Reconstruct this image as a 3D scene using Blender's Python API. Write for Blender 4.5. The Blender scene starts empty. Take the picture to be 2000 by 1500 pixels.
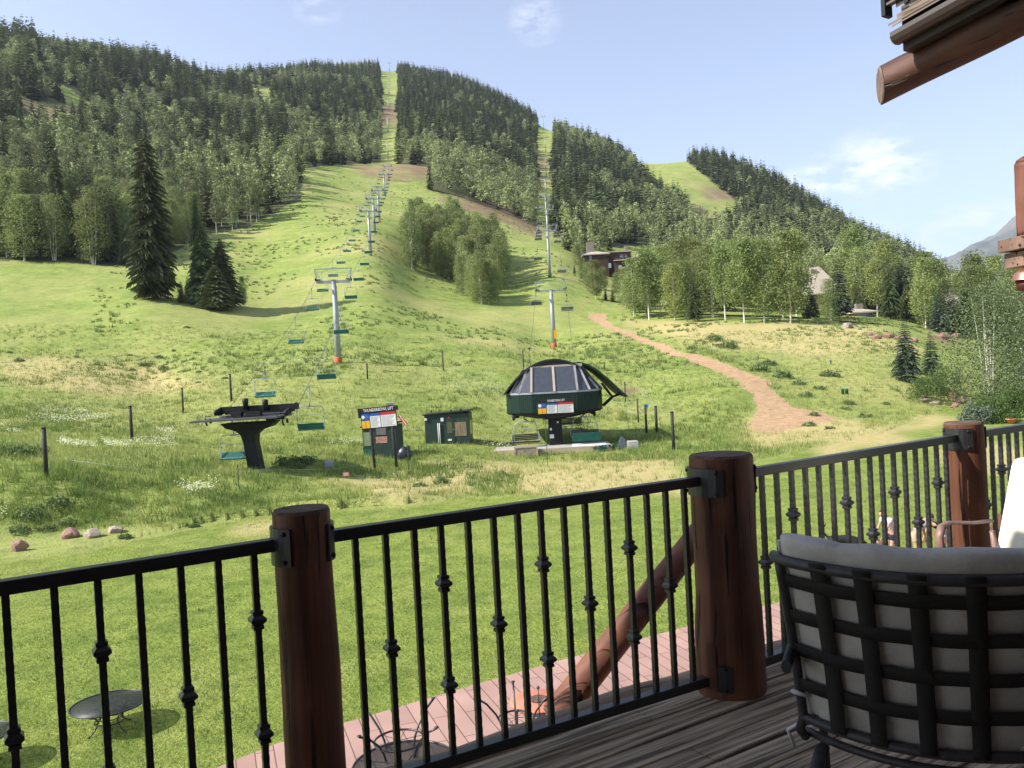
import bpy, bmesh, math, random
import numpy as np
from mathutils import Vector, Matrix
random.seed(7); rng = np.random.default_rng(11)
S = bpy.context.scene; C = S.collection
rad = math.radians

# ------------------------------------------------------------ camera
FPX = 1619.0
EYE = np.array([0.0, 0.0, 6.1])
_p = math.atan(25 / FPX); _r = math.atan(.055)
FW = np.array([0, math.cos(_p), -math.sin(_p)])
_U0 = np.array([0, math.sin(_p), math.cos(_p)]); _R0 = np.array([1., 0, 0])
RT = _R0 * math.cos(_r) - _U0 * math.sin(_r)
UP = _U0 * math.cos(_r) + _R0 * math.sin(_r)
cd = bpy.data.cameras.new('camera'); cam = bpy.data.objects.new('camera', cd); C.objects.link(cam)
cd.sensor_width = 36; cd.lens = 36 * FPX / 2000; cd.clip_end = 30000; cd.clip_start = .05
cam.matrix_world = Matrix(((RT[0], UP[0], -FW[0], EYE[0]), (RT[1], UP[1], -FW[1], EYE[1]), (RT[2], UP[2], -FW[2], EYE[2]), (0, 0, 0, 1)))
S.camera = cam
# ------------------------------------------------------------ light
SUN_EL, SUN_AZ = 41, -106          # azimuth measured from +Y towards +X
w = bpy.data.worlds.new('World'); S.world = w; w.use_nodes = True
nt = w.node_tree; bg = nt.nodes['Background']
sky = nt.nodes.new('ShaderNodeTexSky'); sky.sky_type = 'NISHITA'; sky.sun_disc = False
sky.sun_elevation = rad(SUN_EL); sky.sun_rotation = rad(SUN_AZ); sky.air_density = 1.0; sky.dust_density = 2.2; sky.ozone_density = 1.3
sky.altitude = 2400
bg.inputs['Strength'].default_value = .15
# thin high clouds, laid out by sky direction
tc = nt.nodes.new('ShaderNodeTexCoord')
def wn(t, **k):
    n = nt.nodes.new(t)
    for a, b in k.items(): setattr(n, a, b)
    return n
def cloud_blob(az, el, ra, re, amt):
    """mask around a direction, broken up by noise"""
    c = (math.sin(rad(az)) * math.cos(rad(el)), math.cos(rad(az)) * math.cos(rad(el)), math.sin(rad(el)))
    sub = wn('ShaderNodeVectorMath', operation='SUBTRACT'); nt.links.new(tc.outputs['Generated'], sub.inputs[0]); sub.inputs[1].default_value = c
    mul = wn('ShaderNodeVectorMath', operation='MULTIPLY'); nt.links.new(sub.outputs[0], mul.inputs[0]); mul.inputs[1].default_value = (1 / ra, 1 / ra, 1 / re)
    ln = wn('ShaderNodeVectorMath', operation='LENGTH'); nt.links.new(mul.outputs[0], ln.inputs[0])
    mr = wn('ShaderNodeMapRange'); mr.inputs[1].default_value = 1; mr.inputs[2].default_value = .1; mr.inputs[3].default_value = 0; mr.inputs[4].default_value = amt
    nt.links.new(ln.outputs['Value'], mr.inputs[0]); return mr.outputs[0]
nz = wn('ShaderNodeTexNoise'); nz.inputs['Scale'].default_value = 26; nz.inputs['Detail'].default_value = 7; nz.inputs['Roughness'].default_value = .62
mp = wn('ShaderNodeMapping'); mp.inputs['Scale'].default_value = (1, 1, 2.6); nt.links.new(tc.outputs['Generated'], mp.inputs[0]); nt.links.new(mp.outputs[0], nz.inputs['Vector'])
acc = None
def dirof(u, v):
    r = FW + RT * (u - 1000) / FPX + UP * (750 - v) / FPX; r /= np.linalg.norm(r)
    return math.degrees(math.atan2(r[0], r[1])), math.degrees(math.asin(r[2]))
for (u, v, ra, re, amt) in ((1045, 40, .035, .03, .6), (620, 22, .03, .015, .5), (1715, 322, .065, .045, 1.5), (1610, 350, .07, .025, 1.3), (1620, 305, .035, .008, .8), (1930, 440, .11, .028, 1.2), (1780, 470, .12, .035, .7)):
    az, el = dirof(u, v)
    o = cloud_blob(az, el, ra, re, amt)
    if acc is None: acc = o
    else:
        m = wn('ShaderNodeMath', operation='MAXIMUM'); nt.links.new(acc, m.inputs[0]); nt.links.new(o, m.inputs[1]); acc = m.outputs[0]
mr = wn('ShaderNodeMapRange'); mr.inputs[1].default_value = .42; mr.inputs[2].default_value = .72; nt.links.new(nz.outputs['Fac'], mr.inputs[0])
mm = wn('ShaderNodeMath', operation='MULTIPLY'); nt.links.new(mr.outputs[0], mm.inputs[0]); nt.links.new(acc, mm.inputs[1])
mx = wn('ShaderNodeMix', data_type='RGBA'); mx.clamp_factor = True
nt.links.new(mm.outputs[0], mx.inputs['Factor']); hsv = wn('ShaderNodeHueSaturation'); hsv.inputs['Hue'].default_value = .506; hsv.inputs['Saturation'].default_value = .76; hsv.inputs['Value'].default_value = .83; nt.links.new(sky.outputs[0], hsv.inputs['Color']); nt.links.new(hsv.outputs[0], mx.inputs['A']); mx.inputs['B'].default_value = (5.0, 5.0, 5.2, 1)
nt.links.new(mx.outputs['Result'], bg.inputs['Color'])
sd = bpy.data.lights.new('sun', 'SUN'); sd.energy = 4.2; sd.angle = rad(.53); sd.color = (1, .95, .86)
so = bpy.data.objects.new('sun', sd); C.objects.link(so)
SD = Vector((math.sin(rad(SUN_AZ)) * math.cos(rad(SUN_EL)), math.cos(rad(SUN_AZ)) * math.cos(rad(SUN_EL)), math.sin(rad(SUN_EL))))
so.rotation_euler = SD.to_track_quat('Z', 'Y').to_euler(); so.location = (-20, 0, 40)
S.view_settings.view_transform = 'Standard'; S.view_settings.look = 'None'; S.view_settings.gamma = 1; S.view_settings.exposure = 1.2
S.render.engine = 'CYCLES'; S.render.resolution_x = 1024; S.render.resolution_y = 768
S.cycles.max_bounces = 6; S.cycles.transparent_max_bounces = 6; S.cycles.volume_bounces = 0

# ------------------------------------------------------------ helpers
def ray(u, v): return FW + RT * (u - 1000) / FPX + UP * (750 - v) / FPX
def P(u, v, d):
    r = ray(u, v); return EYE + r * d / r[1]
def Pz(u, v, z):
    r = ray(u, v); return EYE + r * (z - EYE[2]) / r[2]
def proj(x, y, z):
    X = np.stack([x - EYE[0], y - EYE[1], z - EYE[2]], -1)
    f = X @ FW; f = np.where(f < .01, .01, f)
    return 1000 + FPX * (X @ RT) / f, 750 - FPX * (X @ UP) / f
def pip(u, v, poly):
    ins = np.zeros(np.shape(u), bool); n = len(poly)
    for i in range(n):
        x1, y1 = poly[i]; x2, y2 = poly[(i + 1) % n]
        if y1 == y2: continue
        c = ((y1 > v) != (y2 > v)) & (u < (x2 - x1) * (v - y1) / (y2 - y1) + x1)
        ins ^= c
    return ins

MATS = {}
def mat(name, col, col2=None, rough=.8, scale=3.0, stretch=(1, 1, 1), bump=0., metal=0., detail=5, lo=.35, hi=.65, bscale=None, spec=.3, rand=0., trans=0., space='Object', dist=.02, emis=None):
    if name in MATS: return MATS[name]
    m = bpy.data.materials.new(name); m.use_nodes = True; t = m.node_tree; N = t.nodes; L = t.links
    b = N['Principled BSDF']; b.inputs['Roughness'].default_value = rough; b.inputs['Metallic'].default_value = metal
    b.inputs['Specular IOR Level'].default_value = spec
    co = N.new('ShaderNodeTexCoord'); mp = N.new('ShaderNodeMapping'); mp.inputs['Scale'].default_value = stretch
    L.new(co.outputs[space], mp.inputs[0])
    nz = N.new('ShaderNodeTexNoise'); nz.inputs['Scale'].default_value = scale; nz.inputs['Detail'].default_value = detail; nz.inputs['Roughness'].default_value = .6
    L.new(mp.outputs[0], nz.inputs['Vector'])
    col2 = col2 or tuple(c * .8 for c in col)
    r = N.new('ShaderNodeMapRange'); r.inputs[1].default_value = lo; r.inputs[2].default_value = hi; L.new(nz.outputs['Fac'], r.inputs[0])
    mx = N.new('ShaderNodeMix'); mx.data_type = 'RGBA'; mx.inputs['A'].default_value = (*col, 1); mx.inputs['B'].default_value = (*col2, 1); L.new(r.outputs[0], mx.inputs['Factor'])
    out = mx.outputs['Result']
    if rand:
        oi = N.new('ShaderNodeObjectInfo'); rr = N.new('ShaderNodeMapRange'); rr.inputs[3].default_value = 1 - rand; rr.inputs[4].default_value = 1 + rand
        L.new(oi.outputs['Random'], rr.inputs[0])
        hs = N.new('ShaderNodeHueSaturation'); L.new(rr.outputs[0], hs.inputs['Value']); L.new(out, hs.inputs['Color'])
        r2 = N.new('ShaderNodeMapRange'); r2.inputs[3].default_value = .5 - rand * .06; r2.inputs[4].default_value = .5 + rand * .06
        wv = N.new('ShaderNodeMath'); wv.operation = 'FRACT'; m7 = N.new('ShaderNodeMath'); m7.operation = 'MULTIPLY'; m7.inputs[1].default_value = 7.31
        L.new(oi.outputs['Random'], m7.inputs[0]); L.new(m7.outputs[0], wv.inputs[0]); L.new(wv.outputs[0], r2.inputs[0]); L.new(r2.outputs[0], hs.inputs['Hue'])
        out = hs.outputs[0]
    L.new(out, b.inputs['Base Color'])
    if bump:
        bn = N.new('ShaderNodeBump'); bn.inputs['Strength'].default_value = bump; bn.inputs['Distance'].default_value = dist
        if bscale:
            n2 = N.new('ShaderNodeTexNoise'); n2.inputs['Scale'].default_value = bscale; n2.inputs['Detail'].default_value = 4; L.new(mp.outputs[0], n2.inputs['Vector']); L.new(n2.outputs['Fac'], bn.inputs['Height'])
        else: L.new(nz.outputs['Fac'], bn.inputs['Height'])
        L.new(bn.outputs[0], b.inputs['Normal'])
    if trans:
        tr = N.new('ShaderNodeBsdfTranslucent'); L.new(out, tr.inputs['Color']); ms = N.new('ShaderNodeMixShader'); ms.inputs[0].default_value = trans
        L.new(b.outputs[0], ms.inputs[1]); L.new(tr.outputs[0], ms.inputs[2]); L.new(ms.outputs[0], N['Material Output'].inputs['Surface'])
    MATS[name] = m; return m

def link(o, parent=None):
    C.objects.link(o)
    if parent is not None: o.parent = parent
    return o
def tag(o, label=None, cat=None, group=None, kind=None):
    if label: o['label'] = label
    if cat: o['category'] = cat
    if group: o['group'] = group
    if kind: o['kind'] = kind
    return o
def thing(name, label, cat, loc=(0, 0, 0), rz=0., group=None, scale=1., rot=None):
    o = bpy.data.objects.new(name, None); o.empty_display_size = .3; C.objects.link(o)
    o.location = tuple(float(a) for a in loc); o.rotation_euler = rot or (0, 0, rz); o.scale = (scale,) * 3
    return tag(o, label, cat, group)
def copytree(o, parent=None):
    c = o.copy(); C.objects.link(c)
    if parent is not None: c.parent = parent
    for ch in list(o.children): copytree(ch, c)
    return c
def npmesh(name, V, F, m=None, smooth=False, attrs=None):
    V = np.asarray(V, np.float32); F = np.asarray(F, np.int32); k = F.shape[1]
    me = bpy.data.meshes.new(name); me.vertices.add(len(V)); me.vertices.foreach_set('co', V.ravel())
    me.loops.add(F.size); me.loops.foreach_set('vertex_index', F.ravel())
    me.polygons.add(len(F)); me.polygons.foreach_set('loop_start', np.arange(0, F.size, k, dtype=np.int32)); me.polygons.foreach_set('loop_total', np.full(len(F), k, np.int32))
    if smooth: me.polygons.foreach_set('use_smooth', np.ones(len(F), bool))
    me.update(calc_edges=True)
    if attrs:
        for n, a in attrs.items():
            at = me.attributes.new(n, 'FLOAT', 'POINT'); at.data.foreach_set('value', np.asarray(a, np.float32))
    if m: me.materials.append(m)
    return me
def frame_of(d):
    d = Vector(d).normalized(); a = Vector((0, 0, 1)) if abs(d.z) < .9 else Vector((1, 0, 0))
    x = d.cross(a).normalized(); y = x.cross(d).normalized(); return x, y
class MB:
    def __init__(s): s.v = []; s.f = []; s.sm = []
    def add(s, vs, fs, smooth=False, M=None):
        k = len(s.v)
        for p in vs:
            p = Vector([float(a) for a in p]); s.v.append(tuple(M @ p) if M else tuple(p))
        for f in fs: s.f.append([i + k for i in f]); s.sm.append(smooth)
        return s
    def box(s, c, d, rz=0., M=None):
        x, y, z = d[0] / 2, d[1] / 2, d[2] / 2
        R = Matrix.Translation(Vector([float(a) for a in c])) @ (Matrix.Rotation(rz, 4, 'Z') if not isinstance(rz, Matrix) else rz)
        if M: R = M @ R
        return s.add([(a * x, b * y, e * z) for e in (-1, 1) for a, b in ((-1, -1), (1, -1), (1, 1), (-1, 1))],
                     [(3, 2, 1, 0), (4, 5, 6, 7), (0, 1, 5, 4), (1, 2, 6, 5), (2, 3, 7, 6), (3, 0, 4, 7)], M=R)
    def bar(s, a, b, wx, wz, up=(0, 0, 1)):
        a = Vector(a); b = Vector(b); d = (b - a); L = d.length; d.normalize(); u = Vector(up); x = d.cross(u).normalized(); z = x.cross(d).normalized()
        M = Matrix(((d.x, x.x, z.x, 0), (d.y, x.y, z.y, 0), (d.z, x.z, z.z, 0), (0, 0, 0, 1)))
        return s.box((a + b) / 2, (L, wx, wz), M)
    def tube(s, pts, r, n=8, closed=False, caps=True, smooth=True, flat=1.):
        pts = [Vector([float(a) for a in p]) for p in pts]; m = len(pts); rr = r if hasattr(r, '__len__') else [r] * m
        vs = []; x = None
        for i, p in enumerate(pts):
            if closed: d = pts[(i + 1) % m] - pts[i - 1]
            else: d = pts[min(i + 1, m - 1)] - pts[max(i - 1, 0)]
            if d.length < 1e-9: d = Vector((0, 0, 1))
            d.normalize()
            if x is None: x, y = frame_of(d)
            else:
                x = (x - d * x.dot(d))
                if x.length < 1e-6: x, y = frame_of(d)
                x.normalize(); y = d.cross(x)
            y = d.cross(x)
            for k in range(n):
                a = 2 * math.pi * k / n; vs.append(p + (x * math.cos(a) + y * math.sin(a) * flat) * rr[i])
        fs = []
        for i in range(m if closed else m - 1):
            j = (i + 1) % m
            for k in range(n): fs.append((i * n + k, i * n + (k + 1) % n, j * n + (k + 1) % n, j * n + k))
        s.add(vs, fs, smooth)
        if caps and not closed:
            k0 = len(s.v) - len(vs)
            s.f.append([k0 + k for k in range(n)][::-1]); s.sm.append(False)
            s.f.append([k0 + (m - 1) * n + k for k in range(n)]); s.sm.append(False)
        return s
    def lathe(s, prof, n=16, c=(0, 0, 0), M=None, wob=0., seed=0):
        vs = []; rs = random.Random(seed); ph = [rs.uniform(0, 6.28) for _ in range(4)]
        for r, z in prof:
            for k in range(n):
                a = 2 * math.pi * k / n; q = r * (1 + wob * (math.sin(2 * a + ph[0] + z) + .6 * math.sin(3 * a + ph[1] - 2 * z) + .4 * math.sin(5 * a + ph[2])))
                vs.append((c[0] + q * math.cos(a), c[1] + q * math.sin(a), c[2] + z))
        m = len(prof); fs = [(i * n + k, i * n + (k + 1) % n, (i + 1) * n + (k + 1) % n, (i + 1) * n + k) for i in range(m - 1) for k in range(n)]
        s.add(vs, fs, True, M); k0 = len(s.v) - len(vs)
        s.f.append([k0 + k for k in range(n)][::-1]); s.sm.append(False); s.f.append([k0 + (m - 1) * n + k for k in range(n)]); s.sm.append(False)
        return s
    def prism(s, poly, a, b, axis='y', M=None):
        n = len(poly)
        mk = {'y': lambda p, t: (p[0], t, p[1]), 'z': lambda p, t: (p[0], p[1], t), 'x': lambda p, t: (t, p[0], p[1])}[axis]
        return s.add([mk(p, a) for p in poly] + [mk(p, b) for p in poly], [list(range(n))[::-1], list(range(n, 2 * n))] + [(i, (i + 1) % n, n + (i + 1) % n, n + i) for i in range(n)], M=M)
    def grid(s, fn, nu, nv, smooth=True):
        vs = [fn(i / nu, j / nv) for i in range(nu + 1) for j in range(nv + 1)]
        fs = [(i * (nv + 1) + j, (i + 1) * (nv + 1) + j, (i + 1) * (nv + 1) + j + 1, i * (nv + 1) + j + 1) for i in range(nu) for j in range(nv)]
        return s.add(vs, fs, smooth)
    def build(s, name, m, parent=None, bevel=0., solid=0., sub=0, loc=None):
        me = bpy.data.meshes.new(name); me.from_pydata(s.v, [], s.f); me.validate()
        if len(me.polygons) == len(s.sm): me.polygons.foreach_set('use_smooth', s.sm)
        bm = bmesh.new(); bm.from_mesh(me); bmesh.ops.recalc_face_normals(bm, faces=bm.faces[:]); bm.to_mesh(me); bm.free()
        me.materials.append(m); me.update()
        o = bpy.data.objects.new(name, me); link(o, parent)
        if loc is not None: o.location = loc
        if solid: k = o.modifiers.new('s', 'SOLIDIFY'); k.thickness = solid; k.offset = 0
        if bevel: k = o.modifiers.new('b', 'BEVEL'); k.width = bevel; k.segments = 2; k.limit_method = 'ANGLE'
        if sub: k = o.modifiers.new('u', 'SUBSURF'); k.levels = sub; k.render_levels = sub
        return o
def lettering(txt, size, m, parent, loc, rot, name='lettering', align='CENTER', th=.004, sx=1.):
    cu = bpy.data.curves.new('t', 'FONT'); cu.body = txt; cu.size = size; cu.align_x = align; cu.align_y = 'CENTER'; cu.extrude = th; cu.resolution_u = 3
    t = bpy.data.objects.new('t', cu); C.objects.link(t)
    bpy.context.view_layer.update()
    me = bpy.data.meshes.new_from_object(t.evaluated_get(bpy.context.evaluated_depsgraph_get())); bpy.data.objects.remove(t)
    me.materials.clear(); me.materials.append(m); me.name = name
    o = bpy.data.objects.new(name, me); link(o, parent); o.location = loc; o.rotation_euler = rot; o.scale = (sx, 1, 1); return o
# ------------------------------------------------------------ terrain: one height field
# every column: image column, then (distance, image row) of bare ground along it, from the flat lawn up to the ridge and down behind it
COLS = [
 (-500, [(34, 0), (42, 940), (60, 830), (82, 760), (115, 690), (155, 590), (205, 495), (400, 225), (620, 90), (900, 90), (1200, 140)]),
 (0,    [(34.5, 0), (39, 960), (41, 932), (62, 830), (81, 785), (115, 700), (155, 600), (205, 510), (300, 340), (400, 232), (620, 95), (750, 105), (1200, 200)]),
 (150,  [(36.5, 0), (41, 938), (58, 858), (81, 795), (110, 716), (150, 612), (205, 517), (300, 370), (400, 275), (520, 190), (640, 125), (750, 108), (900, 118), (1200, 180)]),
 (300,  [(36.5, 0), (43, 940), (58, 866), (81, 806), (110, 738), (150, 596), (220, 513), (320, 410), (450, 330), (560, 235), (700, 160), (850, 122), (950, 132), (1200, 180)]),
 (400,  [(37.5, 0), (45, 930), (58, 878), (76, 806), (105, 728), (150, 612), (220, 508), (270, 460), (350, 385), (480, 300), (650, 212), (850, 163), (950, 172), (1200, 200)]),
 (500,  [(39, 0), (45, 938), (48, 915), (60, 870), (76, 795), (105, 722), (150, 630), (220, 528), (290, 442), (350, 385), (450, 320), (700, 215), (1000, 152), (1150, 160), (1300, 185)]),
 (600,  [(39.5, 0), (48, 925), (62, 860), (85, 765), (105, 712), (150, 630), (215, 520), (290, 428), (380, 360), (440, 325), (500, 312), (700, 225), (1000, 160), (1250, 140), (1400, 160)]),
 (720,  [(40, 0), (52, 914), (65, 860), (80, 790), (95, 735), (107, 705), (160, 600), (215, 494), (265, 442), (330, 412), (400, 372), (480, 328), (510, 322), (560, 322), (700, 272), (900, 205), (1150, 160), (1400, 138), (1500, 146)]),
 (762,  [(40, 0), (55, 908), (65, 862), (80, 792), (95, 742), (110, 710), (160, 612), (215, 510), (265, 452), (330, 420), (400, 385), (480, 330), (510, 322), (560, 322), (700, 262), (900, 205), (1150, 165), (1400, 138), (1450, 138), (1550, 150)]),
 (800,  [(41, 0), (55, 905), (65, 861), (80, 795), (97, 737), (125, 680), (165, 618), (220, 545), (265, 480), (330, 430), (400, 385), (470, 335), (520, 322), (700, 270), (900, 215), (1150, 165), (1400, 145), (1500, 155)]),
 (900,  [(43, 0), (55, 900), (65, 860), (85, 780), (105, 721), (150, 655), (200, 594), (260, 525), (350, 430), (430, 388), (520, 345), (800, 260), (1100, 190), (1300, 160), (1400, 168)]),
 (1000, [(50, 0), (66, 866), (85, 790), (105, 724), (150, 662), (200, 598), (260, 530), (350, 455), (430, 425), (600, 365), (850, 290), (1050, 240), (1250, 207), (1400, 220)]),
 (1050, [(60, 0), (80, 806), (100, 745), (125, 706), (150, 680), (200, 600), (240, 540), (330, 478), (420, 447), (600, 375), (850, 300), (1050, 255), (1250, 240), (1400, 262)]),
 (1072, [(62, 0), (80, 802), (100, 745), (125, 705), (150, 680), (200, 592), (240, 528), (330, 478), (420, 445), (600, 380), (850, 300), (1040, 252), (1200, 268), (1350, 290)]),
 (1110, [(62, 0), (80, 804), (100, 746), (125, 704), (150, 674), (200, 600), (240, 545), (330, 485), (420, 450), (600, 385), (850, 300), (1050, 262), (1250, 280), (1350, 300)]),
 (1180, [(62, 0), (76, 828), (97, 760), (118, 708), (150, 656), (190, 617), (250, 560), (340, 515), (450, 460), (650, 380), (850, 315), (1000, 290), (1150, 300)]),
 (1250, [(62, 0), (75, 830), (95, 760), (115, 712), (140, 670), (170, 632), (250, 575), (340, 525), (450, 470), (650, 400), (850, 340), (950, 322), (1100, 338)]),
 (1320, [(63, 0), (74, 832), (90, 765), (110, 712), (135, 662), (165, 628), (250, 582), (340, 535), (450, 482), (650, 415), (850, 335), (980, 318), (1100, 330)]),
 (1400, [(65, 0), (72, 832), (85, 772), (105, 720), (135, 655), (160, 628), (200, 600), (300, 550), (450, 492), (650, 430), (850, 350), (1000, 312), (1150, 330)]),
 (1550, [(68, 0), (80, 795), (100, 735), (125, 676), (150, 633), (200, 608), (300, 563), (450, 510), (650, 450), (850, 395), (950, 375), (1100, 395)]),
 (1750, [(74, 0), (95, 748), (115, 690), (140, 648), (200, 620), (300, 588), (450, 555), (600, 525), (750, 492), (900, 505)]),
 (1900, [(82, 0), (110, 718), (150, 682), (250, 642), (400, 612), (600, 585), (800, 576), (1000, 580)]),
 (2150, [(84, 0), (120, 705), (160, 672), (250, 640), (400, 615), (600, 600), (800, 590), (1000, 590)]),
 (2600, [(84, 0), (130, 670), (250, 620), (400, 600), (800, 590), (1000, 590)]),
]
YD = np.concatenate([np.arange(-60, 8, 4.), np.exp(np.linspace(math.log(8), math.log(30), 50)), np.exp(np.linspace(math.log(30.3), math.log(2000), 520))])
SG = np.concatenate([np.linspace(-1.6, -.70, 50, endpoint=False), np.linspace(-.70, .72, 860), np.linspace(.725, 1.6, 50)])
def pchip(x, y, q):
    x = np.asarray(x, float); y = np.asarray(y, float); h = np.diff(x); dl = np.diff(y) / h; m = np.zeros(len(x))
    for i in range(1, len(x) - 1):
        if dl[i - 1] * dl[i] > 0:
            w1 = 2 * h[i] + h[i - 1]; w2 = h[i] + 2 * h[i - 1]; m[i] = (w1 + w2) / (w1 / dl[i - 1] + w2 / dl[i])
    m[-1] = dl[-1]
    q = np.asarray(q, float); i = np.clip(np.searchsorted(x, q) - 1, 0, len(h) - 1); t = (q - x[i]) / h[i]
    t = np.clip(t, 0, 1)
    return ((2 * t**3 - 3 * t**2 + 1) * y[i] + (t**3 - 2 * t**2 + t) * h[i] * m[i] + (-2 * t**3 + 3 * t**2) * y[i + 1] + (t**3 - t**2) * h[i] * m[i + 1])
ydf = YD[YD >= 30]
sk = np.zeros((len(COLS), len(ydf))); zk = np.zeros_like(sk)
for j, (u, pts) in enumerate(COLS):
    xs = [0., pts[0][0]]; zs = [0., 0.]
    for d, v in pts[1:]:
        xs.append(d); zs.append(P(u, v, d)[2])
    z0 = zs[-1]; xs += [xs[-1] + 400, 2600]; zs += [z0 * .92, z0 * .8]
    zz = pchip(xs, zs, ydf); zk[j] = zz
    # column's x at each distance
    t = (zz - EYE[2]) / ydf
    vv = np.full(len(ydf), 700.)
    for _ in range(4):
        r = FW[None] + RT[None] * (u - 1000) / FPX + UP[None] * ((750 - vv) / FPX)[:, None]
        vv = vv + ((r[:, 2] / r[:, 1]) - t) * FPX
    r = FW[None] + RT[None] * (u - 1000) / FPX + UP[None] * ((750 - vv) / FPX)[:, None]
    sk[j] = r[:, 0] / r[:, 1]
Z = np.zeros((len(YD), len(SG)))
i0 = len(YD) - len(ydf)
for k in range(len(ydf)):
    Z[i0 + k] = np.interp(SG, sk[:, k], zk[:, k])
def smooth1(A, n, ax):
    kx = np.exp(-.5 * (np.arange(-3 * n, 3 * n + 1) / n) ** 2); kx /= kx.sum()
    Ap = np.pad(A, [(3 * n, 3 * n) if a == ax else (0, 0) for a in (0, 1)], mode='edge')
    return np.apply_along_axis(lambda c: np.convolve(c, kx, 'valid'), ax, Ap)
Z = smooth1(Z, 9, 1); Z = smooth1(Z, 2, 0)
def vnoise(x, y, seed=0):
    """cheap value noise"""
    xi = np.floor(x).astype(np.int64); yi = np.floor(y).astype(np.int64); fx = x - xi; fy = y - yi
    fx = fx * fx * (3 - 2 * fx); fy = fy * fy * (3 - 2 * fy)
    def hsh(a, b):
        n = (a * 374761393 + b * 668265263 + seed * 1442695041) & 0xffffffff; n = ((n ^ (n >> 13)) * 1274126177) & 0xffffffff
        return ((n ^ (n >> 16)) & 0xffff) / 65535.
    a = hsh(xi, yi); b = hsh(xi + 1, yi); c = hsh(xi, yi + 1); d = hsh(xi + 1, yi + 1)
    return a + (b - a) * fx + (c - a) * fy + (a - b - c + d) * fx * fy
def fbm(x, y, sc, oc=4, seed=0):
    s = 0; a = .5
    for o in range(oc): s = s + a * (vnoise(x / sc + 17.3 * o, y / sc - 9.1 * o, seed + o) - .5); a *= .5; sc = sc / 2.03
    return s
YY, SS = np.meshgrid(YD, SG, indexing='ij'); XX = SS * np.maximum(YY, 30)
LAWN = [(-300, 1130), (0, 1092), (120, 1078), (250, 1052), (400, 1020), (560, 1000), (780, 985), (1000, 968), (1340, 962), (1460, 903), (1600, 872), (1720, 845), (1800, 815), (1870, 795), (2300, 760), (2300, 1900), (-300, 1900)]
U_, V_ = proj(XX, YY, Z)
rough = np.clip((YY - 34) / 14, 0, 1)
lawnm = pip(U_, V_, LAWN) | (YY < 20)
bumpy = fbm(XX, YY, 9, 4, 3) * .7 * rough + fbm(XX, YY, 60, 4, 9) * np.clip((YY - 120) / 200, 0, 1) * 5
bumpy = np.where(lawnm, fbm(XX, YY, 7, 3, 5) * .12 * np.clip((YY - 16) / 10, 0, 1), bumpy)
Z = Z + bumpy
# tussocky bank on the left, above the boulders
bank = np.exp(-((YY - 40) / 4.) ** 2) * np.clip((-XX - 1) / 6, 0, 1) * (~lawnm)
Z = Z + bank * (.35 + fbm(XX, YY, 3, 3, 21) * 1.0)
def hgt(x, y):
    x = np.asarray(x, float); y = np.asarray(y, float)
    s = x / np.maximum(y, 30)
    i = np.clip(np.searchsorted(YD, y) - 1, 0, len(YD) - 2); j = np.clip(np.searchsorted(SG, s) - 1, 0, len(SG) - 2)
    fy = np.clip((y - YD[i]) / (YD[i + 1] - YD[i]), 0, 1); fs = np.clip((s - SG[j]) / (SG[j + 1] - SG[j]), 0, 1)
    return Z[i, j] * (1 - fy) * (1 - fs) + Z[i + 1, j] * fy * (1 - fs) + Z[i, j + 1] * (1 - fy) * fs + Z[i + 1, j + 1] * fy * fs
_ds = np.exp(np.linspace(math.log(6), math.log(1900), 4000))
def gp(u, v):
    """point of the ground seen at a photo position"""
    r = ray(u, v); r = r / r[1]; X = EYE[None] + r[None] * _ds[:, None]
    b = X[:, 2] - hgt(X[:, 0], X[:, 1]); k = np.argmax(b < 0)
    if b[k] >= 0: k = len(_ds) - 1
    x, y = X[k, 0], X[k, 1]
    return np.array([x, y, float(hgt(x, y))])
def gd(u, d, v=700):
    for _ in range(5):
        p = P(u, v, d); z = float(hgt(p[0], d)); v = float(proj(p[0], d, z)[1])
    return np.array([p[0], d, z])

# ---------------- zones painted on the ground by place
U_, V_ = proj(XX, YY, Z)
jn = fbm(XX, YY, 5, 4, 31); jm = fbm(XX, YY, 5, 4, 77)
px = FPX / np.maximum(YY, 10)
UJ = U_ + jn * px * 2.2; VJ = V_ + jm * px * .7
front = YY > 9
TRAIL = [(1148, 612), (1185, 612), (1183, 626), (1240, 654), (1330, 686), (1400, 702), (1462, 728), (1503, 748), (1524, 775), (1545, 796), (1600, 806), (1640, 822), (1570, 836), (1500, 848), (1462, 826), (1474, 795), (1468, 768), (1436, 743), (1382, 717), (1322, 698), (1255, 671), (1200, 646), (1160, 630), (1148, 622)]
REDS = [[(690, 322), (840, 322), (835, 345), (780, 352), (690, 338)], [(850, 378), (900, 382), (965, 402), (1055, 445), (1050, 458), (950, 424), (850, 394)], [(735, 205), (776, 205), (776, 245), (730, 245)],
        [(25, 192), (152, 212), (162, 240), (60, 238), (20, 215)], [(1368, 368), (1440, 368), (1432, 392), (1380, 388)], [(1345, 402), (1380, 405), (1385, 450), (1360, 440)], [(1398, 415), (1440, 420), (1432, 446)],
        [(1048, 310), (1080, 310), (1080, 330), (1048, 330)], [(1820, 650), (1865, 652), (1865, 670), (1815, 665)], [(1228, 760), (1262, 757), (1268, 768), (1235, 770)]]
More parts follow.
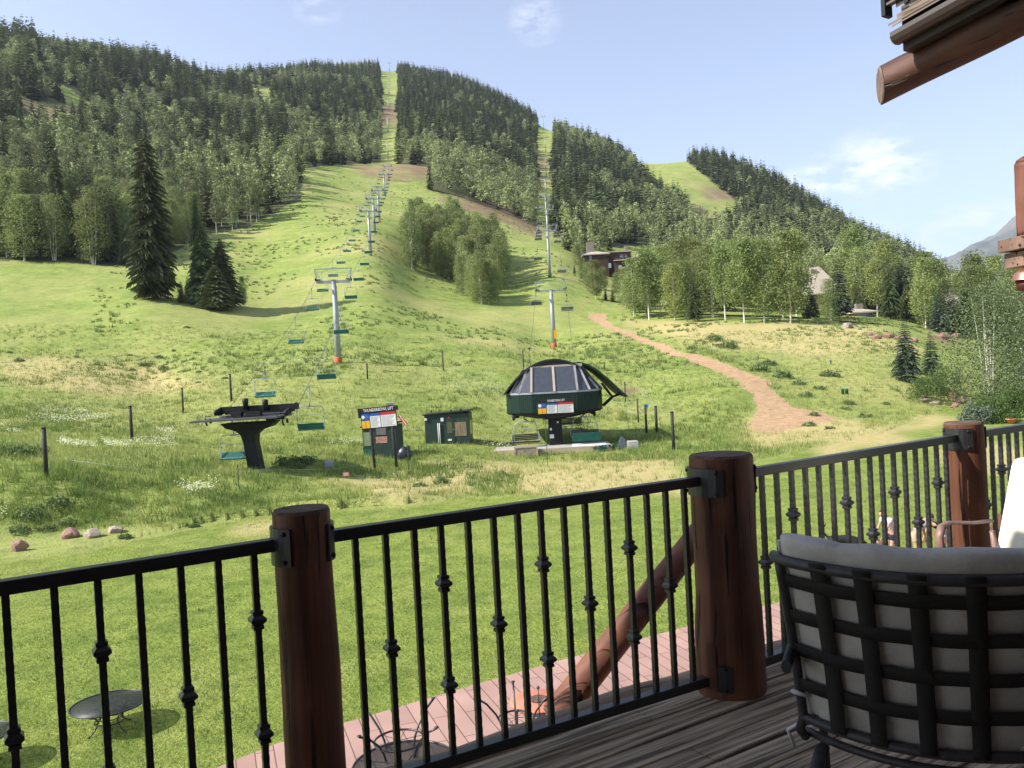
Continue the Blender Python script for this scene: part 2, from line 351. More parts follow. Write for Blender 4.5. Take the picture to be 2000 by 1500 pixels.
DRYS = [[(1000, 905), (1340, 900), (1345, 965), (1020, 965)], [(1440, 805), (1680, 815), (1700, 850), (1480, 880)], [(66, 228), (155, 238), (160, 268), (100, 268)], [(1200, 625), (1700, 635), (1820, 690), (1560, 690), (1350, 668)], [(430, 1020), (560, 1010), (560, 1045), (420, 1050)], [(640, 935), (1000, 900), (1000, 945), (760, 970)],
        [(1620, 860), (1800, 812), (1850, 812), (1850, 830), (1600, 905)], [(1850, 890), (2000, 860), (2000, 905), (1850, 925)], [(0, 700), (300, 715), (420, 760), (200, 770), (0, 745)], [(1040, 345), (1080, 345), (1080, 360), (1040, 360)]]
FOREST = dict(
 left=[(-260, 512), (0, 508), (250, 520), (345, 488), (400, 460), (480, 446), (560, 402), (588, 392), (592, 328), (744, 318), (747, 240), (742, 136), (742, 100), (-260, 40)],
 mid=[(777, 100), (1000, 170), (1049, 240), (1050, 455), (1000, 428), (900, 386), (836, 372), (838, 326), (778, 320)],
 right=[(1080, 225), (1248, 325), (1252, 345), (1340, 400), (1372, 450), (1440, 455), (1400, 480), (1240, 490), (1100, 470), (1080, 450)],
 far=[(1318, 300), (1400, 285), (1560, 360), (1780, 470), (1990, 540), (1990, 600), (1400, 485), (1445, 400), (1400, 362), (1360, 330)],
 grove=[(1100, 470), (1240, 478), (1400, 470), (1600, 500), (2000, 560), (2150, 560), (2150, 640), (1880, 620), (1600, 596), (1400, 592), (1245, 600), (1215, 560), (1190, 530), (1110, 500)])
OPENINGS = [[(78, 140), (185, 205), (170, 225), (90, 180)], [(20, 190), (155, 210), (165, 268), (60, 262)], [(225, 150), (345, 215), (330, 225), (220, 165)], [(490, 172), (530, 172), (530, 212), (495, 208)], [(400, 240), (470, 290), (460, 300), (395, 260)], [(1225, 480), (1275, 480), (1275, 560), (1180, 560), (1150, 510)]]
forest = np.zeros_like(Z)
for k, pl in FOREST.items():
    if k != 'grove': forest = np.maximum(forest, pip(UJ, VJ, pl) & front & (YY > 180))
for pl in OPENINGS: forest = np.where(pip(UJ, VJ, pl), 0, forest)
dirt = (pip(UJ, VJ, TRAIL) & front).astype(float)
red = np.zeros_like(Z)
for pl in REDS: red = np.maximum(red, pip(U_ + (jn + .7 * fbm(XX, YY, 30, 3, 41)) * np.minimum(px * 14, 60), V_ + (jm + .7 * fbm(XX, YY, 30, 3, 43)) * np.minimum(px * 8, 34), pl) & front)
for pl in REDS[4:7]: red = np.maximum(red, pip(U_ + jn * np.minimum(px * 5, 22), V_ + jm * np.minimum(px * 3, 12), pl) & front)
red = smooth1(smooth1(red, 2, 1), 1, 0) * np.clip(.85 + 1.4 * fbm(XX, YY, 8, 3, 45), .1, 1)
dry = np.zeros_like(Z)
for pl in DRYS: dry = np.maximum(dry, pip(U_ + jn * px * 6, V_ + jm * px * 1.6, pl) & front)
dry = smooth1(smooth1(dry, 4, 1), 3, 0)
lawnz = (pip(UJ, VJ, LAWN) | (YY < 20)).astype(float)
V = np.stack([XX, YY, Z], -1).reshape(-1, 3); nj = len(SG)
ii, jj = np.meshgrid(np.arange(len(YD) - 1), np.arange(nj - 1), indexing='ij'); a = (ii * nj + jj).ravel()
Fq = np.stack([a, a + 1, a + nj + 1, a + nj], -1)
gm = bpy.data.materials.new('hillside_ground'); gm.use_nodes = True; t = gm.node_tree; N = t.nodes; L = t.links
bs = N['Principled BSDF']; bs.inputs['Roughness'].default_value = .95; bs.inputs['Specular IOR Level'].default_value = .1
geo = N.new('ShaderNodeNewGeometry')
def gnoise(scale, det=5, rough=.6):
    n = N.new('ShaderNodeTexNoise'); n.inputs['Scale'].default_value = scale; n.inputs['Detail'].default_value = det; n.inputs['Roughness'].default_value = rough; L.new(geo.outputs['Position'], n.inputs['Vector']); return n.outputs['Fac']
def rng_(x, lo, hi, a=0., b=1.):
    r = N.new('ShaderNodeMapRange'); r.inputs[1].default_value = lo; r.inputs[2].default_value = hi; r.inputs[3].default_value = a; r.inputs[4].default_value = b; L.new(x, r.inputs[0]); return r.outputs[0]
def mixc(f, A, B):
    m = N.new('ShaderNodeMix'); m.data_type = 'RGBA'
    if hasattr(f, 'links'): L.new(f, m.inputs['Factor'])
    else: m.inputs['Factor'].default_value = f
    for s_, k in (('A', A), ('B', B)):
        if isinstance(k, tuple): m.inputs[s_].default_value = (*k, 1)
        else: L.new(k, m.inputs[s_])
    return m.outputs['Result']
def gattr(n):
    q = N.new('ShaderNodeAttribute'); q.attribute_name = n; return q.outputs['Fac']
n_big = gnoise(.035); n_mid = gnoise(.22, 6, .65); n_sm = gnoise(1.6, 5, .7); n_fine = gnoise(9, 4, .7)
n_m2 = gnoise(.6, 6, .7)
mead = mixc(rng_(n_mid, .38, .66), (.30, .345, .092), (.195, .26, .062))
mead = mixc(rng_(n_m2, .48, .66, 0, .7), mead, (.15, .20, .052))
mead = mixc(rng_(n_big, .45, .7, 0, .8), mead, (.40, .37, .145))
mead = mixc(rng_(n_sm, .52, .74, 0, .75), mead, (.12, .165, .045))
lw = mixc(rng_(n_sm, .35, .68), (.28, .325, .072), (.175, .235, .047)); lw = mixc(rng_(n_mid, .5, .72, 0, .6), lw, (.36, .36, .12)); lw = mixc(rng_(n_m2, .47, .62, 0, .75), lw, (.13, .185, .038)); lw = mixc(rng_(n_fine, .5, .64, 0, .6), lw, (.08, .125, .025))
c = mixc(gattr('lawn'), mead, lw)
m_ = N.new('ShaderNodeMath'); m_.operation = 'MULTIPLY'; L.new(gattr('dry'), m_.inputs[0]); L.new(rng_(n_sm, .3, .6, .35, 1), m_.inputs[1])
c = mixc(m_.outputs[0], c, (.50, .40, .19))
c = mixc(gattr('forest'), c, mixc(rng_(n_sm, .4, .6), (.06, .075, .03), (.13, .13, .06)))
c = mixc(gattr('red'), c, mixc(rng_(n_mid, .35, .65), (.27, .16, .11), (.22, .18, .10)))
dm_ = N.new('ShaderNodeMath'); dm_.operation = 'MULTIPLY_ADD'; L.new(rng_(n_sm, .35, .65, -.9, .3), dm_.inputs[0]); dm_.inputs[1].default_value = .55; L.new(gattr('dirt'), dm_.inputs[2])
c = mixc(rng_(dm_.outputs[0], .32, .55), c, mixc(rng_(n_sm, .35, .65), (.52, .35, .20), (.36, .235, .135)))
L.new(c, bs.inputs['Base Color'])
bn = N.new('ShaderNodeBump'); bn.inputs['Strength'].default_value = .9; bn.inputs['Distance'].default_value = .12; ad = N.new('ShaderNodeMath'); ad.operation = 'ADD'; L.new(n_sm, ad.inputs[0]); L.new(n_fine, ad.inputs[1]); L.new(ad.outputs[0], bn.inputs['Height']); L.new(bn.outputs[0], bs.inputs['Normal'])
me = npmesh('ground', V, Fq, gm, True, dict(lawn=lawnz.ravel(), dirt=dirt.ravel(), red=red.ravel(), dry=dry.ravel(), forest=forest.ravel()))
ground = link(bpy.data.objects.new('ground', me)); tag(ground, 'bright green lawn and ski slope rising to the ridge', 'ground', kind='structure')
# far plain under everything so that the sheet reaches the horizon
mb = MB(); mb.add([(-9000, -9000, -40), (9000, -9000, -40), (9000, 13000, -40), (-9000, 13000, -40)], [(0, 1, 2, 3)])
tag(mb.build('valley_floor', mat('valley', (.12, .15, .06), scale=.01)), 'valley floor beyond the slopes', 'ground', kind='structure')
# the distant mountain on the right: a ridge 5 km away
def dm(a, b):
    az = -.10 + 1.15 * a; d = 4200 + 2300 * b
    peak = np.interp(az, [0.2, .44, .50, .52, .56, .60, .64, .72, .85, 1.05], [.06, .08, .105, .110, .124, .143, .162, .185, .20, .12])
    nzv = float(fbm(np.array(az * 14.), np.array(b * 4.), 1., 5, 3))
    h = peak * 5600 * (1 - abs(b - .6) / .6) ** .85 if b < 1 else 0
    h += nzv * 330 * min(1, 4 * b) * (1 - b) * 1.6
    return (az * d, d, h)
mb = MB(); mb.grid(lambda a, b: dm(a, b), 160, 40)
tag(mb.build('distant_mountain', mat('mountain_rock', (.045, .065, .05), (.16, .16, .15), scale=.0016, detail=9, bump=1., dist=60, lo=.44, hi=.58)), 'blue grey mountain slope far beyond the trees', 'mountain', kind='structure')
# ------------------------------------------------------------ trees
M_NEEDLE = mat('conifer_needles', (.105, .130, .052), (.052, .072, .028), rough=.75, scale=.35, rand=.3, trans=.12, lo=.3, hi=.7)
M_SPRUCE = mat('blue_spruce_needles', (.085, .115, .075), (.045, .068, .045), rough=.75, scale=.6, rand=.2, trans=.1, lo=.3, hi=.7)
M_ASPEN = mat('aspen_leaves', (.28, .325, .11), (.18, .225, .075), rough=.6, scale=.5, rand=.25, trans=.38, lo=.3, hi=.7)
M_ASPENF = mat('far_aspen_leaves', (.26, .29, .12), (.16, .19, .075), rough=.7, scale=.3, rand=.22, trans=.2, lo=.3, hi=.7)
M_SILV = mat('silvery_aspen_leaves', (.185, .23, .10), (.10, .14, .06), rough=.55, scale=.9, rand=.08, trans=.3)
M_LIME = mat('willow_leaves', (.13, .19, .075), (.075, .12, .05), rough=.5, scale=1.2, rand=.1, trans=.3)
M_BARK = mat('conifer_bark', (.12, .085, .06), (.07, .05, .04), rough=.9, scale=3, stretch=(1, 1, .2))
M_ABARK = mat('aspen_bark', (.66, .63, .54), (.36, .33, .27), rough=.8, scale=5, stretch=(1, 1, 3), lo=.5, hi=.62)

def conifer_arrays(seed, width=.15, tiers=24, per=8, base=.06, sub=0, droop=.35, irreg=.25, wid=.42, pw=.72):
    """unit-height conifer: kite-shaped boughs in whorls round the trunk"""
    r_ = np.random.default_rng(seed); Q = []
    for t in range(tiers):
        f = (t + r_.uniform(-.3, .3)) / tiers; f = min(max(f, 0), .985)
        z = base + (1 - base) * f
        R = width * ((1 - f) ** pw) * (1 - .35 * math.exp(-((f) / .05) ** 2)) + .006
        n = max(4, int(per * (1 - .45 * f)))
        a0 = r_.uniform(0, 6.28)
        for k in range(n):
            a = a0 + 6.283 * k / n + r_.uniform(-.25, .25); L_ = R * (1 + r_.uniform(-irreg, irreg))
            d = np.array([math.cos(a), math.sin(a), 0]); sd = np.array([-math.sin(a), math.cos(a), 0])
            dr = droop * L_ * r_.uniform(.5, 1.3); b = np.array([0, 0, z + .25 * L_])
            def pt(q, lat, up=0.): return b + d * L_ * q + sd * L_ * lat + np.array([0, 0, -dr * q * q * 1.4 + up * L_])
            w_ = wid * r_.uniform(.8, 1.25)
            if sub == 0: Q.append([pt(0, 0), pt(.6, w_ * .6, -.12), pt(1, 0), pt(.6, -w_ * .6, -.12)])
            else:
                Q.append([pt(0, 0), pt(.55, .10, -.05), pt(1, 0), pt(.55, -.10, -.05)])
                for q in np.linspace(.22, .85, sub):
                    l_ = w_ * (1.05 - q) * 1.1 + .10
                    for sg in (-1, 1):
                        ll = l_ * r_.uniform(.7, 1.2)
                        Q.append([pt(q - .08, 0), pt(q + .10 + ll * .25, sg * ll * .55, -.02), pt(q + .1 + ll * .55, sg * ll, -.16 * r_.uniform(.3, 1.4)), pt(q + .10, sg * ll * .35, -.10)])
    Q = np.array(Q); V = Q.reshape(-1, 3); F = np.arange(len(V)).reshape(-1, 4); return V, F
def trunk_arrays(r0, h, n=6, lean=0., seed=0, base=0., rings=5):
    r_ = np.random.default_rng(seed); V = []; off = np.cumsum(r_.normal(0, lean, (rings + 1, 2)), 0); off -= off[0]
    for i in range(rings + 1):
        f = i / rings; r = r0 * (1 - .9 * f) + .0008
        for k in range(n):
            a = 6.283 * k / n; V.append([off[i, 0] + r * math.cos(a), off[i, 1] + r * math.sin(a), base + (h - base) * f])
    F = [[i * n + k, i * n + (k + 1) % n, (i + 1) * n + (k + 1) % n, (i + 1) * n + k] for i in range(rings) for k in range(n)]
    return np.array(V), np.array(F), off
def aspen_arrays(seed, width=.17, nleaf=1500, leaf=.022, z0=.22, clumps=46, top=1., flat=0.):
    r_ = np.random.default_rng(seed)
    cz = z0 + (top - z0) * r_.uniform(0.02, .97, clumps) ** .95
    def env(z):
        f = (z - z0) / (top - z0); return width * np.clip(np.sin(np.pi * np.clip(f, 0.0, 1) ** .72) ** .75 + .08, 0, 1.1)
    ca = r_.uniform(0, 6.28, clumps); cr = env(cz) * np.sqrt(r_.uniform(.08, 1, clumps)) * .92
    cen = np.stack([cr * np.cos(ca), cr * np.sin(ca), cz], -1)
    per = nleaf // clumps; L_ = []
    for c in cen:
        s_ = r_.uniform(.28, .5) * width * .62
        p = c + r_.normal(0, 1, (per, 3)) * np.array([s_, s_, s_ * 1.15]); L_.append(p)
    Pn = np.concatenate(L_); n = len(Pn)
    Pn[:, 2] = np.clip(Pn[:, 2], z0 * .8, top * 1.01)
    d = r_.normal(0, 1, (n, 3)); d /= np.linalg.norm(d, axis=1)[:, None]; e = np.cross(d, r_.normal(0, 1, (n, 3))); e /= np.linalg.norm(e, axis=1)[:, None]
    s_ = leaf * r_.uniform(.6, 1.3, n)[:, None]
    Q = np.stack([Pn - d * s_, Pn + e * s_ * .6, Pn + d * s_, Pn - e * s_ * .6], 1)
    V = Q.reshape(-1, 3); return V, np.arange(len(V)).reshape(-1, 4), cen
def aspen_trunk(seed, cen, r0=.011, multi=1, n=5):
    V, F = [], []; r_ = np.random.default_rng(seed + 5); k0 = 0
    for s in range(multi):
        v, f, off = trunk_arrays(r0 * (1 if s == 0 else .75), .93, n=n, lean=.006, seed=seed + s)
        if s:
            a = r_.uniform(0, 6.28); v[:, :2] += np.array([math.cos(a), math.sin(a)]) * (.02 + .07 * v[:, 2:3])
        V.append(v); F.append(f + k0); k0 += len(v)
    for c in cen[:14]:
        z = max(.15, c[2] - .14); b = np.array([0, 0, z]); d = c - b; x = np.cross(d, [0, 0, 1.]); x /= np.linalg.norm(x) + 1e-9
        q = r0 * .28; y = np.cross(d, x); y /= np.linalg.norm(y) + 1e-9
        v = [b + x * q, b + y * q, b - x * q, b - y * q, c, c, c, c]; v[4:] = [c + x * q * .2, c + y * q * .2, c - x * q * .2, c - y * q * .2]
        V.append(np.array(v)); F.append(np.array([[0, 1, 5, 4], [1, 2, 6, 5], [2, 3, 7, 6], [3, 0, 4, 7]]) + k0); k0 += 8
    return np.concatenate(V), np.concatenate(F)
def tree_proto(kind, seed, **k):
    if kind == 'conifer':
        m = k.pop('m', M_NEEDLE); V, F = conifer_arrays(seed, **k); tv, tf, _ = trunk_arrays(.011, .97, lean=.001, seed=seed)
        return npmesh('crown', V, F, m), npmesh('trunk', tv, tf, M_BARK, True)
    multi = k.pop('multi', 1); m = k.pop('m', M_ASPEN); r0 = k.pop('r0', .011)
    V, F, cen = aspen_arrays(seed, **k); tv, tf = aspen_trunk(seed, cen, multi=multi, r0=r0)
    return npmesh('crown', V, F, m), npmesh('trunk', tv, tf, M_ABARK, True)
PR = dict(
 her=[tree_proto('conifer', 20 + i, width=w_, tiers=84, per=13, sub=6, irreg=.5, pw=q_, droop=.22, wid=.27, base=.02) for i, (w_, q_) in enumerate(((.118, .45), (.15, .6), (.11, .5)))],
 con=[tree_proto('conifer', 10 + i, width=w_, tiers=26, per=9, irreg=.32) for i, w_ in enumerate((.13, .15, .17, .12, .19))],
 conb=[tree_proto('conifer', 30 + i, width=w_, tiers=34, per=10, sub=3, irreg=.3) for i, w_ in enumerate((.15, .18))],
 spr=[tree_proto('conifer', 40 + i, width=w_, tiers=26, per=12, sub=4, droop=.15, irreg=.22, m=M_SPRUCE, base=.03) for i, w_ in enumerate((.25, .28, .22))],
 wil=[tree_proto('aspen', 90 + i, width=w_, nleaf=13000, leaf=.0098, clumps=150, z0=.05, multi=5, r0=.007, m=M_SILV) for i, w_ in enumerate((.33, .36))],
 clu=[tree_proto('aspen', 100 + i, width=w_, nleaf=4600, leaf=.0125, clumps=80, z0=.06, multi=2, r0=.006) for i, w_ in enumerate((.17, .15, .19, .16))],
 asf=[tree_proto('aspen', 50 + i, width=w_, nleaf=1500, leaf=.0185, m=M_ASPENF, clumps=44, z0=z_, r0=.009) for i, (w_, z_) in enumerate(((.15, .25), (.18, .2), (.13, .35), (.17, .3)))],
 asp=[tree_proto('aspen', 60 + i, width=w_, nleaf=6400, leaf=.0118, clumps=95, z0=z_, multi=mu, r0=.0085) for i, (w_, z_, mu) in enumerate(((.17, .14, 1), (.20, .12, 2), (.15, .22, 1), (.22, .10, 3)))],
)
def plant_tree(kind, i, x, y, h, label, cat, group=None, name=None, rz=None, sx=1., dz=-.15):
    cr, tk = PR[kind][i % len(PR[kind])]
    name = name or ('conifer' if kind in ('con', 'conb', 'her') else 'spruce_tree' if kind == 'spr' else 'aspen_tree')
    o = thing(name, label, cat, (x, y, float(hgt(x, y)) + dz), rz if rz is not None else random.uniform(0, 6.28), group)
    o.scale = (h * sx, h * sx, h)
    link(bpy.data.objects.new('trunk', tk), o); link(bpy.data.objects.new('crown', cr), o); return o

# ---- the forest: every trunk position by place on the slope
def typ_of(u, v, y, r):
    """share of aspens by place"""
    if pip(u, v, [(-300, 330), (0, 290), (150, 270), (330, 300), (420, 330), (590, 300), (600, 420), (250, 540), (-300, 540)]): return .66 if u < 560 else .8
    if pip(u, v, [(150, 200), (330, 200), (420, 330), (150, 300)]): return .45
    if pip(u, v, [(560, 240), (746, 240), (746, 330), (560, 330)]): return .55
    if pip(u, v, [(820, 300), (900, 300), (1052, 372), (1056, 470), (820, 385)]): return .88
    if pip(u, v, [(776, 290), (850, 290), (840, 330), (776, 330)]): return .5
    if pip(u, v, [(90, 95), (215, 95), (215, 125), (90, 125)]): return .7
    if pip(u, v, [(1090, 440), (1400, 430), (1400, 490), (1090, 490)]): return .5
    if y > 200 and v > 430 and u > 1370: return .35
    q = float(fbm(np.array(r[0]), np.array(y), 110, 3, 88)); return .07 if q < .10 else min(.75, .07 + (q - .10) * 7)
cand = []
yy = 180.
step_x = 6.3
while yy < 1560:
    sp = 5.6 + 3.4 * min(1, (yy - 180) / 900.)
    xs = np.arange(-.78 * yy, .80 * yy, sp) ; xs = xs + rng.uniform(-.45, .45, len(xs)) * sp; ys = yy + rng.uniform(-.45, .45, len(xs)) * sp
    cand.append(np.stack([xs, ys], -1)); yy += sp
cand = np.concatenate(cand); cz = hgt(cand[:, 0], cand[:, 1])
fu, fv = proj(cand[:, 0], cand[:, 1], cz)
# horizon profile in front of each candidate: how far down behind nearer ground it stands
tang = (Z - EYE[2]) / np.maximum(YY, 1); run = np.maximum.accumulate(np.where(YY > 30, tang, -9), axis=0)
ki = np.clip(np.searchsorted(YD, cand[:, 1]) - 2, 0, len(YD) - 1); kj = np.clip(np.searchsorted(SG, cand[:, 0] / cand[:, 1]), 0, len(SG) - 1)
hid = run[ki, kj] - (cz - EYE[2]) / cand[:, 1]
keep = np.zeros(len(cand), bool); grove = np.zeros(len(cand), bool)
for k, pl in FOREST.items():
    ins = pip(fu, fv, pl)
    if k == 'grove': grove = ins & (cand[:, 1] > 186)
    else: keep |= ins
keep &= ~grove
gr2 = grove & (rng.uniform(0, 1, len(cand)) < .72)
keep &= fbm(cand[:, 0], cand[:, 1], 45, 3, 99) > -.27
keep = keep | gr2
for pl in OPENINGS: keep &= ~pip(fu, fv, pl)
keep &= (fu > -150) & (fu < 2150) & (hid < 30. / cand[:, 1])
# keep the lift cuttings open on the hidden side too
keep &= ~((cand[:, 1] > 480) & (np.abs(fu - 762 + fbm(cand[:, 0], cand[:, 1], 40, 2, 4) * 14) < 15)) & ~((cand[:, 1] > 380) & (np.abs(fu - 1066 + fbm(cand[:, 0], cand[:, 1], 40, 2, 5) * 12) < 13) & (fv > 230))
keep &= ~((cand[:, 1] > 800) & (fu > 1243) & (fu < 1318) & (fv < 345))
# open ground round the houses
HOUSES = [gp(1172, 545), gp(1215, 545), gd(1590, 235), gd(1860, 215)]
for q in HOUSES[:2]: keep &= ~((np.abs(cand[:, 0] - q[0]) < 13) & (cand[:, 1] < q[1] + 14) & (cand[:, 1] > q[1] - 130))
for q in HOUSES: keep &= ~((np.abs(cand[:, 0] - q[0]) < 15) & (cand[:, 1] < q[1] + 16) & (cand[:, 1] > q[1] - 45) & (np.abs(cand[:, 0] - q[0]) < 9))
idx = np.nonzero(keep)[0]
tr = []
for i in idx:
    x, y = cand[i]; u, v = float(fu[i]), float(fv[i])
    asp = rng.uniform() < (.72 if grove[i] else typ_of(u, v, y, (x,))); big = 1.
    h = rng.uniform(11, 17) if asp else rng.uniform(12, 22) * (1 if rng.uniform() < .75 else .65)
    if grove[i]: h = rng.uniform(9, 15) if asp else rng.uniform(7, 16)
    if y > 600 and not asp: h = rng.uniform(13, 25) * (1 if rng.uniform() < .8 else .7)
    if u < 70 and y > 500 and not asp: h *= 1.35
    if y < 240 and u < 300: h = rng.uniform(13, 20) if asp else rng.uniform(14, 26)
    tr.append((x, y, h, bool(asp), u, v))
tr.sort(key=lambda q: q[1])
# which can be seen at all (rough skyline pass, near to far)
sky_ = np.full(600, 5000.); near = {True: [], False: []}; rest = {True: [], False: []}
for q in tr:
    x, y, h, asp, u, v = q
    vt = float(proj(np.array(x), np.array(y), hgt(x, y) + h)[1]); hw = h * .09 * FPX / y
    b0, b1 = int(max(0, (u - hw + 200) / 4)), int(min(599, (u + hw + 200) / 4 + 1))
    vis = np.median(sky_[b0:b1]) > vt + 8 and -20 < u < 2020 and vt < 800
    sky_[b0:b1] = np.minimum(sky_[b0:b1], vt + (v - vt) * .18)
    (near if vis and len(near[asp]) < (165 if asp else 290) else rest)[asp].append(q)
def zone(u, v, y):
    if y < 330 and u < 300: return 'at the foot of the left hand forest'
    if u < 330 and v > 290: return 'inside the lower left forest'
    if u < 600 and y < 420: return 'by the forest edge left of the chairlift'
    if u < 330: return 'high on the left ridge slope'
    if u < 760 and y < 620: return 'at the forest foot left of the cutting'
    if u < 1060 and y < 620: return 'in the pale wood edge right of the clump'
    if u < 1400 and y < 330: return 'in the wood round the brown chalet'
    if u >= 1400 and y < 330: return 'in the grove round the tan roofed houses'
    if u < 1400: return 'in the forest above the brown chalet'
    return 'on the slope behind the right hand grove'
zr = {}
for q in near[True] + near[False]: zr.setdefault(zone(q[4], q[5], q[1]), []).append((q[1], q[4]))
zr = {k: (np.percentile([a[0] for a in v], [33, 67]), np.percentile([a[1] for a in v], [25, 50, 75])) for k, v in zr.items()}
for asp in (True, False):
    for k, (x, y, h, _, u, v) in enumerate(near[asp]):
        zn = zone(u, v, y)
        kind = ('asp' if y < 260 else 'asf') if asp else ('conb' if y < 240 else 'con')
        q_ = float(rng.uniform(.85, 1.25)); tall = h > (16.5 if y < 260 else 14.5) if asp else h > 18
        lb = ('tall ' if tall else 'shorter ') + ('broad ' if q_ > 1.05 else 'slim ') + ('grey green aspen ' if asp else 'dark conifer ') + zn + ', ' + ('front', 'mid', 'back')[int(np.searchsorted(zr[zn][0], y))] + ' ' + ('far left', 'left', 'right', 'far right')[int(np.searchsorted(zr[zn][1], u))]
        plant_tree(kind, int(rng.integers(0, 99)), x, y, h, lb, 'aspen' if asp else 'conifer', ('aspens ' if asp else 'conifers ') + zn, sx=q_, dz=-.4)
# everything beyond: one mesh per kind
def forest_mesh(name, items, protos, m, label):
    Vs, Fs, Ts = [], [], []; k0 = 0
    for q in items:
        x, y, h = q[:3]; V, F = protos[int(rng.integers(0, len(protos)))]; a = rng.uniform(0, 6.28); c_, s_ = math.cos(a), math.sin(a); sx = h * rng.uniform(.85, 1.3)
        W = np.empty_like(V); W[:, 0] = (V[:, 0] * c_ - V[:, 1] * s_) * sx + x; W[:, 1] = (V[:, 0] * s_ + V[:, 1] * c_) * sx + y; W[:, 2] = V[:, 2] * h + float(hgt(x, y)) - .6
        Vs.append(W.astype(np.float32)); Fs.append(F + k0); k0 += len(V); Ts.append(np.full(len(V), rng.uniform(), np.float32))
    o = link(bpy.data.objects.new(name, npmesh(name, np.concatenate(Vs), np.concatenate(Fs), m, attrs=dict(tint=np.concatenate(Ts))))); return tag(o, label, 'forest', kind='stuff')
lowc = [conifer_arrays(70 + i, width=w_, tiers=13, per=7, irreg=.35, wid=.6) for i, w_ in enumerate((.15, .17, .12, .2, .10, .23))]
lowa = []
for i, (w_, z_) in enumerate(((.17, .3), (.2, .25), (.15, .35))):
    V_a, F_a, cen_ = aspen_arrays(80 + i, width=w_, nleaf=230, leaf=.036, clumps=24, z0=z_); lowa.append((V_a, F_a))
NEARS = {k: len(v) for k, v in near.items()}
print('forest', len(tr), NEARS, len(rest[True]), len(rest[False]))
def tint_mat(name, a, b, sc):
    m = mat(name, a, b, rough=.8, scale=sc, trans=.15, lo=.32, hi=.68, detail=4); t_ = m.node_tree; bs_ = t_.nodes['Principled BSDF']; src = bs_.inputs['Base Color'].links[0].from_socket
    at = t_.nodes.new('ShaderNodeAttribute'); at.attribute_name = 'tint'; r1 = t_.nodes.new('ShaderNodeMapRange'); r1.inputs[3].default_value = .62; r1.inputs[4].default_value = 1.5; t_.links.new(at.outputs['Fac'], r1.inputs[0])
    h_ = t_.nodes.new('ShaderNodeHueSaturation'); t_.links.new(r1.outputs[0], h_.inputs['Value']); t_.links.new(src, h_.inputs['Color']); t_.links.new(h_.outputs[0], bs_.inputs['Base Color'])
    for n_ in t_.nodes:
        if n_.type == 'BSDF_TRANSLUCENT': t_.links.new(h_.outputs[0], n_.inputs['Color'])
    return m
forest_mesh('conifer_forest', rest[False], lowc, tint_mat('forest_needles', (.125, .148, .062), (.058, .080, .032), .13), 'dark conifer forest covering the upper mountain slopes')
forest_mesh('aspen_forest', rest[True], lowa, tint_mat('forest_leaves', (.30, .335, .145), (.17, .205, .08), .13), 'paler aspen stands mixed through the mountain forest')

# ---- hero trees
HT = [  # kind, proto, base px (u, v), top row, width factor, label
 ('her', 0, 300, 585, 258, 1.05, 'tallest dark spruce standing alone out on the left slope', 'spruce'),
 ('her', 1, 402, 598, 432, 1.2, 'second dark spruce with slender top beside the tallest one', 'spruce'),
 ('her', 1, 436, 600, 464, 1.6, 'bushy dark spruce at the right end of the slope cluster', 'spruce'),
 ('her', 1, 424, 606, 515, 2.3, 'low dark fir filling the middle of the slope cluster', 'fir'),
 ('her', 2, 392, 594, 380, .62, 'thin leaning spire like spruce behind the slope cluster', 'spruce'),
 ('conb', 1, 368, 590, 535, 1.0, 'small young fir between the tall spruce and the cluster', 'fir'),
 ('conb', 1, 355, 592, 545, 1.2, 'smallest fir right of the tallest spruce', 'fir'),
 ('asp', 2, 330, 587, 488, .9, 'thin leafy sapling against the right side of the tallest spruce', 'sapling'),
 ('asp', 0, 475, 600, 540, .9, 'small light shrub like sapling right of the dark spruce cluster', 'sapling'),
 ('her', 0, 118, 500, 290, .8, 'dark spruce rising at the forest foot on the far left', 'spruce'),
 ('her', 2, 80, 503, 385, .8, 'shorter dark spruce at the forest foot on the far left', 'spruce'),
 ('conb', 1, 1357, 628, 520, .9, 'narrow dark spruce in the front row of pale trunked aspens', 'spruce'),
 ('spr', 0, 1771, 745, 618, .95, 'young blue spruce in front of the rock ledge, left of two', 'spruce'),
 ('spr', 2, 1820, 735, 640, 1.0, 'young blue spruce in front of the rock ledge, right of two', 'spruce'),
 ('spr', 1, 1584, 622, 555, 1.0, 'wide blue spruce below the nearer tan roof', 'spruce'),
 ('spr', 2, 1640, 620, 500, 1.05, 'dark drooping spruce right of the nearer tan roof', 'spruce'),
 ('spr', 0, 1700, 616, 510, 1.0, 'dark full spruce above the flat boulder', 'spruce'),
 ('spr', 1, 1765, 625, 500, 1.05, 'big layered spruce behind the two young spruces', 'spruce'),
 ('spr', 0, 1835, 650, 565, 1.05, 'yellow green young spruce below the far tan roof', 'spruce'),
 ('spr', 2, 1865, 655, 558, 1.1, 'dark spruce directly below the far tan roof', 'spruce'),
 ('con', 2, 1197, 590, 556, 1.3, 'small dark fir on the slope beside the trail head', 'fir'),
 ('con', 4, 1183, 587, 560, 1.3, 'round dark fir on the slope beside the trail head', 'fir'),
 ('con', 1, 1122, 535, 512, 1.3, 'small fir on the grass left of the brown chalet', 'fir'),
 ('wil', 0, 1935, 800, 560, 1.1, 'large multi stemmed aspen at the right edge of the lawn', 'aspen'),
 ('wil', 1, 2000, 785, 545, 1.0, 'broad leafy aspen cut by the right border of the view', 'aspen'),
]
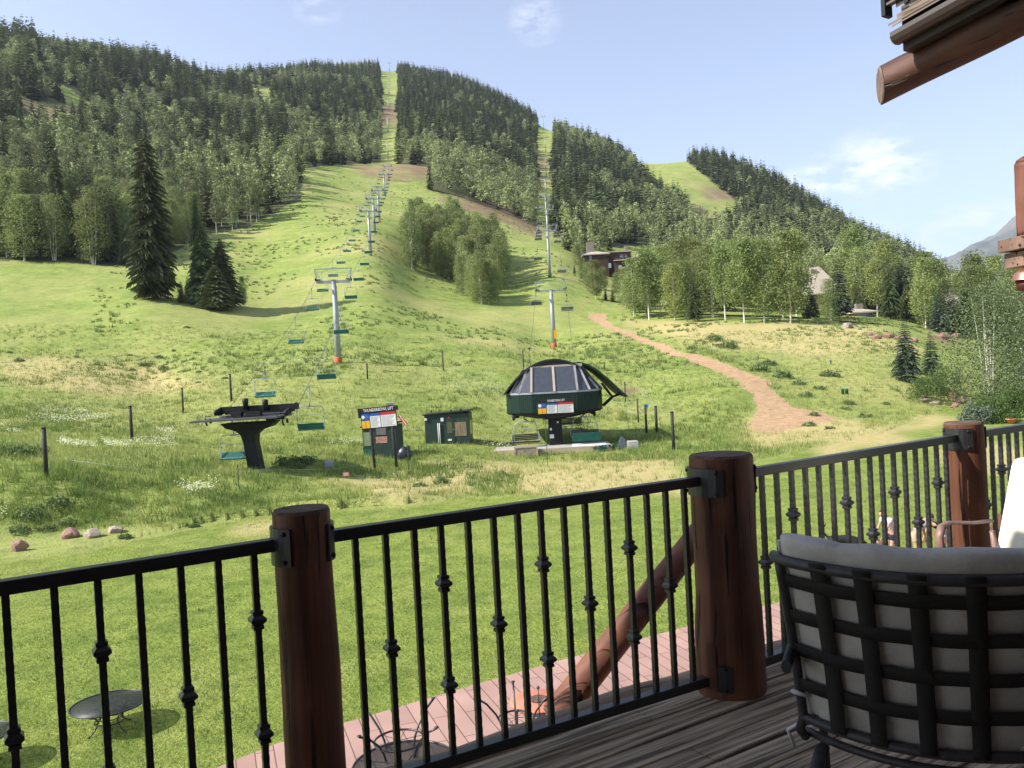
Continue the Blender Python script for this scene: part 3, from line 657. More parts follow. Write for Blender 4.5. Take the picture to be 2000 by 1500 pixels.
for n, (k, i, u, v, vt, sx, lb, cat) in enumerate(HT):
    sx *= .9
    g = gp(u, v); h = (v - vt) * g[1] / FPX
    plant_tree(k, i, g[0], g[1], h, lb, cat, sx=sx, rz=n * 1.7, name=('spruce_tree' if 'spruce' in cat else 'fir_tree' if cat == 'fir' else 'aspen_tree'))
# front row of aspens along the drive: label each by what stands beside it
ROW = [(1238, 622, 505, 'first pale aspen beside the trail head'), (1262, 618, 512, 'leaning aspen just right of the trail head'), (1268, 625, 480, 'pale trunked aspen with low leaves near the trail head'), (1290, 615, 500, 'slender aspen left of the narrow dark spruce'), (1318, 626, 515, 'short aspen in a knot of stems left of the narrow dark spruce'), (1330, 612, 470, 'tall thin aspen just left of the narrow dark spruce'), (1340, 622, 510, 'small aspen touching the left side of the narrow dark spruce'),
       (1391, 620, 478, 'twin stemmed aspen just right of the narrow dark spruce'), (1417, 627, 470, 'white trunked aspen second right of the narrow dark spruce'), (1454, 631, 460, 'straight white trunked aspen in the middle of the front row'), (1493, 630, 470, 'rounded aspen with forked white trunk'), (1530, 622, 475, 'grey green aspen between forked trunk and paired trunks'), (1544, 631, 455, 'aspen with paired white trunks left of the nearer tan roof'), (1622, 626, 545, 'leafy aspen hiding part of the nearer tan roof'), (1556, 618, 445, 'tall light green aspen left of the nearer tan roof'),
       (1668, 610, 440, 'tallest light green aspen right of the nearer tan roof'), (1735, 612, 470, 'full crowned bright aspen left of the big layered spruce'), (1700, 604, 480, 'aspen behind the dark full spruce'), (1808, 640, 505, 'aspen with bare lower trunk above the ledge rocks'), (1790, 622, 520, 'aspen filling the gap right of the layered spruce'), (1880, 640, 530, 'aspen beside the far tan roof'), (1905, 650, 490, 'tall sprig topped aspen against the distant mountain'), (1950, 640, 500, 'grey green aspen below the log post beam'), (1985, 650, 520, 'aspen at the right border below the lamp')]
for n, (u, v, vt, lb) in enumerate(ROW):
    g = gp(u, v); h = (v - vt) * g[1] / FPX
    plant_tree('asp', n * 3 + (n // 3), g[0], g[1], h, lb, 'aspen', 'aspens in the row along the drive', rz=n * 2.1, sx=1.02 + .18 * ((n * 7) % 5) / 5)
# more trees close behind the row
for n in range(78):
    u = 1222 + n * 9.9 + rng.uniform(-6, 6); d = float(rng.uniform(186, 235)); g = gd(u, d); asp = n % 3 != 1
    if abs(u - 1595) < 44 or u < 1292 or abs(u - 1858) < 26: continue
    lb = ('bright aspen standing behind the front row' if asp else 'dark spruce standing behind the front row')
    side = ' left of the narrow dark spruce' if u < 1357 else ' right of the narrow dark spruce' if u < 1450 else ' behind the paired trunks' if u < 1530 else ' left of the nearer tan roof' if u < 1590 else ' right of the nearer tan roof' if u < 1700 else ' left of the layered spruce' if u < 1765 else ' left of the far tan roof' if u < 1850 else ' right of the far tan roof'
    side += (', nearer' if d < 205 else ', farther back')
    plant_tree('asp' if asp else 'conb', n, g[0], g[1], rng.uniform(12, 17.5) if asp else rng.uniform(9, 14), lb + side, 'aspen' if asp else 'spruce', ('aspens' if asp else 'spruces') + ' behind the front row' + side, name='aspen_tree' if asp else 'spruce_tree', sx=1.15)
for n, (u, v, vt, lb) in enumerate(((1163, 585, 508, 'bright aspen on the slope left of the chalet windows'), (1150, 560, 512, 'small aspen at the left corner of the chalet'), (1178, 575, 520, 'aspen hiding the left foot of the chalet'), (1222, 600, 522, 'aspen in front of the chalet between its two wings'), (1240, 606, 515, 'bushy aspen below the right wing of the chalet'), (1256, 600, 512, 'aspen at the right end of the chalet'), (1205, 585, 532, 'short aspen below the middle of the chalet'), (1280, 600, 500, 'aspen right of the chalet roof'), (1138, 548, 505, 'slim aspen left of the chalet'), (1128, 520, 478, 'slim aspen by the second quad lift tower'))):
    g = gp(u, v); h = (v - vt) * g[1] / FPX; plant_tree('asp', n, g[0], g[1], h, lb, 'aspen', 'aspens round the chalet', rz=n * 1.9, sx=1.15)
# the isolated clump in the middle of the run
CL = [(782, 500), (800, 532), (840, 545), (885, 548), (900, 580), (935, 597), (975, 592), (988, 560), (965, 500), (900, 470), (820, 470)]
pts = []; tries = 0
while len(pts) < 105 and tries < 60000:
    tries += 1; u = rng.uniform(775, 990); v = rng.uniform(468, 598)
    if not pip(u, v, CL): continue
    g = gp(u, v)
    if all((g[0] - q[0]) ** 2 + (g[1] - q[1]) ** 2 > 3.2 for q in pts): pts.append(g)
pts.sort(key=lambda q: q[1])
for n, g in enumerate(pts):
    uu = float(proj(*[np.array(c_) for c_ in g])[0]); low = uu > 890 and g[1] < 225
    h = rng.uniform(9.5, 13) if low else rng.uniform(12, 17)
    lb = ('tall ' if h > (11.2 if low else 14.5) else 'shorter ') + ('slender aspen in the low right lobe of the mid slope clump, ' if low else 'slender aspen in the main mass of the mid slope clump, ') + ('front' if n < 35 else 'middle' if n < 70 else 'back') + (' far left', ' left', ' right', ' far right')[int(np.searchsorted((915, 935, 958) if low else (820, 860, 905), uu))]
    plant_tree('clu', int(rng.integers(0, 99)), g[0], g[1], h, lb, 'aspen', 'aspens in the low right lobe of the clump' if low else 'aspens in the main mass of the clump', sx=.95)
print('clump', len(pts))
# ---- bushes by the lawn on the right
def leaf_blob(seed, rx, ry, rz_, n, s):
    r_ = np.random.default_rng(seed); c = r_.normal(0, 1, (26, 3)); c /= np.linalg.norm(c, axis=1)[:, None]; c[:, 2] = np.abs(c[:, 2]); c *= r_.uniform(.55, .95, (26, 1))
    Pn = (c[r_.integers(0, 26, n)] + r_.normal(0, .16, (n, 3))) * np.array([rx, ry, rz_]); Pn[:, 2] = np.abs(Pn[:, 2])
    d = r_.normal(0, 1, (n, 3)); d /= np.linalg.norm(d, axis=1)[:, None]; e = np.cross(d, r_.normal(0, 1, (n, 3))); e /= np.linalg.norm(e, axis=1)[:, None]; s_ = s * r_.uniform(.6, 1.4, n)[:, None]
    Q = np.stack([Pn - d * s_, Pn + e * s_ * .6, Pn + d * s_, Pn - e * s_ * .6], 1); V = Q.reshape(-1, 3); return V, np.arange(len(V)).reshape(-1, 4)
M_BUSH = mat('bush_leaves', (.11, .17, .04), (.06, .10, .03), rough=.6, scale=1.5, trans=.25); M_BUSHG = mat('silver_bush_leaves', (.17, .21, .14), (.10, .14, .09), rough=.6, scale=1.5, trans=.2)
for n, (u, v, w_, h_, m_, lb) in enumerate(((1815, 785, 95, 60, M_BUSH, 'rounded green bush below the two young blue spruces'), (1850, 775, 70, 70, M_BUSH, 'taller green bush right of the rounded bush'), (1935, 825, 90, 55, M_BUSH, 'wide green shrub below the large multi stemmed aspen'), (1905, 828, 60, 38, M_BUSHG, 'silvery grey shrub at the lawn edge'), (1985, 815, 60, 60, M_BUSH, 'dense shrub behind the orange flower pot'), (1960, 800, 110, 70, M_BUSH, 'tall hedge like shrub under the aspens'), (1640, 690, 0, 0, None, ''))):
    if not m_: continue
    g = gp(u, v); k = g[1] / FPX; V, F = leaf_blob(200 + n, w_ * k / 2, w_ * k / 2, h_ * k, 5200, .07)
    o = thing('shrub', lb, 'shrub', g); link(bpy.data.objects.new('foliage', npmesh('foliage', V, F, m_)), o)
    mb = MB()
    for q in range(7):
        a = q * .9; mb.tube([(0, 0, -.1), (math.cos(a) * .2 * w_ * k, math.sin(a) * .2 * w_ * k, .6 * h_ * k)], [.03, .01], 5)
    mb.build('stem', M_BARK, o)

# ------------------------------------------------------------ grass, weeds and flowers that nobody could count
def tufts(name, n, region, hrange, wbase, blades, m, label, spread=.12, yr=(36, 140), sr=(-.68, .70), dens=None, z_off=0.):
    y = np.exp(rng.uniform(math.log(yr[0]), math.log(yr[1]), n * 3)); s = rng.uniform(sr[0], sr[1], n * 3); x = s * y
    z = hgt(x, y); u, v = proj(x, y, z); ok = region(u, v, x, y)
    if dens is not None: ok &= rng.uniform(0, 1, len(x)) < dens(x, y)
    x, y, z = x[ok][:n], y[ok][:n], z[ok][:n]; n = len(x)
    k = n * blades; bx = np.repeat(x, blades); by = np.repeat(y, blades)
    sc = np.repeat(rng.uniform(.7, 1.25, n), blades)
    a = rng.uniform(0, 6.283, k); dist_ = rng.uniform(0, spread, k); bx = bx + np.cos(a) * dist_; by = by + np.sin(a) * dist_; bz = hgt(bx, by) - .02 + z_off
    h = rng.uniform(hrange[0], hrange[1], k) * sc; wd = wbase * (1 + by / 60.) * rng.uniform(.6, 1.3, k); b2 = rng.uniform(0, 6.283, k); ln = rng.uniform(.1, .55, k) * h
    dx, dy = np.cos(b2) * wd, np.sin(b2) * wd
    A = np.stack([bx - dx, by - dy, bz], -1); B = np.stack([bx + dx, by + dy, bz], -1); T = np.stack([bx + np.cos(a) * ln, by + np.sin(a) * ln, bz + h], -1)
    V = np.stack([A, B, T], 1).reshape(-1, 3); F = np.arange(len(V)).reshape(-1, 3)
    return tag(link(bpy.data.objects.new(name, npmesh(name, V, F, m))), label, 'grass', kind='stuff')
notlawn = lambda u, v, x, y: ~pip(u, v, LAWN) & ~pip(u, v, TRAIL) & (u > -60) & (u < 2060)
M_GRASS = mat('tall_grass', (.32, .355, .095), (.18, .245, .06), rough=.8, scale=.28, trans=.35, lo=.38, hi=.62)
M_GRASSD = mat('dark_grass', (.19, .27, .06), (.11, .17, .042), rough=.8, scale=.5, trans=.3)
M_STRAW = mat('seed_heads', (.50, .45, .20), (.36, .38, .14), rough=.9, scale=.5, trans=.3)
M_MOWN = mat('mown_grass', (.32, .365, .085), (.20, .26, .055), rough=.8, scale=.9, trans=.35, lo=.35, hi=.65)
M_FLOWER = mat('white_flowers', (.62, .63, .46), (.48, .50, .30), rough=.9, scale=4)
dryz = lambda u, v: pip(u, v, DRYS[0]) | pip(u, v, DRYS[1]) | pip(u, v, DRYS[5]) | pip(u, v, DRYS[6])
tufts('meadow_grass', 26000, lambda u, v, x, y: notlawn(u, v, x, y) & (~dryz(u, v) | (rng.uniform(0, 1, len(u)) < .2)), (.14, .38), .010, 7, M_GRASS, 'tall yellow green meadow grass on the slope', spread=.3)
tufts('dark_meadow_grass', 5200, lambda u, v, x, y: notlawn(u, v, x, y) & (fbm(x, y, 7, 3, 55) > .10) & ~dryz(u, v), (.25, .55), .012, 11, M_GRASSD, 'darker patches of rank grass in the meadow', spread=.4)
tufts('bank_grass', 2600, lambda u, v, x, y: notlawn(u, v, x, y) & (u < 1010) & (rng.uniform(0, 1, len(u)) < np.clip(.5 + 2.2 * fbm(x, y, 5, 4, 12) - (y - 38) / 22., 0, 1)), (.25, .6), .012, 12, M_GRASSD, 'rank dark grass on the bank above the lawn', spread=.35, yr=(36.5, 58), sr=(-.66, .05))
tufts('straw_grass', 4200, lambda u, v, x, y: notlawn(u, v, x, y) & ((fbm(x, y, 11, 3, 91) > .02)), (.2, .45), .007, 5, M_STRAW, 'dry straw coloured seed heads in the meadow', spread=.4, yr=(44, 130))
tufts('lawn_grass', 95000, lambda u, v, x, y: pip(u, v, LAWN) & ~pip(u, v, [(250, 1545), (420, 1500), (530, 1456), (640, 1420), (700, 1404), (900, 1345), (1100, 1288), (1340, 1224), (1480, 1186), (1560, 1168), (1860, 1096), (2100, 1046), (2300, 1900), (250, 1900)]) & (u > -40) & (u < 2040) & (v < 1560), (.02, .06), .0065, 4, M_MOWN, 'short mown grass of the lawn', spread=.14, yr=(9, 42))
# dark weeds on the upper meadow
def weeds(u, v, x, y): return notlawn(u, v, x, y) & (fbm(x, y, 14, 4, 66) > .0) & ~pip(u, v, FOREST['left']) & ~pip(u, v, FOREST['mid']) & ~pip(u, v, FOREST['right'])
tufts('trail_grass', 900, lambda u, v, x, y: pip(u, v, TRAIL) & (fbm(x, y, 3, 3, 71) > .04), (.06, .2), .010, 8, M_GRASS, 'thin grass creeping over the dirt trail', spread=.25, yr=(60, 150))
tufts('lawn_tussocks', 2600, lambda u, v, x, y: pip(u, v, LAWN) & (u > -40) & (u < 2040) & ~pip(u, v, [(250, 1545), (420, 1500), (700, 1404), (1340, 1224), (1560, 1168), (2100, 1046), (2300, 1900), (250, 1900)]) & (fbm(x, y, 6, 4, 17) > .02), (.04, .09), .008, 14, M_GRASSD, 'slightly longer darker tufts in the lawn', spread=.22, yr=(9, 42))
tufts('lawn_glint_specks', 2600, lambda u, v, x, y: pip(u, v, LAWN) & (u > -40) & (u < 2040) & (v < 1560) & (fbm(x, y, 4, 3, 7) > .02), (.02, .05), .010, 3, mat('lawn_glint', (.55, .60, .35), (.40, .48, .2), scale=3), 'pale specks sprinkled in the lawn as painted glints', spread=.3, yr=(10, 40))  # pale specks coloured to stand in for glints on the grass
tufts('meadow_weeds', 3000, weeds, (.2, .6), .03, 12, mat('weed_leaves', (.22, .28, .085), (.15, .20, .06), scale=.5, trans=.3), 'scattered dark weeds on the upper meadow', spread=.5, yr=(90, 430), sr=(-.5, .5))
WB = [(37, 706, 22), (20, 690, 14), (340, 686, 12), (283, 716, 26), (258, 724, 14), (320, 722, 24), (348, 742, 12), (388, 728, 14), (382, 690, 10), (478, 752, 16), (388, 748, 10), (310, 700, 20), (1650, 800, 20), (255, 695, 9), (365, 640, 14), (440, 740, 14), (150, 698, 12), (1392, 665, 40), (1420, 680, 44), (1350, 682, 20), (1478, 725, 50), (1530, 738, 46), (1560, 752, 30), (1500, 712, 36), (1575, 775, 30), (1620, 735, 40), (1600, 760, 24), (1655, 790, 28), (1690, 815, 30), (1580, 832, 28), (1620, 838, 20), (1590, 812, 24), (1730, 790, 18), (930, 802, 24), (380, 1030, 20), (245, 1050, 26), (40, 890, 60), (20, 885, 50), (75, 884, 44), (560, 908, 60), (600, 905, 50), (580, 915, 40), (135, 1025, 40), (60, 1010, 60), (90, 1035, 40), (110, 990, 60), (40, 1040, 50), (895, 900, 20), (860, 945, 40), (820, 950, 30), (980, 930, 30)]
Vs, Fs = [], []; k0 = 0
for n, (u, v, w_) in enumerate(WB):
    g = gp(u, v); k = g[1] / FPX; V, F = leaf_blob(300 + n, w_ * k / 2, w_ * k / 2, w_ * k * .30, 420, max(.04, .05 * w_ * k)); Vs.append(V + g); Fs.append(F + k0); k0 += len(V)
tag(link(bpy.data.objects.new('low_bushes', npmesh('low_bushes', np.concatenate(Vs), np.concatenate(Fs), mat('low_bush', (.17, .225, .085), (.10, .145, .05), scale=2, trans=.2)))), 'low dark clumps of weeds dotted over the meadow', 'shrubs', kind='stuff')
FL = [[(-20, 812), (100, 806), (205, 812), (200, 835), (100, 832), (0, 845)], [(110, 862), (200, 872), (190, 890), (130, 885)], [(210, 862), (330, 860), (330, 875), (220, 880)], [(885, 735), (1000, 722), (1010, 760), (900, 762)], [(1180, 780), (1280, 775), (1290, 810), (1190, 812)], [(600, 860), (700, 850), (700, 880), (620, 885)], [(340, 955), (430, 945), (430, 965), (350, 975)], [(0, 1010), (50, 1010), (50, 1025), (0, 1025)], [(440, 690), (700, 680), (700, 720), (450, 715)], [(290, 830), (360, 840), (350, 856), (290, 850)], [(950, 860), (1010, 850), (1010, 880), (960, 880)]]
def infl(u, v, x, y):
    r = np.zeros(len(u), bool)
    for pl in FL: r |= pip(u + fbm(x, y, 6, 3, 8) * 160, v + fbm(x, y, 6, 3, 18) * 60, pl)
    return r & (rng.uniform(0, 1, len(u)) < np.clip(.3 + 3 * fbm(x, y, 3, 4, 44), 0, 1))
y = np.exp(rng.uniform(math.log(36), math.log(110), 260000)); x = rng.uniform(-.65, .3, 260000) * y; z = hgt(x, y); u, v = proj(x, y, z); ok = infl(u, v, x, y); x, y, z = x[ok][:5200], y[ok][:5200], z[ok][:5200]
n = len(x); c = np.stack([x, y, z + rng.uniform(.25, .5, n)], -1); s_ = rng.uniform(.012, .034, n)[:, None]; e1 = np.array([[1., 0, .2]]); e2 = np.array([[0., .8, .6]])
Q = np.stack([c - e1 * s_, c - e2 * s_, c + e1 * s_, c + e2 * s_], 1).reshape(-1, 3)
tag(link(bpy.data.objects.new('white_wildflowers', npmesh('white_wildflowers', Q, np.arange(len(Q)).reshape(-1, 4), M_FLOWER))), 'white wildflowers in drifts on the meadow', 'flowers', kind='stuff')
# ------------------------------------------------------------ chairlifts
M_GALV = mat('galvanised_steel', (.36, .38, .40), (.28, .30, .32), rough=.5, scale=2, metal=.3, spec=.5)
M_STEEL = mat('dark_steel', (.013, .0135, .015), (.009, .009, .010), rough=.55, scale=4, spec=.25)
M_ORANGE = mat('orange_pad', (.55, .13, .045), (.42, .10, .04), rough=.7)
M_GPAD = mat('green_pad', (.03, .16, .12), rough=.7)
M_TEAL = mat('teal_seat', (.014, .135, .108), (.012, .10, .082), rough=.45, scale=2, spec=.5)
M_DKSEAT = mat('black_seat_slats', (.025, .026, .03), (.04, .04, .045), rough=.6)
M_CABLE = mat('steel_cable', (.07, .07, .075), rough=.5)
M_YEL = mat('yellow_sign', (.75, .42, .02), rough=.6)
M_WHITE = mat('white_paint', (.72, .72, .70), (.62, .62, .6), rough=.5)
M_BLUE = mat('blue_sign', (.03, .09, .36), rough=.5); M_RED = mat('red_sign', (.50, .03, .04), rough=.5)
M_BLACK = mat('black_sign', (.015, .015, .016), rough=.5)
M_INK = mat('printed_text', (.16, .16, .17), rough=.7)
def rrect(w, h, r, n=5, zc=0., wt=None):
    """rounded loop in the xz plane; wt = half width at the top"""
    pts = []; wt = w if wt is None else wt
    for cx, cz, a0, s in ((w - r, -h + r, -90, 1), (wt - r, h - r, 0, 1), (-wt + r, h - r, 90, 1), (-w + r, -h + r, 180, 1)):
        for k in range(n + 1):
            a = rad(a0 + 90 * k / n); pts.append((cx + r * math.cos(a), 0, cz + r * math.sin(a) + zc))
    return pts
def chair_proto(quad=False):
    """origin at the grip on the cable; the chair faces -y"""
    o = thing('chairlift_chair', 'x', 'chairlift chair')
    if not quad:
        mb = MB(); mb.tube([(0, 0, .12), (0, 0, -.1), (-.02, .05, -.5), (-.03, .25, -.85), (0, .12, -1.12)], .035, 6); mb.box((0, 0, .04), (.12, .34, .12)); mb.build('hanger', M_GALV, o)
        mb = MB(); mb.tube(rrect(.78, .70, .3, zc=-1.80), .028, 6, closed=True); mb.box((0, .03, -1.11), (.34, .1, .1)); mb.build('frame', M_GALV, o)
        mb = MB(); mb.tube(rrect(.62, .38, .14, zc=-2.0), .014, 5, closed=True); f = mb.build('safety_bar', M_GALV, o); f.location = (0, -.42, 0)
        mb = MB(); mb.bar((0, -.52, -2.42), (0, .02, -2.50), 1.52, .07); mb.build('seat', M_TEAL, o, bevel=.02)
        mb = MB(); mb.bar((0, .02, -2.46), (0, .12, -2.10), 1.50, .04, up=(0, 1, 0)); mb.build('backrest', M_TEAL, o, bevel=.02)
    else:
        mb = MB(); mb.tube([(0, 0, .12), (0, 0, -.15), (-.04, .05, -.5), (-.05, .2, -.8), (.25, .1, -1.02)], .045, 6); mb.box((0, 0, .05), (.2, .5, .2)); mb.build('hanger', M_STEEL, o)
        mb = MB(); mb.tube(rrect(1.1, .82, .42, zc=-1.85, wt=.86), .032, 6, closed=True); mb.box((0, .03, -1.02), (.5, .12, .12)); mb.build('frame', M_GALV, o)
        mb = MB(); mb.tube(rrect(.92, .5, .25, zc=-2.0), .018, 5, closed=True); mb.bar((-.4, 0, -1.52), (.4, 0, -1.52), .05, .05); f = mb.build('safety_bar', M_GALV, o); f.location = (0, -.5, 0)
        mb = MB()
        for q in range(5): mb.box((0, -.55 + q * .12, -2.48 - q * .012), (2.05, .095, .05))
        mb.bar((-1.05, -.6, -2.53), (1.05, -.6, -2.53), .06, .06); mb.build('seat', M_DKSEAT, o)
        mb = MB()
        for q in range(4): mb.box((0, .08 + q * .03, -2.38 + q * .12), (2.05, .03, .1))
        mb.build('backrest', M_DKSEAT, o)
    return o
def sheaves(o, x, n, sp, r, y0=0., z=0., name='sheave_train'):
    mb = MB(); L_ = (n - 1) * sp
    for k in range(n):
        M_ = Matrix.Translation((x, y0 - L_ / 2 + k * sp, z)) @ Matrix.Rotation(rad(90), 4, 'Y')
        mb.lathe([(r * .3, -.05), (r, -.045), (r * .86, -.02), (r * .86, .02), (r, .045), (r * .3, .05)], 12, M=M_)
    mb.bar((x + .08, y0 - L_ / 2, z + .05), (x + .08, y0 + L_ / 2, z + .05), .05, .14)
    return mb.build(name, M_STEEL, o)
def tower(base, H, gauge, rz, label, pad=None, frame=True, n=6, r0=.36, group=None, sign=False):
    o = thing('lift_tower', label, 'lift tower', base, rz, group)
    mb = MB(); mb.tube([(0, 0, -.6), (0, 0, H * .5), (0, 0, H)], [r0, r0 * .86, r0 * .72], 14); mb.build('pole', M_GALV, o)
    mb = MB(); mb.bar((-gauge / 2, 0, H - .15), (gauge / 2, 0, H - .15), .3, .34); mb.box((0, 0, H + .05), (.6, .6, .12)); mb.build('crossarm', M_GALV, o)
    for sx in (-1, 1): sheaves(o, sx * gauge / 2, n, .42, .17, z=H + .12)
    if frame:
        mb = MB(); g = gauge / 2
        for sx in (-1, 1):
            mb.bar((sx * (g - .1), 0, H), (sx * (g + .12), 0, H + 1.45), .12, .16); mb.bar((sx * (g - .7), 0, H), (sx * (g + .05), 0, H + 1.3), .07, .07)
        mb.bar((-g - .2, 0, H + 1.5), (g + .2, 0, H + 1.5), .12, .13)
        mb.build('lifting_frame', M_GALV, o)
        mb = MB()
        for sx in (-1, 1):
            for q in (-1, 1): mb.tube([(sx * (g - .35), q * 1.1, H + .2), (sx * (g - .35), q * 1.1, H + 1.1)], .02, 4)
            mb.tube([(sx * (g - .35), -1.1, H + 1.1), (sx * (g - .35), 1.1, H + 1.1)], .02, 4); mb.box((sx * (g - .35), 0, H + .12), (.4, 2.4, .04))
        mb.tube([(-g + .4, -.5, H + .9), (g - .4, -.5, H + .9)], .02, 4); mb.tube([(-g + .4, -.5, H + .5), (g - .4, -.5, H + .5)], .015, 4)
        mb.build('catwalk', M_GALV, o)
    mb = MB(); mb.tube([(r0 + .02, 0, .8), (r0 * .8, 0, H - .6)], .02, 4); mb.tube([(r0 + .02, .25, .8), (r0 * .8, .25, H - .6)], .02, 4)
    for q in range(int(H / .45)): mb.tube([(r0 * .95, 0, 1 + q * .42), (r0 * .95, .25, 1 + q * .42)], .014, 4)
    mb.build('ladder', M_GALV, o)
    if pad:
        mb = MB(); mb.lathe([(r0 + .12, -.3), (r0 + .14, .05), (r0 + .12, .72), (r0 + .06, .78), (r0, .78)], 14); mb.build('pad', pad, o)
    if sign: mb = MB(); mb.box((.35, -r0 - .05, 2.3), (.55, .04, 1.5)); mb.build('warning_sign', M_YEL, o)
    return o
def cable(name, pts, r, label, sag=.012):
    mb = MB(); out = []
    for a, b in zip(pts[:-1], pts[1:]):
        a = np.array(a); b = np.array(b); L_ = np.linalg.norm(b - a)
        for k in range(10): f = k / 10; out.append(a + (b - a) * f - np.array([0, 0, 4 * sag * L_ * f * (1 - f)]))
    out.append(np.array(pts[-1])); mb.tube(out, r, 4, caps=False)
    return tag(mb.build(name, M_CABLE, None), label, 'cable'), out
# ---- green double chair (left)
TB = P(484, 806, 48)                                              # top of the drive station
spots = [(661, 711, 548, 105.), (724, 493, 412, 215.), (732, 438, 388, 258.), (741, 430, 372, 300.), (752, 384, 341, 395.), (759, 366, 325, 440.)]
tops = []; first = True
words = ['nearest', 'second', 'third', 'fourth', 'fifth', 'sixth']
line_dir = math.atan2(-(P(722, 412, 215)[0] - TB[0]), 215 - 48)
for k, (u, v, vt, d) in enumerate(spots):
    g = gd(u, d, v); t_ = P(u - (u - {0: 651, 1: 718, 2: 728, 3: 737, 4: 749, 5: 758}[k]), vt, d); H = t_[2] - g[2]
    nx = spots[k + 1] if k < 5 else (760, 0, 262, 600.)
    tower(g, H, 4.3, line_dir if k < 2 else line_dir * .7, words[k] + ' grey tower of the green double chairlift' + (', orange pad at its foot' if k in (0, 3) else ''), pad=M_ORANGE if k in (0, 3, 5) else None, frame=True, group='towers of the green chairlift')
    tops.append(np.array([g[0], g[1], g[2] + H]))
for k, (u, d) in enumerate(((758, 590.), (758, 720.), (759, 860.), (760, 1010.), (760, 1180.), (761, 1370.))):
    g = gd(u, d, 250); H = 13
    tower(g, H, 4.6, 0, ['lowest tower seen in the upper forest cutting', 'second tower up the forest cutting', 'third tower up the forest cutting', 'fourth tower up the forest cutting', 'fifth tower up the forest cutting', 'lift tower standing on the skyline in the notch'][k], frame=k > 3, r0=.45, group='towers of the green chairlift'); tops.append(np.array([g[0], g[1], g[2] + H]))
def offs(pts, g, z=.3): return [np.array([p[0] + g, p[1], p[2] + z]) for p in pts]
lineL = [P(447, 797, 49.5)] + offs(tops, -2.15); lineR = [P(582, 792, 49.5)] + offs(tops, 2.15)
_, cl = cable('haul_cable', lineL, .022, 'haul cable on the left side of the green chairlift')
_, cr = cable('haul_cable', lineR, .022, 'haul cable on the right side of the green chairlift')
cable('signal_cable', [P(505, 790, 49)] + [p + np.array([0, 0, 1.5]) for p in tops[:6]], .012, 'thin signal cable running up the middle of the towers', sag=.02)
def along(poly, y):
    P_ = np.array(poly); return np.array([np.interp(y, P_[:, 1], P_[:, 0]), y, np.interp(y, P_[:, 1], P_[:, 2])])
cp = chair_proto(); used = False
def place(proto, flag, p, rz, label, group, yaw=0):
    o = proto if not flag[0] else copytree(proto)
    flag[0] = True; o.location = tuple(float(a) for a in p); o.rotation_euler = (0, 0, rz); o['label'] = label; o['group'] = group; return o
ordn = ['first', 'second', 'third', 'fourth', 'fifth', 'sixth', 'seventh', 'eighth', 'ninth', 'tenth', 'eleventh', 'twelfth', 'thirteenth', 'fourteenth', 'fifteenth', 'sixteenth', 'seventeenth', 'eighteenth', 'nineteenth', 'twentieth', 'twenty first', 'twenty second', 'twenty third', 'twenty fourth', 'twenty fifth', 'twenty sixth']
fl = [False]
ys = [62.5, 82, 98.5] + [112 + 16.5 * k for k in range(21)]
for k, y in enumerate(ys): place(cp, fl, along(cl, y), line_dir, '%s teal chair up the left cable from the black drive station' % ordn[k], 'chairs coming down the green lift')
ys = [67.5, 85.5, 104, 122, 141, 158] + [174 + 16.5 * k for k in range(17)]
for k, y in enumerate(ys): place(cp, fl, along(cr, y), line_dir + math.pi, '%s dark green chair up the right cable from the black drive station' % ordn[k], 'chairs going up the green lift')
place(cp, fl, P(603, 757, 49), line_dir + math.pi, 'green chair hanging at the right end of the black drive station', 'chairs at the drive station')
place(cp, fl, P(453, 812, 47.6), line_dir - .1, 'teal chair hanging under the left end of the black drive station', 'chairs at the drive station')
# ---- black drive station of the green lift
st_b = gd(500, 48, 915)
o = thing('lift_drive_station', 'black steel drive station on one leaning mast with wheel trains on top', 'lift station', st_b, 0)
def LP(u, v, d): return P(u, v, d) - st_b
a_ = LP(500, 925, 48); b_ = LP(487, 838, 48)
def loopm(c, w, dp): return [(c[0] - w / 2, c[1] - dp / 2, c[2]), (c[0] + w / 2, c[1] - dp / 2, c[2]), (c[0] + w / 2, c[1] + dp / 2, c[2]), (c[0] - w / 2, c[1] + dp / 2, c[2])]
def loft(mb, loops, M=None):
    n = len(loops[0]); vs = [p for l in loops for p in l]; m = len(loops)
    fs = [(i * n + k, i * n + (k + 1) % n, (i + 1) * n + (k + 1) % n, (i + 1) * n + k) for i in range(m - 1) for k in range(n)] + [list(range(n))[::-1], list(range((m - 1) * n, m * n))]
    return mb.add(vs, fs, M=M)
mb = MB(); px48 = 48 / FPX
loft(mb, [loopm(LP(503, 925, 48), 25 * px48, .9), loopm(LP(491, 862, 48), 24 * px48, .9), loopm(LP(489, 848, 48), 29 * px48, 1.0), loopm(LP(489, 840, 48), 46 * px48, 1.1), loopm(LP(490, 834, 48), 84 * px48, 1.3), loopm(LP(490, 824, 48), 106 * px48, 1.4)]); mb.build('mast', M_STEEL, o, bevel=.03)
mb = MB(); mb.bar(LP(391, 822, 47.4), LP(556, 812, 47.4), 3.2, .1); mb.build('deck_plate', mat('plate_steel', (.07, .072, .075), (.05, .05, .05), rough=.5, scale=3, spec=.5), o)
mb = MB(); mb.bar(LP(432, 801, 48), LP(582, 793, 48), .5, .34); mb.bar(LP(440, 806, 49.3), LP(575, 799, 49.3), .3, .25); mb.build('wheel_beam', M_STEEL, o)
M_BULL = mat('bullwheel_rubber', (.03, .03, .032), rough=.5)
mb = MB(); c_ = LP(500, 812, 50.2); mb.lathe([(.3, -.12), (2.05, -.1), (2.15, 0), (2.05, .1), (.3, .12)], 36, c=c_); mb.build('bullwheel', M_BULL, o)
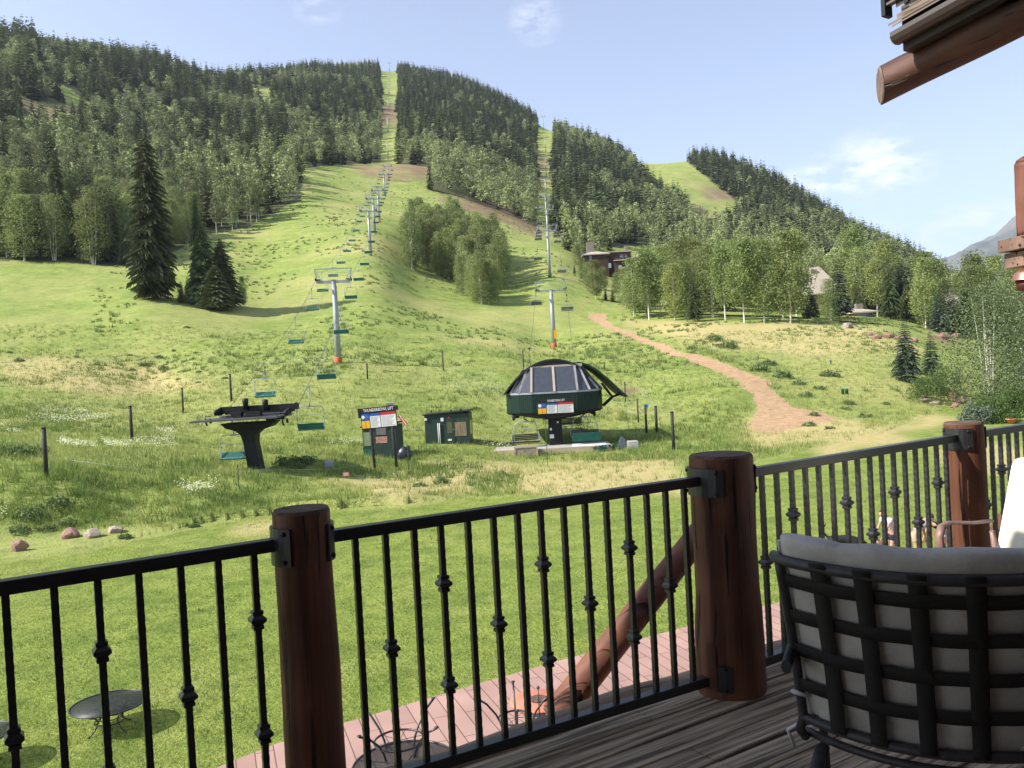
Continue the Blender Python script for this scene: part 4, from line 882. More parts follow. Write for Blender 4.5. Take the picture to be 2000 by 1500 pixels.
for n, (u, v, w_, h_) in enumerate(((480, 792, 9, 16), (519, 794, 9, 22))):
    mb = MB(); c_ = LP(u, v + 8, 47.6); mb.lathe([(.15, 0), (.15, .35), (.17, .4), (.17, .62), (.05, .66)], 12, c=c_); mb.build('hydraulic_motor', M_STEEL, o)
mb = MB()
mb.box(LP(463, 810, 47.3), (.6, .5, .28)); mb.box(LP(496, 809, 47.2), (.85, .4, .32)); mb.bar(LP(520, 820, 47), LP(556, 815, 47), .12, .16); mb.build('gear_housing', M_STEEL, o)
mb = MB(); mb.box(LP(458, 795, 47.8), (.12, .1, .1)); mb.box(LP(546, 791, 47.8), (.16, .1, .1)); mb.build('work_light', M_WHITE, o)
for u, v, d, tilt in ((430, 806, 48.3, 0), (569, 800, 48.3, 18)):
    for q in (-1.1, 0, 1.1):
        c_ = LP(u + q * 6 * (1 if u > 500 else .6), v - (q * 5 if u > 500 else 0), d + q * .8); mb = MB()
        for r_ in range(3):
            M_ = Matrix.Translation(Vector(c_) + Vector((0, -.35 + .35 * r_, .05 * r_))) @ Matrix.Rotation(rad(90), 4, 'Y') @ Matrix.Rotation(rad(10), 4, 'X')
            mb.lathe([(.05, -.07), (.17, -.06), (.15, 0), (.17, .06), (.05, .07)], 12, M=M_)
        mb.build('sheave_train', M_STEEL, o)
mb = MB()
for u, v in ((402, 826), (552, 825)): mb.tube([LP(u, v - 8, 47), LP(u, v, 47), LP(u + 3, v + 6, 47)], .05, 6); mb.tube([LP(u + 8, v - 8, 46.8), LP(u + 10, v + 1, 46.8)], .07, 6)
mb.tube([LP(400, 818, 46), LP(402, 813, 46), LP(412, 813, 46)], .02, 4); mb.tube([LP(540, 812, 46), LP(548, 806, 46), LP(557, 808, 46), LP(558, 816, 46)], .02, 4)
mb.build('hose', M_STEEL, o)
mb = MB(); mb.box(LP(515, 921, 47.6), (.6, .5, .3)); mb.build('footing', mat('concrete', (.42, .40, .36), (.30, .29, .26), scale=3, bump=.4), o)
M_CONC = MATS['concrete']
# ---- quad lift (middle): its terminal
sb = gd(1089, 62, 878)
o = thing('lift_terminal', 'dark green domed lift terminal with slanted windows on one black mast', 'lift station', sb, rad(-1.5))
M_CORR = mat('green_corrugated_metal', (.007, .026, .019), (.0055, .020, .015), rough=.55, spec=.25)
wt = M_CORR.node_tree; wv = wt.nodes.new('ShaderNodeTexWave'); wv.bands_direction = 'X'; wv.inputs['Scale'].default_value = 2.2; tcn = wt.nodes.new('ShaderNodeTexCoord'); wt.links.new(tcn.outputs['Object'], wv.inputs[0]); bmp = wt.nodes.new('ShaderNodeBump'); bmp.inputs['Distance'].default_value = .018; wt.links.new(wv.outputs['Fac'], bmp.inputs['Height']); wt.links.new(bmp.outputs[0], wt.nodes['Principled BSDF'].inputs['Normal'])
M_ROOF = mat('dark_roof_membrane', (.03, .031, .034), (.022, .022, .024), rough=.5)
M_GLASS = mat('tinted_window', (.055, .06, .075), (.045, .05, .06), rough=.12, spec=.8)
M_POSTL = mat('pale_window_post', (.40, .32, .27), (.34, .30, .27), rough=.6)
M_GRYP = mat('grey_window_post', (.26, .26, .26), (.20, .20, .21), rough=.6)
def ring(xs, z, sc=1.): return [(x * sc, y, z) for x, y in xs]
half = [(1.72, -.45), (2.65, -.1), (3.3, .6), (3.68, 1.8), (3.70, 9.5)]
full = [(-x, y) for x, y in half[::-1]] + half
mb = MB(); loft(mb, [ring(full, 3.05), ring(full, 4.42)]); mb.build('lower_shell', M_CORR, o)
mb = MB(); loft(mb, [[(x * .42, .5 + (y - .3) * .8, 2.55) for x, y in full], [(x * .97, y + .05, 2.9) for x, y in full], [(x * 1.01, y - .02, 3.04) for x, y in full]]); mb.build('underside', M_STEEL, o)
mb = MB(); loft(mb, [[(x * 1.012, y - .04 if y < 5 else y, 4.43) for x, y in full], [(x * 1.012, y - .04 if y < 5 else y, 4.56) for x, y in full]]); mb.build('sill', M_GALV, o)
bot = half; top = [(1.62, .55), (1.95, .8), (2.12, 1.2), (2.2, 2.0), (2.2, 9.5)]
B2 = [(-x, y) for x, y in bot[::-1]] + bot; T2 = [(-x, y) for x, y in top[::-1]] + top
zt = [5.75, 6.18, 6.3, 6.34, 6.36, 6.36, 6.34, 6.3, 6.18, 5.75]; zt = [6.1, 6.22, 6.3, 6.34, 6.4, 6.4, 6.34, 6.3, 6.22, 6.1]
for k in range(9):
    if k in (0, 8): continue
    mb = MB(); mb.add([(B2[k][0], B2[k][1], 4.57), (B2[k + 1][0], B2[k + 1][1], 4.57), (T2[k + 1][0], T2[k + 1][1], zt[k + 1]), (T2[k][0], T2[k][1], zt[k])], [(0, 1, 2, 3)])
    mb.build('window', M_GLASS, o, solid=.02)
for k in range(1, 9):
    mb = MB(); mb.bar((B2[k][0], B2[k][1] - .06, 4.56), (T2[k][0], T2[k][1] - .06, zt[k] + .02), .16, .1, up=(0, 1, 0)); mb.build('window_post', M_POSTL if k in (4,) else M_GRYP, o)
mb = MB(); mb.bar((0, -.5, 4.56), (0, .50, 6.42), .17, .1, up=(0, 1, 0)); mb.build('window_post', M_POSTL, o)
mb = MB(); mb.bar((-2.2, .62, 6.40), (2.2, .62, 6.46), .16, .2); mb.build('header', M_POSTL, o)
def arch(x): return 6.95 - 2.45 * (abs(x) / 3.78) ** 2.1
mb = MB(); xs = np.linspace(-3.78, 2.0, 16)
vs = [(x, y, arch(x)) for y in (.45, 9.6) for x in xs]; mb.add(vs, [(k, k + 1, 16 + k + 1, 16 + k) for k in range(15)]); mb.build('roof', M_ROOF, o, solid=.12)
mb = MB(); mb.add([(x, .7, arch(x) - .02) for x in np.linspace(-2.9, 2.9, 12)] + [(2.3, .75, 6.3), (-2.3, .75, 6.3)], [list(range(14))]); mb.build('gable', M_ROOF, o, solid=.05)
# right side panel of the shell, inner dark side and the panel swung open
mb = MB(); mb.add([(2.0, 1.0, 6.3), (3.72, 2.2, 4.57), (3.72, 9.5, 4.57), (2.0, 9.5, 6.5)], [(0, 1, 2, 3)]); mb.build('inner_wall', M_ROOF, o, solid=.04)
ox = [(1.95, 6.62), (2.7, 6.38), (3.4, 5.9), (4.1, 5.25), (4.7, 4.62), (5.15, 4.15), (5.5, 3.85)]
mb = MB(); mb.add([(x, y, z) for y in (.7, 9.3) for x, z in ox], [(k, k + 1, 7 + k + 1, 7 + k) for k in range(6)]); mb.build('hatch_panel', M_CORR, o, solid=.16)
mb = MB()
for q in range(5):
    y = 1.0 + q * .5; mb.tube([(3.72, y, 5.0 - .02 * q), (4.45, y, 3.9)], .03, 5); mb.tube([(3.72, y, 3.2), (4.5, y, 3.85), (5.3, y, 4.1)], .03, 5)
mb.build('hatch_strut', M_STEEL, o)
mb = MB(); mb.box((-.05, 1.4, 1.25), (1.02, 1.5, 2.8)); mb.box((-.05, 1.4, 2.62), (1.7, 2.0, .3)); mb.build('mast', M_STEEL, o, bevel=.03)
mb = MB(); mb.box((-.35, .64, 1.15), (.32, .04, .3)); mb.box((-.4, .64, 1.7), (.14, .05, .2)); mb.box((.15, .64, 2.2), (.14, .05, .12)); mb.build('control_box', M_WHITE, o)
for x in (-1.05, .95): mb = MB(); mb.box((x, -.62, 3.58), (.16, .14, .09)); mb.build('floodlight', M_WHITE, o)
mb = MB()
for x in (-3.2, 2.9): mb.tube([(x, .8, 3.0), (x + .05, .7, 2.6), (x + .12, .7, 2.55)], .12, 8)
for x, y in ((-2.9, 3), (2.9, 3)): mb.bar((x, 1, 2.75), (x, 9, 2.75), .3, .2)
mb.build('guide_rail', M_STEEL, o)
# chairs in the terminal
cq = chair_proto(True); fq = [False]
place(cq, fq, sb + np.array([-2.3, .6, 3.4]), math.pi * .0 + .05, 'grey framed quad chair hanging under the left side of the domed terminal', 'quad chairs at the terminal')
q_ = place(cq, fq, sb + np.array([2.2, .9, 3.5]), math.pi - .1, 'quad chair hanging under the right side of the domed terminal', 'quad chairs at the terminal')
place(cq, fq, sb + np.array([1.5, 7.5, 4.05]), math.pi, 'quad chair farther back under the domed terminal', 'quad chairs at the terminal')
# notice board on the front of the terminal / freestanding notice board
def notice(name, base, w_, h_, title, label, rz, legs, cat='notice board', tilt=0., head_drop=0.):
    o = thing(name, label, cat, base, rz)
    o.rotation_euler = (0, tilt, rz)
    mb = MB(); mb.box((0, 0, h_ / 2), (w_, .06, h_)); mb.build('board', M_BLACK, o)
    hh = h_ * .24
    if head_drop: mb = MB(); mb.box((0, -.015, h_ - hh * .5), (w_ * 1.12, .10, hh * .9)); mb.box((-w_ * .53, -.02, h_ - hh * .9), (w_ * .06, .10, hh * 1.9)); mb.build('header', M_BLACK, o)
    y = -.075 if head_drop else -.035
    lettering(title, hh * .86, mat('sign_letter_white', (.8, .8, .8), rough=.6), o, (w_ * .02, y, h_ - hh * .52), (rad(90), 0, 0), sx=(.74 if len(title) > 14 else .86))
    def panel(nm, x0, x1, z0, z1, m, e=0.): mb = MB(); mb.box(((x0 + x1) / 2 * w_ - w_ / 2, -.036 - e, (z0 + z1) / 2 * h_), ((x1 - x0) * w_, .014, (z1 - z0) * h_)); return mb.build(nm, m, o)
    panel('blue_panel', .01, .24, .42, .73, M_BLUE); panel('yellow_panel', .02, .12, .05, .40, M_YEL); panel('yellow_panel', .13, .24, .05, .40, M_YEL)
    panel('rules_panel', .26, .54, .05, .70, M_WHITE); panel('blue_band', .26, .54, .60, .72, M_BLUE, .01)
    panel('rules_panel', .56, .98, .05, .70, M_WHITE); panel('red_band', .56, .98, .60, .73, M_RED, .01)
    mb = MB()
    for k in range(9):
        z = (.53 - k * .053) * h_
        for x0, x1 in ((.28, .51), (.58, .95)):
            xe = x0 + (x1 - x0) * (1 - .3 * ((k * 5) % 4) / 4); mb.box(((x0 + xe) / 2 * w_ - w_ / 2, -.045, z), ((xe - x0) * w_, .004, .012 * h_ + .006))
    mb.box((.17 * w_ - w_ / 2, -.045, .58 * h_), (.09 * w_, .006, .05 * h_)); mb.build('small_print', M_INK, o)
    mb = MB(); M_ = Matrix.Translation((.07 * w_ - w_ / 2, -.05, .58 * h_)) @ Matrix.Rotation(rad(90), 4, 'X'); mb.lathe([(.045 * w_, -.004), (.045 * w_, .004)], 16, M=M_); mb.build('emblem', M_WHITE, o)
    if legs:
        for x, b in legs: mb = MB(); mb.tube([(x, .06, -b), (x, .06, h_ * .8)], .09, 8); mb.build('leg', mat('dark_log_pole', (.035, .03, .028), (.06, .05, .045), rough=.8), o)
    return o
notice('notice_board', sb + np.array([.0, -.78, 2.92]), 2.72, 1.12, 'EXHIBITION LIFT', 'black notice board reading EXHIBITION LIFT on the front of the domed terminal', rad(-1.5), None)
b_ = P(742, 836, 51.5)
notice('notice_board', b_, 2.3, 1.32, 'THUNDERBOWL LIFT', 'black notice board reading THUNDERBOWL LIFT standing on two dark posts', rad(-8), [(-.62, 2.6), (.78, 2.5)], tilt=rad(-3), head_drop=.1)
# quad line
XB = sb + np.array([0, 3, 4.0]); tq = []
qs = [(1082, 681, 1076, 566, 150.), (1074, 529, 1071, 450, 240.)]
for k, (u, v, ut, vt, d) in enumerate(qs):
    g = gd(u, d, v); t_ = P(ut, vt, d); H = t_[2] - g[2]
    tower(g, H, 5.4, 0, ['near grey tower of the quad lift with orange foot pad and yellow sign', 'second tower of the quad lift with a dark green pad'][k], pad=(M_ORANGE, M_GPAD)[k], group='towers of the quad lift', n=8, r0=.42, sign=k == 0); tq.append(np.array([g[0], g[1], g[2] + H]))
for k, (u, d, H) in enumerate(((1071, 330., 14), (1068, 430., 15), (1067, 560., 15), (1067, 700., 15), (1066, 860., 15), (1062, 1030., 17))):
    g = gd(u, d, 400); tower(g, H, 5.6, 0, ['third tower of the quad lift just past the second one', 'fourth tower of the quad lift at the foot of the cutting', 'fifth tower of the quad lift in the cutting', 'sixth tower of the quad lift in the cutting', 'seventh tower of the quad lift high in the cutting', 'quad lift tower standing on the skyline'][k], group='towers of the quad lift', n=8, r0=.42, frame=k in (0, 1, 5)); tq.append(np.array([g[0], g[1], g[2] + H]))
_, ql = cable('haul_cable', [sb + np.array([-2.3, 6, 3.9])] + offs(tq, -2.7), .026, 'haul cable on the left side of the quad lift')
_, qr = cable('haul_cable', [sb + np.array([2.3, 6, 3.9])] + offs(tq, 2.7), .026, 'haul cable on the right side of the quad lift')
for k, y in enumerate((148, 207, 238, 249, 264, 300, 380, 460)): place(cq, fq, along(ql, y), .0, '%s dark quad chair up the left cable from the domed terminal' % ordn[k], 'quad chairs on the left cable')
for k, y in enumerate((141, 187, 232, 243, 256, 282, 340, 420)): place(cq, fq, along(qr, y), math.pi, '%s dark quad chair up the right cable from the domed terminal' % ordn[k], 'quad chairs on the right cable')
# ---- terminal platform and what stands on it
M_PLANK = mat('pale_planks', (.50, .40, .28), (.36, .29, .2), rough=.85, scale=2, stretch=(.3, 3, 1))
o = thing('loading_platform', 'low pale timber and concrete platform under the domed terminal', 'platform', sb + np.array([0, -.35, .12]))
mb = MB(); mb.box((-.4, .2, .18), (8.6, 3.6, .36)); mb.build('slab', M_CONC, o, bevel=.03)
mb = MB(); mb.box((-.5, -1.68, .2), (8.4, .14, .4)); mb.box((-3.4, -1.1, .39), (2.4, 1.2, .06)); mb.build('timber_edge', M_PLANK, o)
def simple(name, fn, m, label, cat, base, parts=None, **k):
    mb = MB(); fn(mb); o = mb.build(name, m, None, **k); o.location = tuple(float(a) for a in base); return tag(o, label, cat)
o = thing('timber_crate', 'weathered timber crate at the left front of the loading platform', 'crate', P(1028, 893, 59.6))
mb = MB(); mb.box((0, 0, .4), (1.7, .6, .8)); mb.build('body', mat('grey_timber', (.33, .27, .21), (.2, .16, .13), scale=4, bump=.5), o)
mb = MB()
for x in (-.8, .8): mb.box((x, -.32, .4), (.1, .04, .82))
mb.box((0, -.325, .76), (1.5, .03, .1)); mb.build('batten', M_PLANK, o)
simple('pale_board', lambda mb: mb.box((0, 0, 0), (2.5, 1.4, .06), Matrix.Rotation(rad(14), 4, 'X')), mat('pale_panel', (.62, .64, .66), (.5, .52, .55)), 'pale flat panel lying on the platform right of the mast', 'panel', P(1152, 872, 60.6), bevel=.01)
V_, F_ = leaf_blob(5, 1.0, .6, .3, 700, .06); tag(link(bpy.data.objects.new('safety_netting', npmesh('safety_netting', V_, F_, mat('green_netting', (.02, .12, .09), (.01, .04, .03), scale=3)))), 'crumpled heap of dark green netting on the platform', 'netting').location = tuple(P(1182, 874, 60) - np.array([0, 0, .1]))
simple('snow_gate', lambda mb: mb.prism([(-.28, 0), (.3, 0), (.3, .9), (.2, 1.35), (-.05, 1.5), (-.25, 1.2)], -.06, .06), mat('grey_blue_board', (.12, .14, .17), (.09, .1, .13)), 'upright blue grey board beside the concrete block', 'board', P(1217, 893, 60.2), bevel=.02)
simple('concrete_block', lambda mb: mb.box((0, 0, .5), (.72, .9, 1.1)), M_CONC, 'square concrete block at the right end of the platform', 'block', P(1237, 889, 60.5), bevel=.03)
simple('seat_backboard', lambda mb: mb.box((0, 0, 0), (2.1, .06, .62)), mat('green_board', (.012, .085, .062), (.01, .06, .045), rough=.5), 'dark green board behind the right quad chair', 'board', P(1146, 853, 61.0), bevel=.02)
# ---- operator booths
def booth(base, w_, dp, h_, rz, label, kind):
    o = thing('operator_booth', label, 'booth', base, rz)
    G = mat('booth_green', (.022, .045, .036), (.016, .034, .028), rough=.5, scale=1.5, spec=.4)
    mb = MB(); mb.box((0, dp / 2, h_ / 2), (w_, dp, h_)); mb.build('wall', G, o, bevel=.01)
    mb = MB(); mb.add([(-w_ / 2 - .12, -.15, h_ - .05), (w_ / 2 + .1, -.15, h_ + .12), (w_ / 2 + .1, dp + .1, h_ + .12), (-w_ / 2 - .12, dp + .1, h_ - .05), (-w_ / 2 - .12, -.15, h_ + .03), (w_ / 2 + .1, -.15, h_ + .2), (w_ / 2 + .1, dp + .1, h_ + .2), (-w_ / 2 - .12, dp + .1, h_ + .03)], [(3, 2, 1, 0), (4, 5, 6, 7), (0, 1, 5, 4), (1, 2, 6, 5), (2, 3, 7, 6), (3, 0, 4, 7)]); mb.build('roof', M_STEEL, o)
    GL = mat('booth_glass_reflection', (.10, .10, .07), (.30, .20, .11), rough=.2, scale=3, stretch=(3, 1, .3), spec=.7)  # brown streaks paint the reflections into the glass colour
    if kind == 1:
        mb = MB(); mb.box((.30 * w_, -.012, h_ * .50), (w_ * .27, .03, h_ * .45)); mb.build('window', GL, o)
        mb = MB(); mb.box((w_ / 2 + .012, dp * .4, h_ * .52), (.03, dp * .6, h_ * .45)); mb.build('window', GL, o)
        d_ = MB(); d_.box((.06 * w_, -.02, h_ * .45), (w_ * .2, .05, h_ * .82)); d = d_.build('door', G, o); mb = MB(); mb.box((.06 * w_, -.05, h_ * .56), (w_ * .12, .03, h_ * .36)); mb.build('pane', mat('olive_pane', (.09, .10, .05), rough=.3, spec=.6), d)
        mb = MB(); mb.box((.145 * w_, -.07, h_ * .5), (.12, .04, .04)); mb.build('handle', M_GALV, d)
        mb = MB(); mb.box((.05 * w_, -.05, h_ * .17), (.3, .02, .14)); mb.build('plate', M_WHITE, o)
        mb = MB(); mb.box((-.10 * w_, -.05, h_ * .83), (.22, .08, .26)); mb.box((-.47 * w_, -.06, h_ * .86), (.18, .1, .16)); mb.build('junction_box', M_WHITE, o)
        mb = MB(); mb.box((.05 * w_, -.02, h_ * .88), (.13, .05, .14)); mb.build('red_badge', M_RED, o)
        mb = MB()
        for x in (-.2, -.165): mb.tube([(x * w_, -.08, -.1), (x * w_, -.08, h_ * .72)], .035, 6)
        mb.build('conduit', M_WHITE, o)
        mb = MB()
        for x in (-.35, .1, .32): mb.box((x * w_, .3, h_ + .2 + .05), (.12, .12, .14))
        mb.build('roof_vent', M_STEEL, o)
    else:
        mb = MB(); mb.box((-.34 * w_, -.012, h_ * .62), (w_ * .26, .03, h_ * .42)); mb.build('window', mat('green_glass', (.22, .28, .17), (.14, .18, .1), rough=.2, scale=1.5), o)
        mb = MB(); mb.box((-.34 * w_, -.02, h_ * .17), (w_ * .3, .04, h_ * .28)); mb.build('lower_panel', mat('teal_panel', (.02, .09, .07), rough=.5), o)
    return o
g = gd(875, 64, 864); booth(g + np.array([0, 0, -.1]), 3.45, 2.4, 2.42, rad(-3), 'dark green operator booth with brown reflecting corner window', 1)
g = gd(743, 58, 866); booth(g + np.array([0, 0, -.1]), 2.4, 2.2, 2.3, rad(-5), 'green operator booth partly hidden behind the two post notice board', 0)
o = thing('poster_stand', 'grey and pink poster board between the posts of the notice board', 'poster', P(746, 868, 54), rad(-5))
mb = MB(); mb.box((0, 0, .62), (.84, .04, 1.24)); mb.build('board', mat('poster_dark', (.03, .032, .033), rough=.5), o)
mb = MB(); mb.box((0, -.03, .85), (.66, .02, .46)); mb.build('notice', mat('poster_grey', (.16, .17, .17), (.1, .1, .1), scale=12), o)
mb = MB(); mb.box((0, -.03, .30), (.76, .02, .42)); mb.build('picture', mat('poster_pink', (.55, .30, .22), (.22, .12, .1), scale=9), o)
simple('white_bucket', lambda mb: mb.lathe([(.02, 0), (.17, 0), (.21, .36), (.22, .36), (.2, .36)], 14), M_WHITE, 'white upturned bucket on top of the notice board', 'bucket', P(762, 797.5, 51.7))
def stripes(mb):
    mb.grid(lambda a, b: (b * .42 * (1 + .2 * math.sin(a * 3)) + a * .55, .03 * math.sin(a * 9 + b * 4), -a * 1.05 + .1 * b), 12, 4)
fo = thing('striped_ribbon', 'red and white striped ribbon fluttering from the right post of the notice board', 'ribbon', P(776, 812, 51))
mb = MB(); mb.add([(0, 0, 0), (.1, 0, .02), (.5, .02, -.62), (.42, .02, -.6)], [(0, 1, 2, 3)]); mb.build('red_stripe', M_RED, fo, solid=.01)
mb = MB(); mb.add([(.1, 0, .02), (.17, 0, .03), (.56, .03, -.60), (.5, .02, -.62)], [(0, 1, 2, 3)]); mb.build('white_stripe', M_WHITE, fo, solid=.01)
mb = MB(); mb.add([(.17, 0, .03), (.23, 0, .0), (.60, .03, -.52), (.56, .03, -.60)], [(0, 1, 2, 3)]); mb.build('red_stripe', M_RED, fo, solid=.01)
o = thing('black_bin', 'black bin bag tipped against the right side of the hidden booth', 'bin', gd(790, 57, 868))
mb = MB(); mb.lathe([(.05, 0), (.38, .05), (.46, .4), (.36, .75), (.12, .95), (.05, 1.0)], 14, wob=.12, seed=3); mb.build('bag', mat('black_plastic', (.02, .02, .035), rough=.35, spec=.6), o)
mb = MB(); mb.tube([(.1, 0, .8), (.3, 0, 1.0), (.42, 0, .8)], .07, 8); mb.build('tie', MATS['black_plastic'], o)
o = thing('grey_cabinet', 'small grey utility cabinet in the grass right of the black drive station', 'cabinet', gd(643, 50, 905))
mb = MB(); mb.prism([(-.27, 0), (.27, 0), (.24, .42), (.1, .55), (-.24, .5)], -.15, .15); mb.build('body', mat('cabinet_grey', (.34, .35, .37), (.26, .27, .28)), o, bevel=.03)
mb = MB(); mb.box((0, -.165, .28), (.36, .02, .3)); mb.build('door', mat('cabinet_door', (.30, .31, .33)), o)
o = thing('warning_placard', 'small red placard low in the grass below the notice board', 'sign', P(676, 930, 44))
mb = MB(); mb.box((0, 0, .1), (.34, .02, .22)); mb.build('plate', mat('faded_red', (.42, .10, .12), rough=.6), o); mb = MB()
for z in (.06, .11, .16): mb.box((0, -.012, z), (.26, .005, .02))
mb.build('small_print', M_WHITE, o)
# ---- fence poles in the meadow
M_POLE = mat('black_pole', (.025, .024, .024), (.05, .045, .04), rough=.7, scale=6)
POLES = [(91, 933, 835, 'nearest tall black pole on the left meadow', .11), (258, 860, 793, 'second black pole on the left meadow', .11), (358, 807, 758, 'third slim black pole left of the drive station', .09), (452, 784, 731, 'black pole right above the drive station', .11), (718, 741, 711, 'short black pole above the notice board', .09), (866, 724, 686, 'thin black pole between booth and terminal', .08),
 (1316, 881, 804, 'nearest and thickest of the black poles right of the terminal', .12), (1283, 846, 793, 'second black pole right of the terminal', .12), (1247, 825, 780, 'thin black pole right of the terminal hatch', .07), (1222, 785, 746, 'black pole behind the terminal hatch tip', .07), (1181, 722, 708, 'black pole behind the terminal roof', .07), (1023, 725, 684, 'black pole behind the left of the terminal roof', .08)]
for u, v, vt, lb, r_ in POLES:
    g = gp(u, v); h = (v - vt) * g[1] / FPX
    o = thing('fence_pole', lb, 'pole', g); mb = MB(); mb.tube([(0, 0, -.3), (0, 0, h * .5), (.01, 0, h)], [r_, r_ * .97, r_ * .93], 8); mb.build('shaft', M_POLE, o)
    mb = MB(); mb.lathe([(r_ * 1.06, h - .06), (r_ * 1.06, h), (r_ * .8, h + .02)], 8); mb.build('cap', M_STEEL, o)
g = gp(1263, 846); o = thing('fence_pole', 'black pole topped with a bright blue disc', 'pole', g); h = 56 * g[1] / FPX
mb = MB(); mb.tube([(0, 0, -.3), (0, 0, h)], .10, 8); mb.build('shaft', M_POLE, o); mb = MB(); M_ = Matrix.Translation((.12, 0, h - .1)) @ Matrix.Rotation(rad(90), 4, 'X'); mb.lathe([(.16, -.02), (.16, .02)], 14, M=M_); mb.build('disc', mat('blue_disc', (.05, .35, .75), rough=.5), o)
g = gp(1037, 735); h = 52 * g[1] / FPX; o = thing('weather_mast', 'thin mast with a small black weather sensor behind the terminal', 'mast', g)
mb = MB(); mb.tube([(0, 0, -.3), (0, 0, h)], .03, 6); mb.build('pole', M_STEEL, o); mb = MB(); mb.lathe([(.02, h), (.12, h + .05), (.12, h + .2), (.02, h + .3)], 8); mb.bar((-.3, 0, h + .12), (.3, 0, h + .12), .05, .05); mb.build('sensor', M_STEEL, o)
for u, v, vt, lb in ((467, 960, 906, 'thin green stake in front of the drive station'), (799, 925, 878, 'thin stake right of the notice board'), (1070, 912, 818, 'thin stake in front of the terminal mast'), (845, 835, 800, 'slim rod left of the brown window booth')):
    g = gp(u, v); h = (v - vt) * g[1] / FPX; o = thing('wire_stake', lb, 'stake', g); mb = MB(); mb.tube([(0, 0, -.2), (0, 0, h)], .022, 5); mb.build('rod', mat('stake_green', (.05, .07, .04), rough=.7), o); mb = MB(); mb.box((0, -.03, h * .9), (.05, .03, .05)); mb.build('clip', M_STEEL, o)
a0 = gp(91, 933); a1 = gp(467, 960); a2 = gp(799, 925)
mb = MB(); mb.tube([a0 + [0, 0, 1.0], (a0 + a1) / 2 + [0, 0, .75], a1 + [0, 0, 1.05], (a1 + a2) / 2 + [0, 0, .7], a2 + [0, 0, .9]], .006, 4); tag(mb.build('rope_line', M_GALV, None), 'thin pale rope strung from the nearest pole past the drive station', 'rope')
# ---- boulders
M_ROCKR = mat('red_boulder', (.33, .19, .145), (.20, .125, .10), rough=.9, scale=2.5, bump=.8, dist=.05); M_ROCKP = mat('pale_boulder', (.40, .34, .28), (.24, .19, .155), rough=.9, scale=2.5, bump=.8, dist=.05)
def rock(u, v, wpx, hpx, m, lb, seed, dd=.7, cat='boulder'):
    g = gp(u, v); k = g[1] / FPX; r_ = random.Random(seed); bm = bmesh.new(); bmesh.ops.create_icosphere(bm, subdivisions=4, radius=1)
    from mathutils import noise as mn
    for vv in bm.verts:
        p = vv.co; cuts = 1.
        q = p.copy(); f = 1 + .35 * mn.noise(p * 1.1 + Vector((seed, 0, 0))) + .12 * mn.noise(p * 3.3 + Vector((0, seed, 0))); q = p * f
        for c_ in range(5):
            d = Vector((math.sin(seed + c_ * 2.1), math.cos(seed * 1.7 + c_ * 1.3), math.sin(seed * .7 + c_) * .6 + .3)).normalized(); t_ = q.dot(d)
            if t_ > .72: q = q - d * (t_ - .72) * .9
        vv.co = Vector((q.x * wpx * k / 2, q.y * wpx * k / 2 * dd, q.z * hpx * k * .55 + hpx * k * .35))
    me = bpy.data.meshes.new('boulder'); bm.to_mesh(me); bm.free(); me.materials.append(m); o = link(bpy.data.objects.new('boulder', me)); o.location = g; o.rotation_euler = (0, 0, 0); return tag(o, lb, cat)
rock(138, 1050, 38, 22, M_ROCKR, 'flat topped red boulder below the grassy bank', 1); rock(180, 1049, 38, 19, M_ROCKP, 'pale cracked boulder right of the flat red one', 2); rock(227, 1040, 34, 15, M_ROCKP, 'whitish slab boulder, rightmost on the bank foot', 3); rock(36, 1076, 34, 24, M_ROCKR, 'round brown boulder half sunk at the lawn edge', 4)
rock(1655, 641, 22, 12, M_ROCKP, 'flat grey boulder on the terrace above the meadow', 5)
for n, (u, v, w_, h_) in enumerate(((1712, 662, 22, 10), (1735, 660, 26, 10), (1760, 664, 26, 12), (1700, 655, 16, 7), (1785, 668, 20, 9), (1843, 662, 30, 14), (1868, 660, 22, 11))): rock(u, v, w_, h_, M_ROCKR, '%s reddish rock of the ledge behind the two young spruces' % ordn[n], 10 + n)
for n, (u, v, w_, h_) in enumerate(((1808, 786, 30, 9), (1828, 790, 26, 8), (1862, 778, 22, 14), (1878, 788, 24, 16), (1868, 795, 18, 10))): rock(u, v, w_, h_, M_ROCKP if n < 2 else M_ROCKR, ['flat pale stone at the lawn edge below the green bush', 'second flat pale stone at the lawn edge', 'pinkish rock beneath the taller bush', 'pinkish rock between the shrubs', 'small pinkish rock at the shrub foot'][n], 30 + n)
# snow making hydrants
for u, v, lb in ((1646, 770, 'left of two green hydrants on the meadow'), (1654, 770, 'right of two green hydrants on the meadow')):
    g = gp(u, v); o = thing('hydrant', lb, 'hydrant', g); mb = MB(); mb.lathe([(.16, -.1), (.16, .45), (.2, .48), (.2, .55), (.1, .62), (.02, .64)], 10); mb.build('body', mat('hydrant_green', (.02, .16, .08), rough=.5), o); mb = MB(); mb.tube([(0, -.1, .35), (0, -.26, .35)], .06, 8); mb.build('outlet', M_STEEL, o)
g = gp(1623, 712); o = thing('hydrant', 'single grey topped hydrant higher on the meadow', 'hydrant', g); mb = MB(); mb.lathe([(.08, -.1), (.08, .3), (.17, .34), (.19, .5), (.1, .62), (.02, .64)], 10); mb.build('body', mat('hydrant_grey', (.08, .10, .12)), o); mb = MB(); mb.box((0, -.15, .45), (.14, .1, .14)); mb.build('outlet', M_GALV, o)
